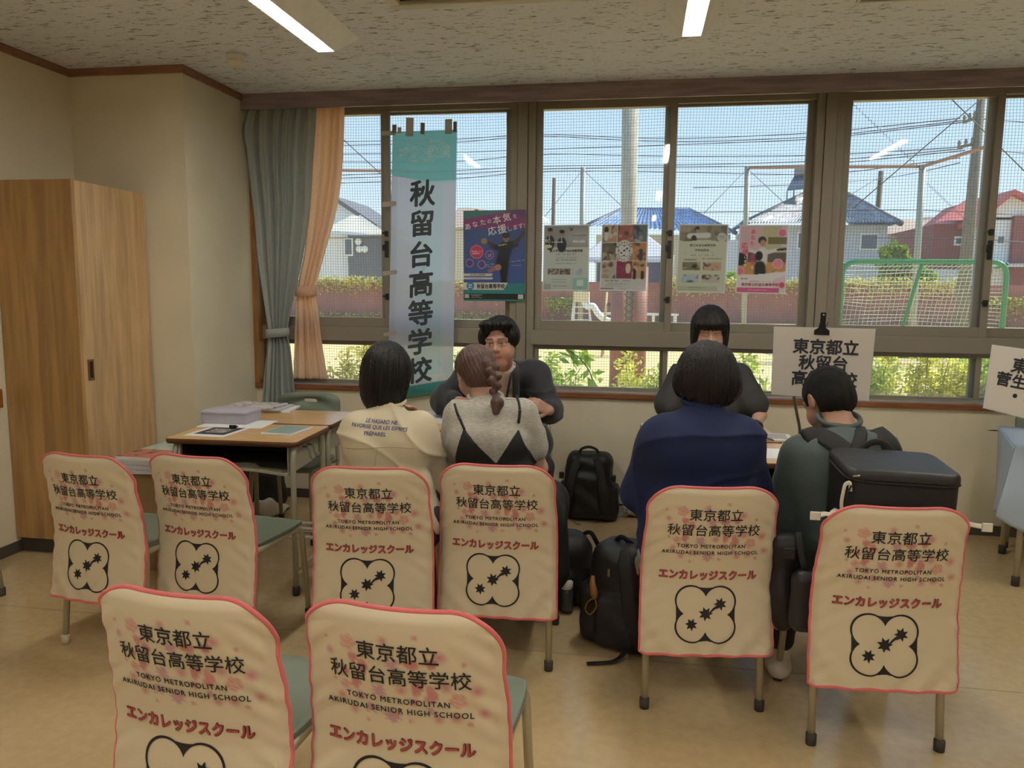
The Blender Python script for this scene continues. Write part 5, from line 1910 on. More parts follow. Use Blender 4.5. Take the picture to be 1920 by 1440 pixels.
# ---------- blue sports poster
def p_blue(u, v, asp):
    A = Art(u, v, asp, (52, 72, 124))
    A.half(lambda u, v: np.clip(v*1.3, 0, 1)*.6, (66, 96, 158))
    A.half(lambda u, v: (v < .20+.0*u).astype(float), (120, 52, 112))
    A.half(lambda u, v: (v < .085-.12*(u-.1)).astype(float), (44, 110, 108))
    A.half(lambda u, v: ((v < .075) & (u > .75)).astype(float), (72, 50, 104), .8)
    A.half(lambda u, v: ((v > .80) & (v > .86-.10*(u-.2))).astype(float), (46, 128, 128))
    for k in range(9):
        A.line(.0, .30+.03*k, .26, .25+.03*k, .0022, (110, 130, 170), .5)
    A.line(.35, .60, 1, .545, .003, (180, 190, 210), .6)
    A.line(.36, .62, 1, .60, .003, (170, 180, 200), .5)
    # thrower: arm with ball, head with cap, torso, raised arm, thigh, leg
    sk, dk = (150, 104, 88), (24, 32, 46)
    A.line(.46, .385, .58, .42, .035, dk)
    A.line(.40, .345, .48, .40, .020, (60, 50, 52))
    A.oval(.335, .335, .055, .035, (150, 124, 84))
    A.line(.62, .40, .84, .37, .045, dk)
    A.line(.84, .36, .98, .24, .030, (56, 48, 58), 1, .018)
    A.line(.70, .40, .62, .58, .085, dk, 1, .085)
    A.line(.66, .56, .66, .80, .070, (20, 26, 38), 1, .040)
    A.line(.56, .62, .42, .67, .030, sk, 1, .022)
    A.oval(.565, .625, .055, .036, (170, 118, 98))
    A.oval(.69, .305, .055, .050, sk)
    A.oval(.69, .275, .066, .036, (28, 26, 34))
    A.line(.58, .385, .69, .372, .006, (190, 196, 110))
    for (x, y, r, c) in ((.215, .455, .072, (186, 58, 88)), (.425, .488, .044, (74, 66, 130)), (.10, .578, .042, (72, 70, 130)), (.295, .595, .042, (72, 70, 130))):
        A.oval(x, y, r/asp, r, c, 1, 0, 30)
        A.ring(x, y, r, .005, (206, 130, 170))
    A.half(lambda u, v: ((v > .693) & (v < .722) & (u < .48-(v-.693)*.8)).astype(float), (206, 200, 196))
    A.half(lambda u, v: ((v > .735) & (v < .762) & (u < .485-(v-.735)*.8)).astype(float), (206, 200, 196))
    A.half(lambda u, v: ((v > .795) & (v < .872) & (u < .72-(v-.795)*.8)).astype(float), (216, 212, 206))
    A.oval(.11, .833, .044/asp, .046, (60, 130, 176), 1, 0, 30)
    A.rect(0, .916, 1, .985, (30, 36, 44))
    A.rect(.02, .925, .09, .968, (190, 190, 190))
    A.rect(.885, .925, .975, .975, (200, 200, 198))
    return A.c
tx = [('あ', .07, .175, .075, 0, .01, 12, None), ('な', .19, .150, .070, 0, .01, 12, None), ('た', .315, .130, .070, 0, .01, 12, None), ('の', .42, .122, .052, 0, .01, 10, None), ('本', .54, .105, .095, 0, .01, 10, None), ('気', .70, .078, .095, 0, .01, 10, None), ('を', .83, .068, .055, 0, 0, 10, None),
      ('応', .465, .225, .100, 0, .01, 10, None), ('援', .625, .205, .105, 0, .01, 10, None), ('します!', .855, .185, .065, 0, 0, 12, .27),
      ('秋留台高等学校', .445, .834, .058, 1, .03, 0, .46), ('学び直しから', .215, .448, .020, 0, 0, 0, .17), ('進路実現へ', .215, .472, .020, 0, 0, 0, .15), ('少人数', .425, .484, .016, 0, 0, 0, .09), ('授業', .425, .502, .016, 0, 0, 0, .06),
      ('都立48年 全日制普通科', .235, .708, .017, 1, .02, 0, .36), ('エンカレッジスクール', .235, .749, .016, 1, 0, 0, .30), ('東京', .11, .822, .020, 0, .02, 0, .07), ('都立', .11, .846, .020, 0, .02, 0, .07),
      ('東京都立秋留台高等学校', .21, .932, .012, 0, 0, 0, .20), ('Tokyo Metropolitan', .20, .947, .011, 0, 0, 0, .17), ('Akirudai Senior High School', .21, .962, .011, 0, 0, 0, .20)]
tb, S, W_, H_ = sheet('poster', 'dark blue sports poster with a ball thrower and pink slanting title', 'poster', ((869, 395), (985.5, 393), (984, 565), (869.5, 564)), 4.952, 96, 140, p_blue, tx, [I_WHITE, I_DARK], M_GLOSSY, 'posters on the windows')
obj('tape', MB().prism([S(.18, -.012, .002), (S(.24, -.012, .002)), S(.24, .008, .002), S(.18, .008, .002)], (0, .0006, 0)), M_TAPED, tb)

# ---------- four laminated posters
LB = (222, 226, 228)
def edge(A):
    A.rect(0, 0, 1, .012, LB).rect(0, .988, 1, 1, LB).rect(0, 0, .018, 1, LB).rect(.982, 0, 1, 1, LB)
    return A.c
def p_summer(u, v, asp):
    A = Art(u, v, asp, (186, 194, 186))
    A.rect(0, .01, 1, .34, (140, 142, 140))
    A.oval(.8, .2, .4, .16, (168, 170, 168), .7, 0, 2)
    for (x, y) in ((.14, .10), (.40, .13)):
        A.oval(x, y+.17, .11, .12, (44, 50, 64))
        A.oval(x, y, .055, .045, (150, 120, 104))
        A.oval(x, y-.028, .062, .030, (40, 36, 36))
        A.line(x-.01, y+.05, x-.01, y+.12, .006, (200, 200, 205))
    for k in range(5):
        A.line(.60, .10, .54+.035*k, .03, .003, (60, 64, 56))
    A.oval(.10, .325, .095, .03, (196, 204, 160))
    for i, x in enumerate((.10, .36, .62)):
        A.speck(x, .665, x+.24, .755, [(120, 110, 100), (50, 46, 46), (200, 196, 190), (160, 140, 120)] if i < 2 else [(170, 180, 190), (150, 160, 176), (196, 200, 200)], 5+i)
    A.rect(.66, .80, .985, .99, (150, 190, 180))
    A.rect(.745, .835, .875, .925, (206, 214, 208))
    A.rect(.02, .89, .17, .985, (160, 168, 160))
    return edge(A)
t1 = [('90', .09, .245, .09, 1, 0, 0, .16), ('th Anniversary', .30, .262, .030, 1, .02, 0, .30), ('Akirudai', .77, .25, .055, 1, 0, 0, .36), ('東京都立秋留台高等学校', .78, .165, .022, 0, 0, 0, .34),
      ('夏の学校見学会&体験授業', .50, .392, .044, 0, .025, 0, .86), ('7.30  7.31  8.20  8.21', .50, .446, .036, 0, 0, 0, .70), ('9:30から受付開始、午前・午後の2回実施', .50, .495, .018, 0, 0, 0, .78), ('場所：都立秋留台高等学校', .50, .53, .026, 0, 0, 0, .54), ('〜都立秋留台高校・体験授業のおすすめ〜', .50, .585, .018, 0, 0, 0, .62),
      ('お申し込みはこちらから', .36, .825, .018, 0, 0, 0, .55), ('お問い合わせ：042-559-6821', .36, .865, .018, 0, 0, 0, .55), ('東京都立秋留台高等学校', .38, .928, .020, 0, 0, 0, .40), ('申込はこちら', .82, .955, .014, 0, 0, 0, .16)]
sheet('laminated_poster', 'laminated grey poster with two students, leftmost of the four small posters', 'poster', ((1020, 422), (1105.5, 420.5), (1104, 545.5), (1017, 545)), 5.008, 72, 100, p_summer, t1, [I_DARK, I_WHITE], M_SHEET, 'posters on the windows')
def p_club(u, v, asp):
    A = Art(u, v, asp, (196, 200, 196))
    pics = [(.02, .015, .335, .265, [(170, 140, 110), (190, 186, 176), (70, 60, 56), (120, 104, 90)]), (.345, .015, .68, .265, [(150, 88, 80), (60, 66, 70), (180, 150, 130), (160, 110, 100)]), (.69, .015, .98, .265, [(90, 104, 112), (40, 46, 54), (160, 170, 170), (110, 120, 124)]),
            (.02, .275, .335, .54, [(96, 90, 84), (40, 36, 36), (170, 160, 140), (130, 110, 96)]), (.345, .275, .68, .54, [(150, 120, 100), (180, 170, 150)]), (.69, .275, .98, .54, [(178, 124, 84), (46, 52, 66), (190, 150, 110)]),
            (.02, .55, .335, .81, [(172, 168, 156), (50, 52, 58), (170, 132, 104), (200, 196, 190)]), (.345, .55, .68, .81, [(130, 50, 78), (140, 60, 84)]), (.69, .55, .98, .81, [(190, 150, 112), (60, 58, 66), (206, 190, 160)])]
    for i, (a, b_, c, d, cs_) in enumerate(pics):
        A.speck(a, b_, c, d, cs_, 30+i, 11)
    A.oval(.60, .66, .055, .085, (206, 196, 172), 1, 0, 20)
    A.ring(.60, .66, .075, .006, (120, 96, 70))
    A.oval(.10, .08, .05, .05, (50, 44, 44))
    A.line(.10, .14, .10, .22, .03, (200, 200, 200))
    A.oval(.86, .40, .05, .035, (60, 64, 80))
    A.line(.86, .45, .86, .52, .035, (54, 60, 78))
    A.oval(.745, .60, .035, .028, (130, 76, 60))
    for (x, y) in ((.74, .70), (.91, .72)):
        A.line(x, y, x, .80, .03, (44, 46, 56))
    A.oval(.50, .40, .165/asp*.78, .165, (204, 208, 204), 1, 0, 40)
    A.rect(.845, .925, .955, .985, (206, 206, 204))
    return edge(A)
t2 = [('8.3  8.4  8.6', .26, .845, .040, 0, .012, 0, .36), ('(学校見学会)', .57, .848, .022, 0, 0, 0, .18), ('詳細は秋留台高校HPをご確認ください', .38, .895, .018, 0, 0, 0, .70), ('お申し込みはホームページから', .30, .925, .018, 0, 0, 0, .55), ('東京都立秋留台高等学校', .16, .965, .018, 0, .02, 0, .28), ('042-559-6821', .50, .965, .016, 0, 0, 0, .34)]
arc_s = '都立秋留台高校'
for i, ch in enumerate(arc_s):
    a = math.radians(150-20*i)
    t2.append((ch, .50+.125*math.cos(a)*1.38, .40-.130*math.sin(a), .030, 0, .02, math.degrees(a)-90, None))
for i, ch in enumerate('部活動見学・体験会'):
    a = math.radians(205+16.5*i)
    t2.append((ch, .50+.128*math.cos(a)*1.38, .40-.132*math.sin(a), .026, 0, .02, math.degrees(a)+90, None))
tb, S, W_, H_ = sheet('laminated_poster', 'laminated poster of nine club photographs round a white badge', 'poster', ((1129, 421), (1216, 419.5), (1211, 546), (1124, 545)), 5.008, 72, 100, p_club, t2, [I_DARK, I_WHITE], M_SHEET, 'posters on the windows')
q, f = clover(.38)
bd = MB().add([S(.50+x/W_, .395-y/H_, .0012) for x, y in q[:, :2]], f)
obj('badge_print', bd, I_DARK, tb, fixn=False)
def p_info(u, v, asp):
    A = Art(u, v, asp, (198, 202, 184))
    A.speck(.015, .012, .985, .26, [(140, 136, 120), (170, 164, 144), (96, 94, 88), (150, 146, 130)], 55, 16, .6)
    A.oval(.37, .075, .055, .05, (60, 58, 56))
    A.oval(.38, .10, .045, .03, (170, 140, 118))
    A.line(.22, .17, .60, .16, .045, (206, 208, 208))
    A.oval(.31, .205, .06, .05, (60, 62, 66))
    A.half(lambda u, v: ((v > .235+.012*np.sin(u*9)) & (v < .3)).astype(float), (198, 202, 184))
    A.oval(.88, .19, .095, .07, (192, 196, 196), 1, 0, 30)
    for i, (x, y, cs_) in enumerate(((.11, .555, [(120, 124, 104), (50, 50, 46), (170, 166, 130)]), (.53, .555, [(190, 160, 140), (40, 40, 44), (206, 190, 180)]), (.10, .735, [(176, 190, 196), (90, 100, 100), (140, 190, 206)]), (.52, .735, [(186, 180, 170), (110, 70, 56), (60, 60, 64)]))):
        A.speck(x, y, x+.36, y+.115, cs_, 70+i, 12)
    A.rect(.04, .905, .84, .975, (182, 190, 166))
    A.rect(.87, .905, .96, .975, (204, 206, 200))
    A.rect(.12, .505, .40, .535, (170, 172, 150))
    return edge(A)
t3 = [('都立秋留台高等学校', .50, .305, .042, 0, .006, 0, .64), ('学校説明会', .49, .377, .042, 0, .006, 0, .36), ('10.24   11.7   12.5   1.9', .50, .450, .036, 0, 0, 0, .64), ('場所：都立秋留台高等学校', .70, .500, .024, 0, 0, 0, .54), ('学校説明会の内容', .26, .520, .018, 0, 0, 0, .24), ('2025', .15, .41, .014, 0, 0, 0, .07), ('2026', .70, .41, .014, 0, 0, 0, .07),
      ('東京都立秋留台高等学校 042-559-6821', .42, .925, .015, 0, 0, 0, .70), ('https://www.metro.ed.jp/akirudai-h', .38, .955, .013, 0, 0, 0, .60), ('個別相談も', .88, .175, .018, 0, 0, 0, .13), ('できます', .88, .205, .018, 0, 0, 0, .11)]
sheet('laminated_poster', 'laminated pale green poster with four small pictures in its lower half', 'poster', ((1274, 420.5), (1366.5, 420.5), (1359, 549.5), (1267, 548)), 5.048, 72, 100, p_info, t3, [I_DARK, I_WHITE], M_SHEET, 'posters on the windows')
def p_archer(u, v, asp):
    A = Art(u, v, asp, (206, 178, 186))
    A.half(lambda u, v: ((u > .48) & (v < .50)).astype(float), (186, 182, 150))
    A.half(lambda u, v: ((u > .86) & (v < .32)).astype(float), (214, 190, 200))
    A.half(lambda u, v: ((u > .60) & (v > .18) & (v < .28)).astype(float), (120, 110, 84))
    A.half(lambda u, v: ((v > .52) & (v < .74)).astype(float), (196, 150, 98))
    A.half(lambda u, v: ((v > .40) & (v < .54) & (u > .2)).astype(float), (96, 92, 90))
    A.oval(.06, .50, .14, .10, (40, 42, 48))
    A.line(.50, .41, .80, .36, .040, (214, 214, 216), 1, .028)
    A.line(.80, .36, .98, .345, .018, (46, 48, 52))
    A.line(.48, .42, .24, .37, .036, (210, 210, 214), 1, .026)
    A.line(.50, .40, .50, .53, .085, (214, 214, 216))
    A.oval(.43, .45, .085, .075, (44, 48, 52))
    A.line(.46, .60, .47, .70, .095, (40, 50, 50), 1, .105)
    A.oval(.48, .225, .090, .062, (60, 58, 54))
    A.oval(.495, .265, .060, .050, (178, 140, 116))
    A.line(.98, .54, .60, .74, .004, (110, 84, 60))
    A.half(lambda u, v: (v > .70+.025*np.sin(4*u+.6)).astype(float), (226, 220, 222))
    A.half(lambda u, v: ((v > .80-.25*(u-.7)) & (u > .75)).astype(float), (224, 186, 206), .7)
    for (x, y, r, c) in ((.88, .115, .062, (216, 118, 148)), (.82, .56, .075, (218, 140, 160)), (.06, .675, .062, (216, 120, 150)), (.92, .87, .05, (200, 90, 130))):
        A.oval(x, y, r/asp, r, c, 1, 0, 30)
        A.ring(x, y, r*.93, .006, (232, 190, 190))
    A.rect(.02, .918, .86, .985, (206, 96, 146))
    A.rect(.88, .922, .965, .985, (212, 210, 208))
    return edge(A)
t4 = [('あ', .29, .10, .075, 1, .02, 0, None), ('な', .29, .185, .070, 1, .02, 0, None), ('た', .28, .27, .070, 1, .02, 0, None), ('応', .13, .30, .095, 1, .02, 0, None), ('援', .15, .39, .085, 1, .02, 0, None), ('し', .16, .47, .05, 2, 0, 0, None), ('ま', .16, .53, .05, 2, 0, 0, None), ('す', .16, .59, .05, 2, 0, 0, None), ('本', .31, .46, .08, 1, .02, 0, None), ('気', .31, .54, .08, 1, .02, 0, None), ('を', .31, .62, .05, 2, 0, 0, None),
      ('東京都立秋留台高等学校', .48, .868, .048, 0, .02, 0, .82), ('全日制普通科 エンカレッジスクール', .52, .822, .022, 0, 0, 0, .64), ('都立48年', .16, .785, .024, 0, .02, 0, .16), ('東京都立秋留台高等学校 042-559-6821', .44, .95, .016, 2, 0, 0, .70)]
sheet('laminated_poster', 'laminated pink poster with an archer, rightmost of the four small posters', 'poster', ((1387, 421.5), (1479, 421.5), (1472.5, 551.5), (1379, 549.5)), 5.048, 72, 100, p_archer, t4, [I_RED, I_PINK, I_WHITE], M_SHEET, 'posters on the windows')

# ================================================================== BAGS
M_NYLON = mat('black_nylon', (19, 19, 21), rough=.55, bump=.25, bscale=28, var=.2, vscale=12)
M_NYLON2 = mat('charcoal_nylon', (36, 36, 38), rough=.5, bump=.15, bscale=30)
M_STRAP = mat('black_webbing', (22, 22, 24), rough=.7, bump=.3, bscale=300)
M_ZIP = mat('zip_metal', (150, 140, 110), rough=.3, metal=.8)
def bag(name, label, loc, rz, size, parts, h=.007, m=None):
    """soft box of the given half sizes, standing on the floor; parts are smaller soft boxes blended on"""
    t = thing(name, label, 'bag', loc, rz)
    sx, sy, sz = size
    def f(p):
        q = p.copy()
        sag = 1+.10*np.clip((sz-q[:, 2])/sz, -.6, 1)
        q[:, 0] /= sag
        d = rbox(q, (0, 0, sz), (sx, sy, sz), min(sx, sy)*.62)
        for (c, hs, r) in parts:
            d = smin(d, rbox(p, c, hs, r), .02)
        d += .004*np.sin(23*p[:, 2]+9*p[:, 0])*np.sin(17*p[:, 0]+8*p[:, 2]+2)+.0025*np.sin(51*p[:, 2]+33*p[:, 0]+20*p[:, 1])
        return d
    V, F = mesh_field(f, (-sx*1.5, -sy*1.6-.08, -.03), (sx*1.5, sy*1.6+.08, sz*2.3), h)
    V[:, 2] = np.maximum(V[:, 2], .002)
    o = link_mesh('body', V, [tuple(q) for q in F], m or M_NYLON, t, fixn=False)
    return t, f
def strap(par, name, pts, w_, m=None, nrm=(0, -1, 0), th=.22, rr=.08):
    return obj(name, MB().tube(bend(pts, rr, 5), w_, 10, flat=(nrm, th)), m or M_STRAP, par)
# backpack against the wall under the sill, straps towards the room
p = zpt(1102, 975, 0)
t, f = bag('backpack', 'large black backpack standing against the wall under the window', (p.x, p.y+.055, 0), math.radians(-4), (.155, .10, .215), [((0, -.07, .17), (.12, .06, .15), .05), ((-.16, 0, .12), (.03, .07, .11), .028), ((.16, 0, .12), (.03, .07, .11), .028)])
strap(t, 'carry_handle', [(-.06, -.03, .41), (-.055, -.035, .455), (0, -.035, .475), (.055, -.035, .455), (.06, -.03, .41)], .009, rr=.04, th=.7)
for s in (-1, 1):
    strap(t, 'shoulder_strap', [(s*.045, -.085, .405), (s*.085, -.125, .34), (s*.105, -.150, .22), (s*.115, -.14, .10), (s*.13, -.10, .03)], .030)
    obj('buckle', MB().box(s*.165-.014, s*.165+.014, -.10, -.075, .27, .31), M_BLACK, t, bevel=.004)
strap(t, 'loose_strap', [(-.11, -.13, .06), (-.16, -.17, .02), (-.21, -.20, .008)], .011, rr=.03, nrm=(0, 0, 1))
obj('zip_pull', MB().tube(bend([(-.08, -.15, .02), (-.05, -.175, .008), (-.02, -.18, .006)], .02, 3), .005, 6), M_ZIP, t)
# crumpled white plastic bag beside it
p = zpt(1170, 968, 0)
cr_ = random.Random(5)
t = thing('plastic_bag', 'crumpled pale plastic bag on the floor right of the wall backpack', 'bag', (p.x+.01, p.y+.05, 0))
def fpl(q):
    d = ellips(q, (0, 0, .055), (.13, .10, .085))
    n = .020*np.sin(38*q[:, 0]+22*q[:, 2]+3*np.sin(30*q[:, 1]))*np.sin(31*q[:, 1]+26*q[:, 2])+.010*np.abs(np.sin(70*q[:, 0]-55*q[:, 2]))
    return d+n
V, F = mesh_field(fpl, (-.2, -.16, -.02), (.2, .16, .2), .006)
V[:, 2] = np.maximum(V[:, 2], .002)
link_mesh('body', V, [tuple(q) for q in F], mat('pale_plastic', (206, 204, 198), rough=.3, trans=.3), t, fixn=False)
strap(t, 'black_cord', [(-.10, -.09, .10), (-.02, -.10, .085), (.06, -.085, .10), (.12, -.07, .08)], .006, th=.9)
# bag with bottle, right of the braid woman's chair
p = zpt(1065, 1150, 0)
t, f = bag('backpack', 'black backpack with a white-capped bottle, right of the second-row chairs', (p.x-.02, p.y+.14, 0), math.radians(14), (.115, .115, .165), [((.09, -.03, .12), (.06, .09, .11), .045), ((-.05, -.10, .10), (.07, .04, .09), .03)])
strap(t, 'shoulder_strap', [(-.06, -.05, .33), (-.075, -.115, .40), (-.085, -.13, .33), (-.09, -.135, .20), (-.08, -.13, .08)], .032)
strap(t, 'carry_handle', [(.06, .03, .30), (.11, .02, .335), (.15, .0, .26)], .011, rr=.04)
obj('mesh_pocket', MB().grid(lambda u, v: Vector((.04+.12*u, -.135-.02*math.sin(pi*u), .02+.13*v)), 14, 10), mat('mesh_fabric', (38, 38, 38), rough=.8), t, solid=.003)
qb = at(1063, 1094, p.y+.005)
b2 = thing('water_bottle', 'bottle with rounded white cap in the pocket of the second-row backpack', 'bottle', (qb.x, qb.y, .012))
HB = qb.z+.020-.012
obj('bottle_body', MB().lathe([(.004, 0), (.031, .004), (.031, HB-.055), (.024, HB-.042)], n=20), mat('bottle_dark', (60, 62, 66), rough=.3), b2)
obj('bottle_cap', MB().lathe([(.026, HB-.042), (.028, HB-.038), (.028, HB-.010), (.020, HB-.002), (.002, HB)], n=20), mat('bottle_cap', (226, 222, 206), rough=.35), b2)
# leaning bag with brown tag, left of the navy woman's chair
p = zpt(1150, 1225, 0)
t, f = bag('backpack', 'tall black backpack with a brown tag, leaning by the chair of the person in navy', (p.x+.03, p.y+.12, 0), math.radians(-22), (.125, .115, .215), [((-.10, -.04, .14), (.05, .09, .13), .045), ((.02, -.11, .13), (.09, .04, .11), .035)])
strap(t, 'shoulder_strap', [(.03, -.08, .42), (.06, -.14, .38), (.085, -.155, .26), (.10, -.14, .10), (.13, -.12, .03)], .030)
strap(t, 'carry_handle', [(-.04, 0, .42), (-.01, -.01, .455), (.05, -.01, .42)], .011, rr=.04)
strap(t, 'loose_strap', [(.09, -.13, .06), (.07, -.20, .012), (-.03, -.27, .008)], .012, nrm=(0, 0, 1))
tg = obj('leather_tag', MB().tube([(-.075, -.135, .31), (-.070, -.150, .285), (-.060, -.152, .245), (-.055, -.152, .225)], [.008, .013, .016, .010], 10), mat('brown_leather', (134, 88, 44), rough=.5), t)
obj('tag_cord', MB().tube(bend([(-.055, -.152, .225), (-.045, -.155, .19), (-.075, -.156, .15), (-.10, -.156, .17), (-.085, -.156, .21), (-.06, -.155, .225)], .03, 4), .0035, 6), mat('brown_leather', (134, 88, 44)), tg)
obj('zip_pull', MB().box(-.002, .008, -.158, -.152, .33, .36), M_ZIP, t)
# dark bag and pale cloth under the left desks
p = zpt(500, 945, 0)
t, f = bag('tote_bag', 'soft black bag on the floor under the left desks', (p.x-.02, p.y-.02, 0), 0, (.15, .09, .13), [((0, 0, .2), (.11, .06, .12), .05)])
p = zpt(497, 962, 0)
t = thing('cloth', 'pale cloth lying under the left desks before the black bag', 'cloth', (p.x-.03, p.y+.02, 0))
obj('cloth', MB().grid(lambda u, v: Vector((-.12+.26*u, -.1+.24*v, .004+.075*math.sin(pi*u)*math.sin(pi*v)**.7+.01*math.sin(14*u+9*v))), 24, 20), mat('pale_cloth', (206, 198, 186), rough=.8), t, solid=.003)
# ================================================================== PEOPLE
def W(px, py, Y):
    return np.array(at(px, py, Y))
def basis(yaw, pitch, roll=0.0):
    """head axes (right, forward, up) as columns; yaw 0 looks along +y, positive turns towards -x; pitch looks down"""
    f = np.array([-math.sin(yaw)*math.cos(pitch), math.cos(yaw)*math.cos(pitch), -math.sin(pitch)])
    r = np.array([math.cos(yaw), math.sin(yaw), 0])
    u = np.cross(r, f)
    r2 = r*math.cos(roll)+u*math.sin(roll)
    u2 = -r*math.sin(roll)+u*math.cos(roll)
    return np.stack([r2, f, u2], 1).astype(np.float32)
def union(ds, k):
    d = ds[0]
    for e_ in ds[1:]:
        d = smin(d, e_, k)
    return d

def head_field(q, fat=0.0, closed=False):
    """q: points in head axes (metres); origin between the ears, chin near z = -0.115"""
    a = np.abs(q[:, 0])
    s = q.copy()
    s[:, 0] = a
    d = ellips(q, (0, -.012, .030), (.074, .096, .088))
    d = smin(d, ellips(q, (0, .030, -.035), (.060+fat, .064, .080)), .03)
    d = smin(d, ellips(q, (0, .062, -.092), (.030+fat*.6, .024, .022)), .025)
    d = smin(d, ellips(s, (.040+fat*.5, .045, -.040), (.026, .036, .034)), .02)
    d = smin(d, capsule(s, (.012, .088, .026), (.046, .074, .024), .011, .010), .014)
    d = smin(d, capsule(q, (0, .090, .016), (0, .106, -.020), .0075, .0115), .012)
    d = smin(d, ellips(s, (.0115, .097, -.024), (.0085, .0095, .0075)), .006)
    d = smax(d, -ellips(s, (.031, .105, .008), (.019, .017, .0095)), .012)
    d = smin(d, ellips(s, (.031, .078, .006), (.0135, .0125, .0125)), .004)
    d = smin(d, capsule(s, (.019, .0895, .0125), (.043, .082, .0115), .0035, .003), .004)
    d = smin(d, capsule(s, (.020, .089, .0005), (.042, .082, .001), .003, .003), .004)
    d = smin(d, capsule(s, (.0, .0935, -.0535), (.019, .086, -.0555), .0062, .0035), .005)
    d = smin(d, capsule(s, (.0, .0925, -.0655), (.016, .086, -.063), .0070, .0040), .005)
    d = smax(d, -capsule(s, (.0, .101, -.0592), (.021, .090, -.0595), .0022, .0015), .003)
    ear = ellips(s, (.077, -.010, -.002), (.010, .019, .032))
    ear = smax(ear, -ellips(s, (.088, -.004, .002), (.008, .010, .018)), .005)
    return smin(d, ear, .006)
def face_paint(q, base, lips, brow=(46, 36, 34), closed=False):
    c = np.tile(np.array(lin(base)), (len(q), 1))
    def mix(a, col):
        nonlocal c
        a = np.clip(a, 0, 1)[:, None]
        c = c*(1-a)+np.array(lin(col))*a
    x, y, z = np.abs(q[:, 0]), q[:, 1], q[:, 2]
    fr = (y > .05)
    mix(fr*np.exp(-((x-.045)/.020)**2-((z+.028)/.020)**2)*.35, (200, 128, 108))
    mix(fr*np.clip(1.4-np.hypot(x/.021, (z+.0595)/.0105), 0, 1)*2.0*.8, lips)
    mix(fr*np.clip(1-np.abs(z+.0592)/.0024, 0, 1)*(x < .021), (70, 34, 34))
    bz = .031-.10*np.clip(x-.034, 0, 1)+.04*np.clip(.02-x, 0, 1)*-1
    mix(fr*np.clip(1.3-np.abs(z-bz)/.0050, 0, 1)*(x > .013)*(x < .052)*.95, brow)
    e = np.hypot((x-.031)/.0145, (z-.0062)/.0058)
    if not closed:
        mix(fr*(e < 1)*(y > .06)*.95, (206, 198, 190))
        mix(fr*(np.hypot(x-.031, z-.0068) < .0052)*(e < 1.05), (30, 20, 18))
    mix(fr*np.clip(1.2-np.abs(z-(.0118-.10*np.abs(x-.031)**1.2))/.0026, 0, 1)*(np.abs(x-.031) < .016), (40, 28, 26))
    mix(fr*np.exp(-((x-.007)/.004)**2-((z+.030)/.0026)**2)*(y > .09)*.8, (80, 44, 38))
    return c

def hand_prims(wr, d, n, side, curl=.5, s=1.0):
    """palm, four unequal bent fingers and a thumb from its side; d points to the fingertips, n is the back of the hand"""
    d = np.asarray(d, float)/np.linalg.norm(d)
    n = np.asarray(n, float)
    n = n-d*n.dot(d)
    n /= np.linalg.norm(n)
    x = np.cross(d, n)*side      # towards the little finger
    L = []
    for k, o in ((-.026, .0), (-.008, .004), (.010, .002), (.026, -.004)):
        L.append((wr+d*.012*s+x*k*.6*s, wr+d*(.078+o)*s+x*k*s, .0125*s, .0105*s))
    for k, (o, ln) in enumerate(((-.026, .068), (-.008, .078), (.010, .072), (.027, .056))):
        b0 = wr+d*.080*s+x*o*s
        p_, dd = b0, d
        for j, fr in enumerate((.46, .32, .22)):
            an = curl*(.55+.25*j)+.06*k
            dd = dd*math.cos(an)-n*math.sin(an)*1.0
            nn = n
            n2 = n*math.cos(an)+d*math.sin(an)
            dd = dd/np.linalg.norm(dd)
            q = p_+dd*ln*fr*s
            L.append((p_, q, (.0092-.0009*j)*s, (.0086-.0010*j)*s))
            p_ = q
    t0 = wr+d*.022*s-x*.024*s
    t1 = t0+(d*.62-x*.62-n*.25)*.036*s
    t2 = t1+(d*.85-x*.20-n*.35)*.030*s
    L.append((t0, t1, .0125*s, .0105*s))
    L.append((t1, t2, .0100*s, .0078*s))
    return L

SKIN = {}
def skin_mat():
    return mat('skin', (206, 160, 134), rough=.5, spec=.4, attr='pcol', bump=.04, bscale=500)
M_HAIR = mat('black_hair', (17, 15, 16), rough=.34, spec=.35, bump=.55, bscale=60, bstretch=(5, 5, .35), var=.3, vscale=50, vstretch=(4, 4, .3))
M_HAIRB = mat('brown_hair', (88, 64, 56), rough=.36, spec=.5, bump=.5, bscale=60, bstretch=(5, 5, .4), var=.35, vscale=50, vstretch=(4, 4, .4))
M_HAIRS = mat('short_black_hair', (15, 14, 15), rough=.65, spec=.25, bump=.8, bscale=420, var=.3, vscale=200)

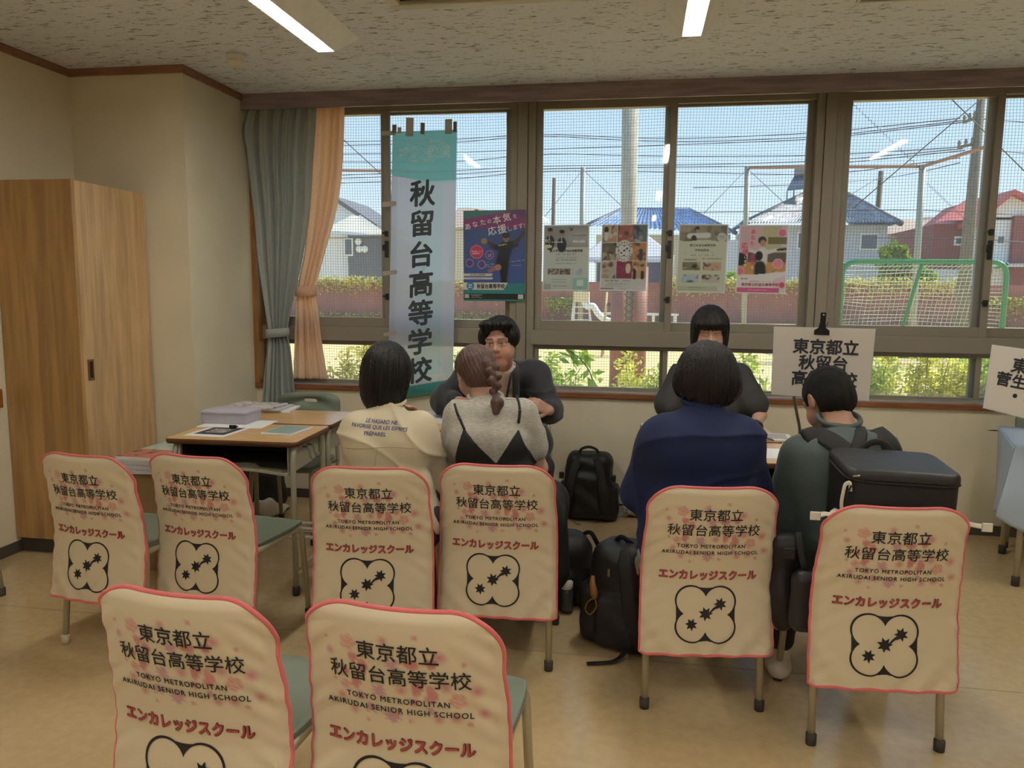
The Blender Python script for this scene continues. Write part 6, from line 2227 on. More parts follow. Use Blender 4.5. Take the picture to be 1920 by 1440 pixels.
class Person:
    def __init__(s, label, H, R, neck, sh, el, wr, hd, chest, pelvis, knee, foot, build=1.0, skin=(192, 152, 132), group=None, hs=1.0, fat=0.0, lips=(170, 104, 96), closed=False, legs=True, curl=(.5, .5)):
        """sh, el, wr, hd, knee, foot: pairs (left, right) as seen from behind; hd holds (finger direction, back-of-hand normal)"""
        s.H, s.R, s.neck, s.sh, s.el, s.wr, s.chest, s.pelvis, s.knee, s.foot = map(lambda v: np.asarray(v, float), (H, R, neck, sh, el, wr, chest, pelvis, knee, foot))
        s.hd, s.b, s.hs, s.fat, s.closed = hd, build, hs, fat, closed
        s.skin, s.lips, s.curl = skin, lips, curl
        s.label = label
        ax = s.sh[1]-s.sh[0]
        ax[2] = 0
        s.ax = ax/np.linalg.norm(ax)
        fw = np.cross(np.array([0, 0, 1.0]), s.ax)
        s.fw = fw/np.linalg.norm(fw)        # facing direction of the trunk
        s.root = thing('person', label, 'person', Vector((s.pelvis[0], s.pelvis[1], 0)), 0, group)
        s.off = np.array(s.root.location)
    def local(s, p):
        return (((p-s.H.astype(np.float32))@s.R.astype(np.float32))/s.hs).astype(np.float32)
    def trunk(s, p, g=0.0, k=.07, hem=True):
        b, ax = s.b, s.ax
        mid = s.chest*.45+s.pelvis*.55
        ms = (s.sh[0]+s.sh[1])/2
        ds = [capsule(p, s.sh[0]*.92+ms*.08, s.sh[1]*.92+ms*.08, .046*b+g, .046*b+g),
              capsule(p, s.chest-ax*.075*b, s.chest+ax*.075*b, .096*b+g, .096*b+g),
              capsule(p, mid-ax*.070*b, mid+ax*.070*b, .088*b+g, .088*b+g),
              capsule(p, s.pelvis-ax*.075*b, s.pelvis+ax*.075*b, .104*b+g, .104*b+g),
              capsule(p, ms, s.neck, .060*b+g*.6, .050*b+g*.3)]
        return union(ds, k)
    def skin_f(s, p):
        d = s.trunk(p, -.006, .06)
        d = smin(d, capsule(p, s.neck-(s.H-s.neck)*.25, s.H-s.R[:, 2]*.05*s.hs-s.R[:, 1]*.02*s.hs, .052, .050*s.hs), .03)
        d = smin(d, head_field(s.local(p), s.fat)*s.hs, .016)
        for i in (0, 1):
            d = smin(d, capsule(p, s.sh[i], s.el[i], .046*s.b, .037), .02)
            d = smin(d, capsule(p, s.el[i], s.wr[i], .037, .025), .015)
            hp = hand_prims(s.wr[i], s.hd[i][0], s.hd[i][1], s.hd[i][2], s.curl[i])
            h = union([capsule(p, *q) for q in hp[:4]], .012)
            for q in hp[4:]:
                h = smin(h, capsule(p, *q), .005)
            d = smin(d, h, .012)
            hip = s.pelvis+s.ax*(.085 if i else -.085)
            d = smin(d, capsule(p, hip, s.knee[i], .078, .052), .03)
            ank = s.foot[i]+np.array([0, 0, .075])
            d = smin(d, capsule(p, s.knee[i], ank, .050, .034), .02)
            d = smin(d, capsule(p, s.foot[i]+np.array([0, 0, .035])-s.fw*.03, s.foot[i]+np.array([0, 0, .028])+s.fw*.14, .033, .026), .02)
        return d
    def bounds(s, pad=.2):
        P = np.concatenate([s.sh, s.el, s.wr, s.knee, s.foot, [s.H, s.pelvis, s.neck]])
        return P.min(0)-pad, P.max(0)+pad
    def make_body(s, h):
        lo, hi = s.bounds(.24)
        lo[2] = -.01
        def col(V):
            return face_paint(s.local(V), s.skin, s.lips, closed=s.closed)*1.0 if True else None
        def colr(V):
            q = s.local(V)
            c = face_paint(q, s.skin, s.lips, closed=s.closed)
            far = (np.linalg.norm(q, axis=1) > .17)[:, None]
            return np.where(far, np.array(lin(s.skin)), c)
        return field_obj('body', s.skin_f, lo, hi, h, skin_mat(), s.root, colr)
    def garment(s, name, f, lo, hi, h, m, col=None, parent=None, label=None):
        o = field_obj(name, f, lo, hi, h, m, s.root, col)
        if label:
            o['label'] = label
        return o
    def sleeves(s, p, r0, r1, upto, g=0.0):
        """sleeve down the upper arm and, past 1, down the forearm"""
        ds = []
        for i in (0, 1):
            u = upto[i] if isinstance(upto, (tuple, list)) else upto
            e_ = s.sh[i]+(s.el[i]-s.sh[i])*min(1, u)
            ds.append(capsule(p, s.sh[i], e_, r0, r0+(r1-r0)*min(1, u)))
            if u > 1:
                e2 = s.el[i]+(s.wr[i]-s.el[i])*(u-1)
                ds.append(capsule(p, s.el[i], e2, r1, r1*.82))
        return ds
    def pants(s, m, h=.009, r=(.098, .072, .058), cuff=.10):
        def f(p):
            d = capsule(p, s.pelvis-s.ax*.08, s.pelvis+s.ax*.08, .116, .116)
            for i in (0, 1):
                hip = s.pelvis+s.ax*(.085 if i else -.085)
                d = smin(d, capsule(p, hip, s.knee[i], r[0], r[1]), .03)
                d = smin(d, capsule(p, s.knee[i], s.foot[i]+np.array([0, 0, cuff]), r[1]*.97, r[2]), .02)
            return d+.003*np.sin(40*p[:, 1]+25*p[:, 2])*np.sin(30*p[:, 0]+14*p[:, 2])
        lo, hi = s.bounds(.2)
        lo[2], hi[2] = .02, s.pelvis[2]+.16
        return s.garment('trousers', f, lo, hi, h, m)
    def shoes(s, m, sole=None):
        for i in (0, 1):
            def f(p):
                a = s.foot[i]+np.array([0, 0, .045])
                d = capsule(p, a-s.fw*.04, a+s.fw*.15-np.array([0, 0, .010]), .045, .038)
                d = smin(d, capsule(p, a, a+np.array([0, 0, .05]), .044, .042), .02)
                return smax(d, .004-p[:, 2], .008)
            lo, hi = s.foot[i]-.25, s.foot[i]+.28
            lo[2], hi[2] = -.01, .16
            s.garment('shoe', f, lo, hi, .007, m)
def folds(p, amp, seed=0.0, fx=24, fz=17):
    """creases of cloth: soft swells with sharper ridges running across them"""
    x, y, z = p[:, 0], p[:, 1], p[:, 2]
    w_ = 2.2*np.sin(6*z+seed)+1.3*np.sin(9*x+.7*seed)
    soft = np.sin(fx*.55*x+6*z+w_)*np.sin(fz*.6*z-5*x+1.7*seed)
    r1 = 1-np.abs(np.sin(fx*.5*x+fz*.45*z+w_))
    r2 = 1-np.abs(np.sin(fx*.42*x-fz*.62*z+1.6*np.sin(8*z+5*x+seed)+seed))
    m = .5+.5*np.sin(4.3*z+5.1*x+2*seed)
    return (-amp*(.7*soft+2.0*m*r1**4+2.0*(1-m)*r2**4)).astype(np.float32)
def neckhole(d, p, per, dz, slope, r=.078):
    n = per.neck
    reg = np.maximum(np.hypot(p[:, 0]-n[0], p[:, 1]-n[1])-r, (n[2]+dz-slope*((p[:, :2]-n[:2])@per.fw[:2]))-p[:, 2])
    return smax(d, -reg.astype(np.float32), .008)
def trace(f, px, py, lift, Y0=2.2, Y1=4.2):
    """the point where the line of sight through a pixel meets the cloth f"""
    a, b_ = W(px, py, Y0), W(px, py, Y1)
    t = np.linspace(0, 1, 500)
    P = (a+(b_-a)*t[:, None]).astype(np.float32)
    d = f(P)
    i = np.argmax(d < 0) if (d < 0).any() else int(np.argmin(d))
    v = (b_-a)/np.linalg.norm(b_-a)
    return P[i]-v*lift

def drape_text(per, f, rows, ctr, ux, uz, m, name='lettering', dirv=(0, 1, 0), lift=.0022):
    """lettering laid on the garment f by following the line of sight dirv until it meets the cloth"""
    mb = MB()
    dv = np.array(dirv, float)
    for s, dx, dz, width, bold in rows:
        v, t = text2d(s, 1.0, bold, 'LEFT', ring=4)
        lo, hi = v.min(0), v.max(0)
        lo[2] = hi[2] = 0
        k = width/(hi[0]-lo[0])
        v = (v-(lo+hi)/2)*np.array([k, k, 1])
        v, t = subdiv2d(v, t, .014)
        P = ctr+np.outer(v[:, 0]+dx, ux)+np.outer(v[:, 1]+dz, uz)-dv*.30
        P = P.astype(np.float32)
        for _ in range(40):
            P = P+(f(P)*.9)[:, None]*dv.astype(np.float32)
        P = P-dv*(lift+v[:, 2:3])-per.off
        mb.add([tuple(q) for q in P], t)
    return mb

# ------------------------------------------------------------------ 1: bobbed hair, cream shirt with blue lettering
Yc = 2.86
p1 = Person('person with straight black bob and cream shirt with blue French lettering on the back', W(727, 700, 2.99), basis(math.radians(-8), .22), W(728, 762, 2.93),
            (W(672, 806, 2.87), W(788, 804, 2.89)), (W(662, 905, 3.0), W(818, 900, 3.02)), (W(690, 872, 3.26), W(783, 806, 3.17)),
            [((.35, .9, -.05), (0, .1, 1), 1), ((-.30, .02, 1), (.30, .9, .1), -1)], W(728, 835, 2.86), np.array([-.925, 2.83, .535]),
            (np.array([-1.04, 3.24, .50]), np.array([-.80, 3.25, .50])), (np.array([-1.04, 3.22, 0]), np.array([-.79, 3.12, 0])), build=.96, curl=(.5, 1.0))
p1.make_body(.0065)
def shirt1(p):
    d = p1.trunk(p, .016, .06)
    for e_ in p1.sleeves(p, .062, .060, (1.55, 1.6)):
        d = smin(d, e_, .045)
    d = d+folds(p, .0055, 1.3)
    return smax(neckhole(d, p, p1, .020, .30), .50-p[:, 2], .02)
lo, hi = p1.bounds(.16)
lo[2], hi[2] = .48, p1.neck[2]+.08
M_CREAMT = mat('cream_jersey', (214, 200, 170), rough=.8, sheen=.2, bump=.15, bscale=22)
p1.garment('shirt', shirt1, lo, hi, .0055, M_CREAMT)
nk = p1.neck+np.array([0, 0, .018])
obj('collar', MB().tube([nk+np.array([.066*math.cos(a), .060*math.sin(a), .012*math.sin(a)])-p1.off for a in np.linspace(0, 2*pi, 25)[:-1]], .009, 8, closed=True), M_CREAMT, p1.root)
M_BLUEINK = mat('blue_lettering', (66, 74, 128), rough=.7)
uxx = np.array([1, 0, -.055])
mbt = drape_text(p1, shirt1, [('LE HASARD NE', .004, .021, .125, .018), ('FAVORISE QUE LES ESPRITS', 0, 0, .222, .018), ('PRÉPARÉS.', -.010, -.021, .086, .018)], W(714, 800, 2.80), uxx, np.array([.03, 0, 1]), M_BLUEINK)
obj('lettering', mbt, M_BLUEINK, p1.root, fixn=False, label='blue French lettering')
def seam(per, f, pix, m, r=.0013):
    return MB().tube([Vector(trace(f, x, y, .0032)-per.off) for x, y in pix], r, 6)
M_SEAM = mat('cream_seam', (176, 160, 128), rough=.9)
obj('yoke_seam', seam(p1, shirt1, [(648+4.3*k, 840+1.5*math.sin(k*.25)) for k in range(31)], M_SEAM), M_SEAM, p1.root)
obj('centre_seam', seam(p1, shirt1, [(707-.6*k, 842+4*k) for k in range(9)], M_SEAM), M_SEAM, p1.root)
def hair1(p):
    q = p1.local(p)
    th = np.arctan2(q[:, 0], -q[:, 1])
    d = ellips(q, (0, -.014, .030), (.092, .114, .102))
    fall = ellips(q, (.0, -.024, -.055), (.098, .090, .120))
    d = smin(d, fall, .05)
    nap = ellips(q, (.022, -.030, -.125), (.070, .060, .050))
    d = smin(d, nap, .03)
    d = d+.0022*np.sin(34*th+3*np.sin(9*th))+.0012*np.sin(71*th+20*q[:, 2])
    d = smax(d, (-.158-.020*np.sin(13*th)*.35-.012*np.sin(29*th)*.5)-q[:, 2]-.12*q[:, 0], .006)
    face = smax(q[:, 1]-.060, np.abs(q[:, 0])-.066, .02)
    return smax(d, -smax(.062-q[:, 1], np.abs(q[:, 0])-.070, .015), .01)
p1.garment('hair', hair1, p1.H-.24, p1.H+.22, .0055, M_HAIR)
p1.pants(mat('dark_trousers', (52, 50, 54), rough=.8))
p1.shoes(mat('grey_shoe', (120, 116, 112), rough=.6))

# ------------------------------------------------------------------ 2: braid, grey T-shirt under a black camisole dress
p2 = Person('woman with brown braid, grey T-shirt and black camisole dress, sitting opposite the man', W(891, 700, 3.16), basis(math.radians(28), .34, .08), W(910, 748, 3.09),
            (W(860, 780, 3.03), W(980, 776, 3.04)), (W(848, 880, 3.06), W(1010, 878, 3.10)), (W(868, 850, 3.32), W(980, 842, 3.36)),
            [((.5, .85, 0), (0, .1, 1), 1), ((-.6, .8, 0), (0, .1, 1), -1)], W(918, 828, 3.00), np.array([-.485, 2.96, .545]),
            (np.array([-.60, 3.33, .51]), np.array([-.38, 3.34, .51])), (np.array([-.60, 3.30, 0]), np.array([-.37, 3.32, 0])), build=.90, hs=.97)
p2.make_body(.006)
def tee2(p):
    d = p2.trunk(p, .015, .055)
    for e_ in p2.sleeves(p, .060, .068, .60):
        d = smin(d, e_, .035)
    d = d+folds(p, .0036, 2.1)
    return smax(neckhole(d, p, p2, .016, .35), .52-p[:, 2], .02)
lo, hi = p2.bounds(.16)
lo[2], hi[2] = .5, p2.neck[2]+.08
M_GREYT = mat('grey_marl', (176, 172, 160), rough=.85, sheen=.2, var=.18, vscale=60, vstretch=(1, 1, 5), bump=.12, bscale=24)
p2.garment('t_shirt', tee2, lo, hi, .0065, M_GREYT)
nk = p2.neck+np.array([0, 0, .012])
obj('collar', MB().tube([nk+np.array([.070*math.cos(a), .058*math.sin(a), .016*math.sin(a)])-p2.off for a in np.linspace(0, 2*pi, 25)[:-1]], .008, 8, closed=True), M_GREYT, p2.root)
M_BLACKD = mat('black_dress', (24, 24, 26), rough=.75)
def on2(px, py, lift=.003):
    return trace(tee2, px, py, lift)
def dress2(p):
    # two pointed back panels under the straps, joined low down
    d = tee2(p)-.0045
    c = p2.chest
    x = (p-c.astype(np.float32))@p2.ax.astype(np.float32)
    z = p[:, 2]
    zt0 = on2(871, 804)[2]
    zb = on2(925, 868)[2]
    xl, xr = float((on2(871, 804)-c)@p2.ax), float((on2(972, 792)-c)@p2.ax)
    xm = float((on2(930, 880)-c)@p2.ax)
    t = np.clip((zt0-z)/(zt0-zb), -1, 3)
    inl = xl+(xm-xl)*t*.98
    inr = xr+(xm-xr)*t*.98
    outl = xl-.040*t-.004
    outr = xr+.055*t+.004
    cut = np.minimum(np.maximum(outl-x, x-inl), np.maximum(inr-x, x-outr))
    cut = np.maximum(cut*.6, z-zt0-.006)
    return np.maximum(d, cut)
lo2 = lo.copy()
lo2[2] = .47
hi2 = hi.copy()
hi2[2] = p2.chest[2]+.16
p2.garment('camisole_dress', dress2, lo2, hi2, .0055, M_BLACKD)
for pts in (((852, 757), (856, 772), (862, 785), (871, 806)), ((968, 741), (973, 755), (975, 772), (972, 794))):
    P = [Vector(on2(x, y, .005)-p2.off) for x, y in pts]
    st = obj('strap', MB().tube(bend(P, .02, 4), .0055, 8, flat=((0, -1, 0), .45)), M_BLACKD, p2.root)
    obj('slider', MB().tube([P[1].lerp(P[2], .9)+Vector((0, -.002, .004)), P[1].lerp(P[2], .9)+Vector((0, -.002, -.004))], .0068, 8, flat=((0, -1, 0), .5)), mat('slider', (90, 86, 80), rough=.3, metal=.7), st)
BR = [W(918, 686, 3.075), W(925, 702, 3.055), W(928, 718, 3.035), trace(tee2, 929, 738, .030)]
TAIL = [trace(tee2, 929, 744, .024), trace(tee2, 932, 756, .026), trace(tee2, 930, 771, .016)]
def hair2(p):
    q = p2.local(p)
    th = np.arctan2(q[:, 0], -q[:, 1])
    d = ellips(q, (0, -.018, .030), (.088, .110, .096))
    d = smin(d, ellips(q, (.012, -.060, -.030), (.068, .060, .062)), .04)
    d = smax(d, -smax(.038-q[:, 1]-.5*q[:, 2], np.abs(q[:, 0])-.2, .02), .02)
    d = smax(d, -ellips(q, (-.10, .005, -.045), (.045, .05, .055)), .015)
    d = d+.0016*np.sin(42*th+60*q[:, 2]+4*np.sin(8*q[:, 2]))+.001*np.sin(90*(q[:, 2]+.6*q[:, 1]))
    pth = np.array(BR)
    for i in range(7):
        u = i/6*(len(pth)-1)
        j = min(int(u), len(pth)-2)
        c = pth[j]+(pth[j+1]-pth[j])*(u-j)
        sgn = 1 if i % 2 else -1
        r = .034-.0024*i
        d = smin(d, capsule(p, c+np.array([sgn*.012, 0, .010]), c+np.array([-sgn*.010, -.006, -.014]), r*.75, r*.50), .004)
    t = np.array(TAIL)
    d = smin(d, capsule(p, pth[-1], t[0], .012, .010), .004)
    d = smin(d, capsule(p, t[0], t[1], .012, .025), .006)
    d = smin(d, capsule(p, t[1], t[2], .026, .016), .01)
    return d+.0008*np.sin(300*p[:, 0]+60*p[:, 2])
p2.garment('hair', hair2, p2.H-np.array([.2, .36, .28]), p2.H+np.array([.22, .2, .2]), .0042, M_HAIRB)
p2.garment('skirt', lambda p: union([capsule(p, p2.pelvis-p2.ax*.09, p2.pelvis+p2.ax*.09, .125, .125)]+[capsule(p, p2.pelvis+p2.ax*(.08 if i else -.08), p2.knee[i]+np.array([0, .02, 0]), .115, .09) for i in (0, 1)]+[capsule(p, p2.knee[i], p2.foot[i]+np.array([0, 0, .2]), .085, .10) for i in (0, 1)], .05), np.array([-.85, 2.7, .05]), np.array([-.15, 3.6, .72]), .010, M_BLACKD)
p2.shoes(mat('black_shoe', (34, 32, 32), rough=.5))
obj('earring', MB().tube([W(874, 716, 3.13)-p2.off, W(874, 722, 3.13)-p2.off], .0018, 6), mat('gold', (200, 170, 110), rough=.2, metal=1), p2.root)

# ------------------------------------------------------------------ 3: navy T-shirt, round dark bob
p3 = Person('person with rounded dark bob in a navy blue T-shirt, back to the camera', W(1326, 706, 2.90), basis(math.radians(-10), .18), W(1318, 762, 2.84),
            (W(1240, 826, 2.78), W(1388, 822, 2.80)), (W(1200, 925, 2.86), W(1412, 915, 2.90)), (W(1240, 892, 3.16), W(1385, 886, 3.16)),
            [((.5, .85, 0), (0, .1, 1), 1), ((-.5, .85, 0), (0, .1, 1), -1)], W(1312, 845, 2.79), np.array([.245, 2.785, .545]),
            (np.array([.10, 3.22, .51]), np.array([.36, 3.23, .51])), (np.array([.10, 3.18, 0]), np.array([.37, 3.14, 0])), build=1.14)
p3.make_body(.0065)
def tee3(p):
    d = p3.trunk(p, .018, .07)
    for e_ in p3.sleeves(p, .066, .074, 1.0):
        d = smin(d, e_, .05)
    d = d+folds(p, .0060, .4, 20, 15)
    return smax(neckhole(d, p, p3, .026, .35), .47-p[:, 2], .02)
lo, hi = p3.bounds(.18)
lo[2], hi[2] = .45, p3.neck[2]+.08
M_NAVY = mat('navy_jersey', (24, 34, 72), rough=.8, sheen=.03, spec=.3, bump=.15, bscale=18)
p3.garment('t_shirt', tee3, lo, hi, .006, M_NAVY)
nk = p3.neck+np.array([0, 0, .022])
obj('collar', MB().tube([nk+np.array([.072*math.cos(a), .062*math.sin(a), .014*math.sin(a)])-p3.off for a in np.linspace(0, 2*pi, 25)[:-1]], .010, 8, closed=True), M_NAVY, p3.root)
def hair3(p):
    q = p3.local(p)
    th = np.arctan2(q[:, 0], -q[:, 1])
    d = ellips(q, (0, -.018, .025), (.106, .122, .108))
    d = smin(d, ellips(q, (.004, -.020, -.035), (.122, .108, .085)), .05)
    d = smin(d, ellips(q, (.0, -.045, -.100), (.075, .060, .050)), .04)
    d = d+.0022*np.sin(30*th+3*np.sin(7*th))+.0013*np.sin(77*th+25*q[:, 2])
    d = smax(d, (-.116+.03*np.clip(np.abs(q[:, 0])/.1, 0, 1)-.008*np.sin(23*th))-q[:, 2]-.10*q[:, 0], .008)
    return smax(d, -smax(.062-q[:, 1], np.abs(q[:, 0])-.074, .015), .01)
p3.garment('hair', hair3, p3.H-.22, p3.H+.22, .0055, mat('dark_brown_hair', (25, 20, 20), rough=.36, spec=.35, bump=.55, bscale=60, bstretch=(5, 5, .35), var=.3, vscale=50, vstretch=(4, 4, .3)))
p3.pants(mat('black_trousers', (32, 30, 32), rough=.85))
p3.shoes(mat('black_shoe', (34, 32, 32), rough=.5))

# ------------------------------------------------------------------ 4: boy in dark grey-green with a backpack on
p4 = Person('boy with cropped black hair in a dark green-grey shirt, wearing a backpack, head bowed', W(1553, 752, 2.98), basis(math.radians(22), .58), W(1572, 800, 2.90),
            (W(1502, 854, 2.85), W(1646, 848, 2.84)), (W(1474, 965, 2.92), W(1660, 985, 2.95)), (W(1466, 905, 3.18), W(1560, 905, 3.22)),
            [((.5, .85, -.05), (0, .1, 1), 1), ((-.6, .8, 0), (0, .1, 1), -1)], W(1578, 900, 2.84), np.array([.81, 2.80, .54]),
            (np.array([.66, 3.16, .50]), np.array([.93, 3.17, .50])), (np.array([.565, 2.92, 0]), np.array([.95, 3.10, 0])), build=1.06, skin=(180, 138, 116))
p4.make_body(.006)
def tee4(p):
    d = p4.trunk(p, .018, .07)
    for e_ in p4.sleeves(p, .068, .066, (1.75, 1.75)):
        d = smin(d, e_, .05)
    d = d+folds(p, .0060, 3.3, 20, 14)
    return smax(neckhole(d, p, p4, .034, .40), .47-p[:, 2], .02)
lo, hi = p4.bounds(.18)
lo[2], hi[2] = .45, p4.neck[2]+.08
M_TEAL = mat('dark_green_grey_cloth', (66, 78, 76), rough=.7, sheen=.15, bump=.12, bscale=18)
p4.garment('shirt', tee4, lo, hi, .006, M_TEAL)
nk = p4.neck+np.array([0, 0, .030])
obj('collar', MB().tube([nk+np.array([.072*math.cos(a), .062*math.sin(a), .022*math.sin(a)])-p4.off for a in np.linspace(0, 2*pi, 25)[:-1]], .010, 8, closed=True), M_TEAL, p4.root)
def hair4(p):
    q = p4.local(p)
    d = ellips(q, (0, -.012, .034), (.083, .104, .096))
    d = smin(d, ellips(q, (0, -.050, -.020), (.070, .056, .060)), .03)
    d = smax(d, -ellips(np.abs(q)*np.array([1, 0, 0], np.float32)+q*np.array([0, 1, 1], np.float32), (.088, .004, -.022), (.032, .034, .042)), .012)
    d = smax(d, (q[:, 1]-.078)+.3*(.06-q[:, 2]), .02)
    d = smax(d, -.085-q[:, 2], .01)
    return d+.0016*np.sin(160*q[:, 0])*np.sin(150*q[:, 1]+40*q[:, 2])
p4.garment('hair', hair4, p4.H-.18, p4.H+.18, .0045, M_HAIRS)
p4.pants(mat('black_trousers', (32, 30, 32), rough=.85), cuff=.15)
p4.shoes(mat('white_shoe', (216, 208, 194), rough=.6))
sk = MB()
for i in (0, 1):
    f0 = p4.foot[i]-p4.off
    sk.tube([f0+np.array([0, 0, .07]), f0+np.array([0, .005, .20])], [.043, .047], 14)
obj('sock', sk, mat('white_sock', (222, 216, 204), rough=.9), p4.root)

# the backpack the boy wears
c0 = np.array([W(1673, 870, 2.61)[0], 2.612, .850])
t = thing('backpack', 'boxy black backpack with white side straps, worn by the boy', 'bag', Vector(c0))
SL, BH = .12, (.183, .118, .165)
def box4(p, g):
    d = rbox(p, (0, 0, -.065), (BH[0]+g-.012*np.float32(1), BH[1]+g, BH[2]+g), .045)
    return d
def fbp(p):
    d = smax(box4(p, 0), p[:, 2]-.030-SL*p[:, 1], .004)
    return d+.002*np.sin(26*p[:, 0]+3)*np.sin(20*p[:, 2]+9*p[:, 1])
RB = np.array(Matrix.Rotation(math.radians(4), 3, 'Z')@Matrix.Rotation(math.radians(2), 3, 'Y'))
def place(V):
    return V@RB.T
V, F = mesh_field(fbp, (-.26, -.2, -.27), (.26, .2, .16), .007)
link_mesh('body', place(V), [tuple(q) for q in F], M_NYLON, t, fixn=False)
def flid(p):
    d = smax(box4(p, .004), p[:, 2]-.066-SL*p[:, 1]+.10*p[:, 0]**2, .02)
    return smax(d, .027+SL*p[:, 1]-p[:, 2], .004)
V, F = mesh_field(flid, (-.26, -.2, -.1), (.26, .2, .2), .006)
link_mesh('lid', place(V), [tuple(q) for q in F], M_NYLON2, t, fixn=False)
def ring(zofs, e, r):
    P = []
    for j in range(48):
        a = 2*pi*j/48
        c_, s_ = math.cos(a), math.sin(a)
        k = (abs(c_/(.174+e))**6+abs(s_/(.122+e))**6)**(-1/6)
        x, y = k*c_, k*s_
        P.append(Vector(place(np.array([[x, y, .028+zofs+SL*y]]))[0]))
    return MB().tube(P, r, 6, closed=True)
obj('zip', ring(0, .002, .0042), M_STRAP, t)
M_WEB = mat('cream_webbing', (226, 218, 200), rough=.7)
for s_ in (-1, 1):
    q = lambda x, y, z: Vector(place(np.array([[x, y, z]]))[0])
    strap(t, 'side_strap', [q(s_*.175, -.05, -.10), q(s_*.205, -.09, -.105), q(s_*.222, -.06, -.115), q(s_*.255, -.10, -.110)], .012, M_WEB, nrm=(0, -.6, 1), rr=.02)
    obj('strap_end', MB().box(-.016, .016, -.004, .004, -.014, .014, M=Matrix.Translation(q(s_*.260, -.105, -.110))), mat('cream_plastic', (226, 220, 206), rough=.4), t, bevel=.003)
strap(t, 'side_loop', [Vector(place(np.array([p_]))[0]) for p_ in ((-.175, -.10, -.12), (-.185, -.105, -.06), (-.181, -.11, .0), (-.169, -.118, .01), (-.165, -.118, -.02))], .006, M_WEB, nrm=(-1, -1, 0), th=.4, rr=.015)
for (x, y) in ((-.165, -.112), (-.14, .10)):
    obj('zip_pull', MB().tube([Vector(place(np.array([[x, y-.012, .032+SL*y+.01]]))[0]), Vector(place(np.array([[x+.02, y-.018, .032+SL*y+.014]]))[0])], .004, 6), M_ZIP, t)
obj('pull_cord', MB().tube(bend([Vector(place(np.array([p_]))[0]) for p_ in ((-.165, -.122, .0), (-.179, -.126, -.03), (-.173, -.126, -.06))], .02, 3), .003, 6), M_STRAP, t)
def on4(px, py, lift=.006):
    return Vector(trace(tee4, px, py, lift))-t.location
for nm, pts in (('shoulder_strap', ((1508, 822), (1532, 814), (1560, 826), (1588, 848), (1610, 868))), ('shoulder_strap', ((1682, 872), (1674, 846), (1660, 822), (1640, 806)))):
    P = [on4(x, y) for x, y in pts]
    ob = obj(nm, MB().tube(bend(P, .05, 4), .036 if nm == 'shoulder_strap' and pts[0][0] < 1600 else .034, 10, flat=((0, -.8, .6), .16)), M_STRAP, t)
    # the part running down in front of the shoulder
for pts, w_ in (([(1596, 862), (1610, 832), (1616, 812), (1610, 800)], .022),):
    P = [on4(x, y, .010) for x, y in pts]
    obj('top_strap', MB().tube(bend(P, .04, 4), w_, 10, flat=((0, -.8, .6), .16)), M_STRAP, t)
hb_ = [W(1612, 858, 2.735), W(1620, 836, 2.75), W(1643, 826, 2.75), W(1664, 834, 2.75), W(1676, 856, 2.735)]
obj('carry_handle', MB().tube(bend([Vector(p_)-t.location for p_ in hb_], .03, 4), .011, 10, flat=((0, -1, .2), .35)), M_STRAP, t)
# small pouch hanging at the boy's side
pc = W(1508, 1128, 2.56)
t = thing('pouch', 'small black zipped pouch hanging between the two right-hand chairs', 'bag', Vector((pc[0], pc[1], pc[2])))
V, F = mesh_field(lambda p: rbox(p, (0, 0, 0), (.046, .035, .105), .034)+.002*np.sin(40*p[:, 2]), (-.08, -.07, -.14), (.08, .07, .14), .006)
link_mesh('body', V, [tuple(q) for q in F], M_NYLON2, t, fixn=False)
obj('zip', MB().tube([(.020, -.036, -.06), (.024, -.037, .02)], .0022, 6), mat('grey_zip', (120, 120, 118), rough=.5), t)
strap(t, 'shoulder_strap', [(0, 0, .10), (-.015, .02, .16), (-.02, .05, .22)], .012)
# black jacket over the chair side
t = thing('jacket', 'black jacket hanging down beside the boy, between the two right-hand chairs', 'jacket', Vector(W(1470, 1090, 2.64)))
def fjk(p):
    d = rbox(p, (0, 0, 0), (.045, .05, .17), .04)
    return d+.006*np.sin(34*p[:, 2]+12*p[:, 0])+.004*np.sin(60*p[:, 0]+11*p[:, 2])
V, F = mesh_field(fjk, (-.1, -.1, -.24), (.1, .1, .24), .007)
link_mesh('cloth', V, [tuple(q) for q in F], M_NYLON, t, fixn=False)
obj('buckle', MB().box(-.02, .02, -.066, -.056, .10, .14), M_BLACK, t, bevel=.004)

# ------------------------------------------------------------------ 5: man in the dark jacket
p5 = Person('man in a dark jacket and white T-shirt, facing the camera across the desks', W(938, 643, 3.83), basis(math.radians(180-3), .07, -.05), W(944, 690, 3.98),
            (W(1008, 704, 4.10), W(880, 706, 4.10)), (W(1030, 768, 3.98), W(832, 752, 3.98)), (W(1030, 770, 3.86), W(860, 752, 3.86)),
            [((-.55, -.50, .35), (.7, -.6, .3), 1), ((.9, -.3, -.1), (-.2, -.5, .8), -1)], W(946, 770, 4.16), np.array([-.70, 4.38, .56]),
            (np.array([-.50, 4.04, .50]), np.array([-.86, 4.04, .50])), (np.array([-.48, 4.08, 0]), np.array([-.88, 4.08, 0])), build=1.12, skin=(184, 142, 124), fat=.011, hs=1.03, curl=(.7, .6))
p5.make_body(.0042)
def tee5(p):
    d = smin(p5.trunk(p, .010, .07), capsule(p, p5.neck-(p5.H-p5.neck)*.45, p5.neck+(p5.H-p5.neck)*.10, .072, .066), .03)
    return smax(neckhole(d, p, p5, .014, .25, .066), .50-p[:, 2], .02)
lo, hi = p5.bounds(.2)
lo[2], hi[2] = .48, p5.neck[2]+.08
p5.garment('t_shirt', tee5, lo, hi, .008, mat('white_tee', (222, 206, 196), rough=.8))
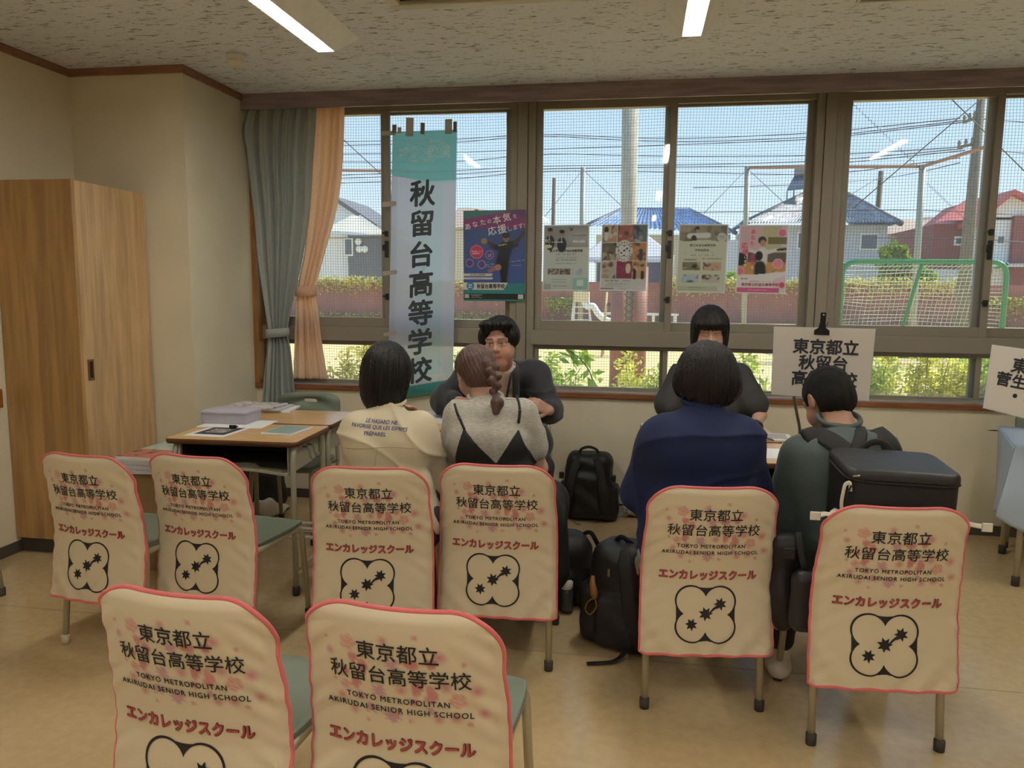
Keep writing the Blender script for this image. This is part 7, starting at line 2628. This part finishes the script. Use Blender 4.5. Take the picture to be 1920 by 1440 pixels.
nk = p5.neck+np.array([0, -.002, .012])
obj('collar', MB().tube([nk+np.array([.062*math.cos(a), .060*math.sin(a), .016*math.sin(a)])-p5.off for a in np.linspace(0, 2*pi, 25)[:-1]], .008, 8, closed=True), mat('white_tee', (222, 206, 196)), p5.root)
def jac5(p):
    d = p5.trunk(p, .026, .07)
    for e_ in p5.sleeves(p, .070, .064, (1.55, 1.70)):
        d = smin(d, e_, .05)
    d = d+folds(p, .0055, 5.1, 22, 16)
    d = neckhole(d, p, p5, -.01, .3, .080)
    x = (p-p5.chest.astype(np.float32))@np.array([1, 0, 0], np.float32)
    open_ = np.maximum(np.abs(x-.008)-(.066-.012*np.clip((p[:, 2]-p5.chest[2]-.05)/.2, 0, 1)), p[:, 1]-(p5.chest[1]+.0))
    return smax(smax(d, -open_, .006), .46-p[:, 2], .02)
M_JACKET = mat('dark_jacket', (34, 38, 46), rough=.75, sheen=.2, bump=.1, bscale=30)
p5.garment('jacket', jac5, lo, hi, .007, M_JACKET)
def lap(sgn):
    P = [p5.neck+np.array([sgn*.066, .0, .02]), p5.neck+np.array([sgn*.075, -.055, -.03]), p5.chest+np.array([sgn*.078+.008, -.136, .02]), p5.chest+np.array([sgn*.074+.008, -.142, -.12])]
    return MB().tube(bend([Vector(q-p5.off) for q in P], .06, 4), [.016]*40 if False else .020, 10, flat=((sgn*.5, -.85, 0), .25))
for sgn in (-1, 1):
    obj('lapel', lap(sgn), M_JACKET, p5.root)
ly = [p5.neck+np.array([.058, -.02, .01]), p5.neck+np.array([.050, -.085, -.05]), p5.chest+np.array([.020, -.155, .0]), p5.chest+np.array([.0, -.160, -.10])]
obj('lanyard', MB().tube(bend([Vector(q-p5.off) for q in ly], .05, 4), .006, 8, flat=((0, -1, 0), .3)), mat('lanyard_black', (30, 30, 34), rough=.6), p5.root)
def hair5(p):
    q = p5.local(p)
    th = np.arctan2(q[:, 0], q[:, 1])
    d = ellips(q, (0, -.016, .040), (.092, .112, .096))
    sv = q.copy()
    sv[:, 0] = np.abs(q[:, 0])
    d = smin(d, ellips(sv, (.078, .018, .036), (.024, .050, .048)), .02)
    # forehead and face left free, swept fringe on both sides of a parting
    face = ellips(q, (.0, .120, -.022), (.072, .092, .112))
    d = smax(d, -face, .012)
    d = smin(d, ellips(q, (.038, .066, .098), (.046, .034, .024)), .02)
    d = smin(d, ellips(q, (-.040, .068, .098), (.044, .032, .022)), .02)
    d = smax(d, -smax(np.abs(q[:, 0])-.3, -.055-q[:, 2]*-1-.0, .01) if False else -.060-q[:, 2]-.25*q[:, 1]*-1, .012)
    return d+.0030*np.sin(30*th+14*q[:, 2]+3*np.sin(25*q[:, 2]))*np.clip(q[:, 1]*8+.6, .3, 1)+.001*np.sin(95*th)
p5.garment('hair', hair5, p5.H-.2, p5.H+.22, .0045, M_HAIR)
p5.pants(mat('dark_trousers', (52, 50, 54), rough=.8))
p5.shoes(mat('black_shoe', (34, 32, 32), rough=.5))
dup(t_chair, (-.70, 4.62, 0), math.radians(180), 'bare grey-green chair the man in the jacket sits on', 'bare grey-green school chairs')

# ------------------------------------------------------------------ 6: woman standing behind the right-hand desks
p6 = Person('woman with short black bowl-cut hair in a charcoal short-sleeved top, looking down', W(1331, 619, 4.22), basis(math.radians(180), .26), W(1331, 676, 4.34),
            (W(1387, 706, 4.38), W(1275, 706, 4.38)), (W(1424, 778, 4.32), W(1246, 778, 4.32)), (W(1415, 803, 4.12), W(1300, 806, 4.10)),
            [((-.75, -.6, -.1), (.1, -.2, 1), 1), ((.75, -.6, -.1), (-.1, -.2, 1), -1)], W(1331, 770, 4.40), np.array([.395, 4.50, .56]),
            (np.array([.52, 4.14, .50]), np.array([.28, 4.14, .50])), (np.array([.52, 4.18, 0]), np.array([.27, 4.18, 0])), build=.95, skin=(200, 160, 142), closed=True, curl=(.25, .25))
p6.make_body(.0045)
def top6(p):
    d = p6.trunk(p, .020, .06)
    for i in (0, 1):
        e_ = p6.sh[i]+(p6.el[i]-p6.sh[i])*.72
        d = smin(d, capsule(p, p6.sh[i], e_, .062, .082), .045)
    d = d+folds(p, .0055, 4.2, 24, 15)
    d = neckhole(d, p, p6, -.01, .3, .080)
    x = p[:, 0]-float(p6.chest[0])
    open_ = np.maximum(np.abs(x)-(.020+.035*np.clip((p[:, 2]-p6.chest[2])/.2, 0, 1)), p[:, 1]-float(p6.chest[1]))
    return smax(smax(d, -open_, .006), .46-p[:, 2], .02)
lo, hi = p6.bounds(.2)
lo[2], hi[2] = .44, p6.neck[2]+.08
p6.garment('overshirt', top6, lo, hi, .007, mat('charcoal_linen', (58, 58, 58), rough=.85, bump=.12, bscale=30))
def in6(p):
    d = p6.trunk(p, .008, .06)
    return smax(neckhole(d, p, p6, -.02, .3, .072), .5-p[:, 2], .02)
p6.garment('blouse', in6, lo, hi, .008, mat('white_blouse', (222, 214, 208), rough=.8))
def hair6(p):
    q = p6.local(p)
    th = np.arctan2(q[:, 0], q[:, 1])
    d = ellips(q, (0, -.010, .036), (.094, .116, .098))
    sv = q.copy()
    sv[:, 0] = np.abs(q[:, 0])
    d = smin(d, ellips(sv, (.076, -.004, -.030), (.024, .066, .090)), .025)
    d = smin(d, ellips(q, (0, -.055, -.060), (.078, .055, .075)), .03)
    d = smin(d, ellips(q, (0, .070, .052), (.078, .042, .040)), .02)
    d = d+.0022*np.sin(34*th+2*np.sin(9*th))
    face = smax(smax(q[:, 2]-(.030+.005*np.sin(31*th)), np.abs(q[:, 0])-.062, .012), .030-q[:, 1], .012)
    d = smax(d, -face, .006)
    return smax(d, -.108-.01*np.sin(25*th)-q[:, 2], .008)
p6.garment('hair', hair6, p6.H-.22, p6.H+.22, .0048, M_HAIR)
p6.pants(mat('black_trousers', (32, 30, 32), rough=.85))
p6.shoes(mat('black_shoe', (34, 32, 32), rough=.5))
wv = p6.wr[0]-p6.off
wd = (p6.wr[0]-p6.el[0])
wd = wd/np.linalg.norm(wd)
c_ = Vector(wv-wd*.022)
tx_, ty_ = Vector(wd).orthogonal().normalized(), Vector(wd).cross(Vector(wd).orthogonal().normalized())
wt = obj('wristwatch', MB().tube([c_+tx_*(.032*math.cos(a))+ty_*(.032*math.sin(a)) for a in np.linspace(0, 2*pi, 21)[:-1]], .010, 8, closed=True, flat=(tuple(wd), 1.0)), M_BLACK, p6.root)
dup(t_chair, (.395, 4.72, 0), math.radians(180), 'bare grey-green chair the woman in charcoal sits on', 'bare grey-green school chairs')
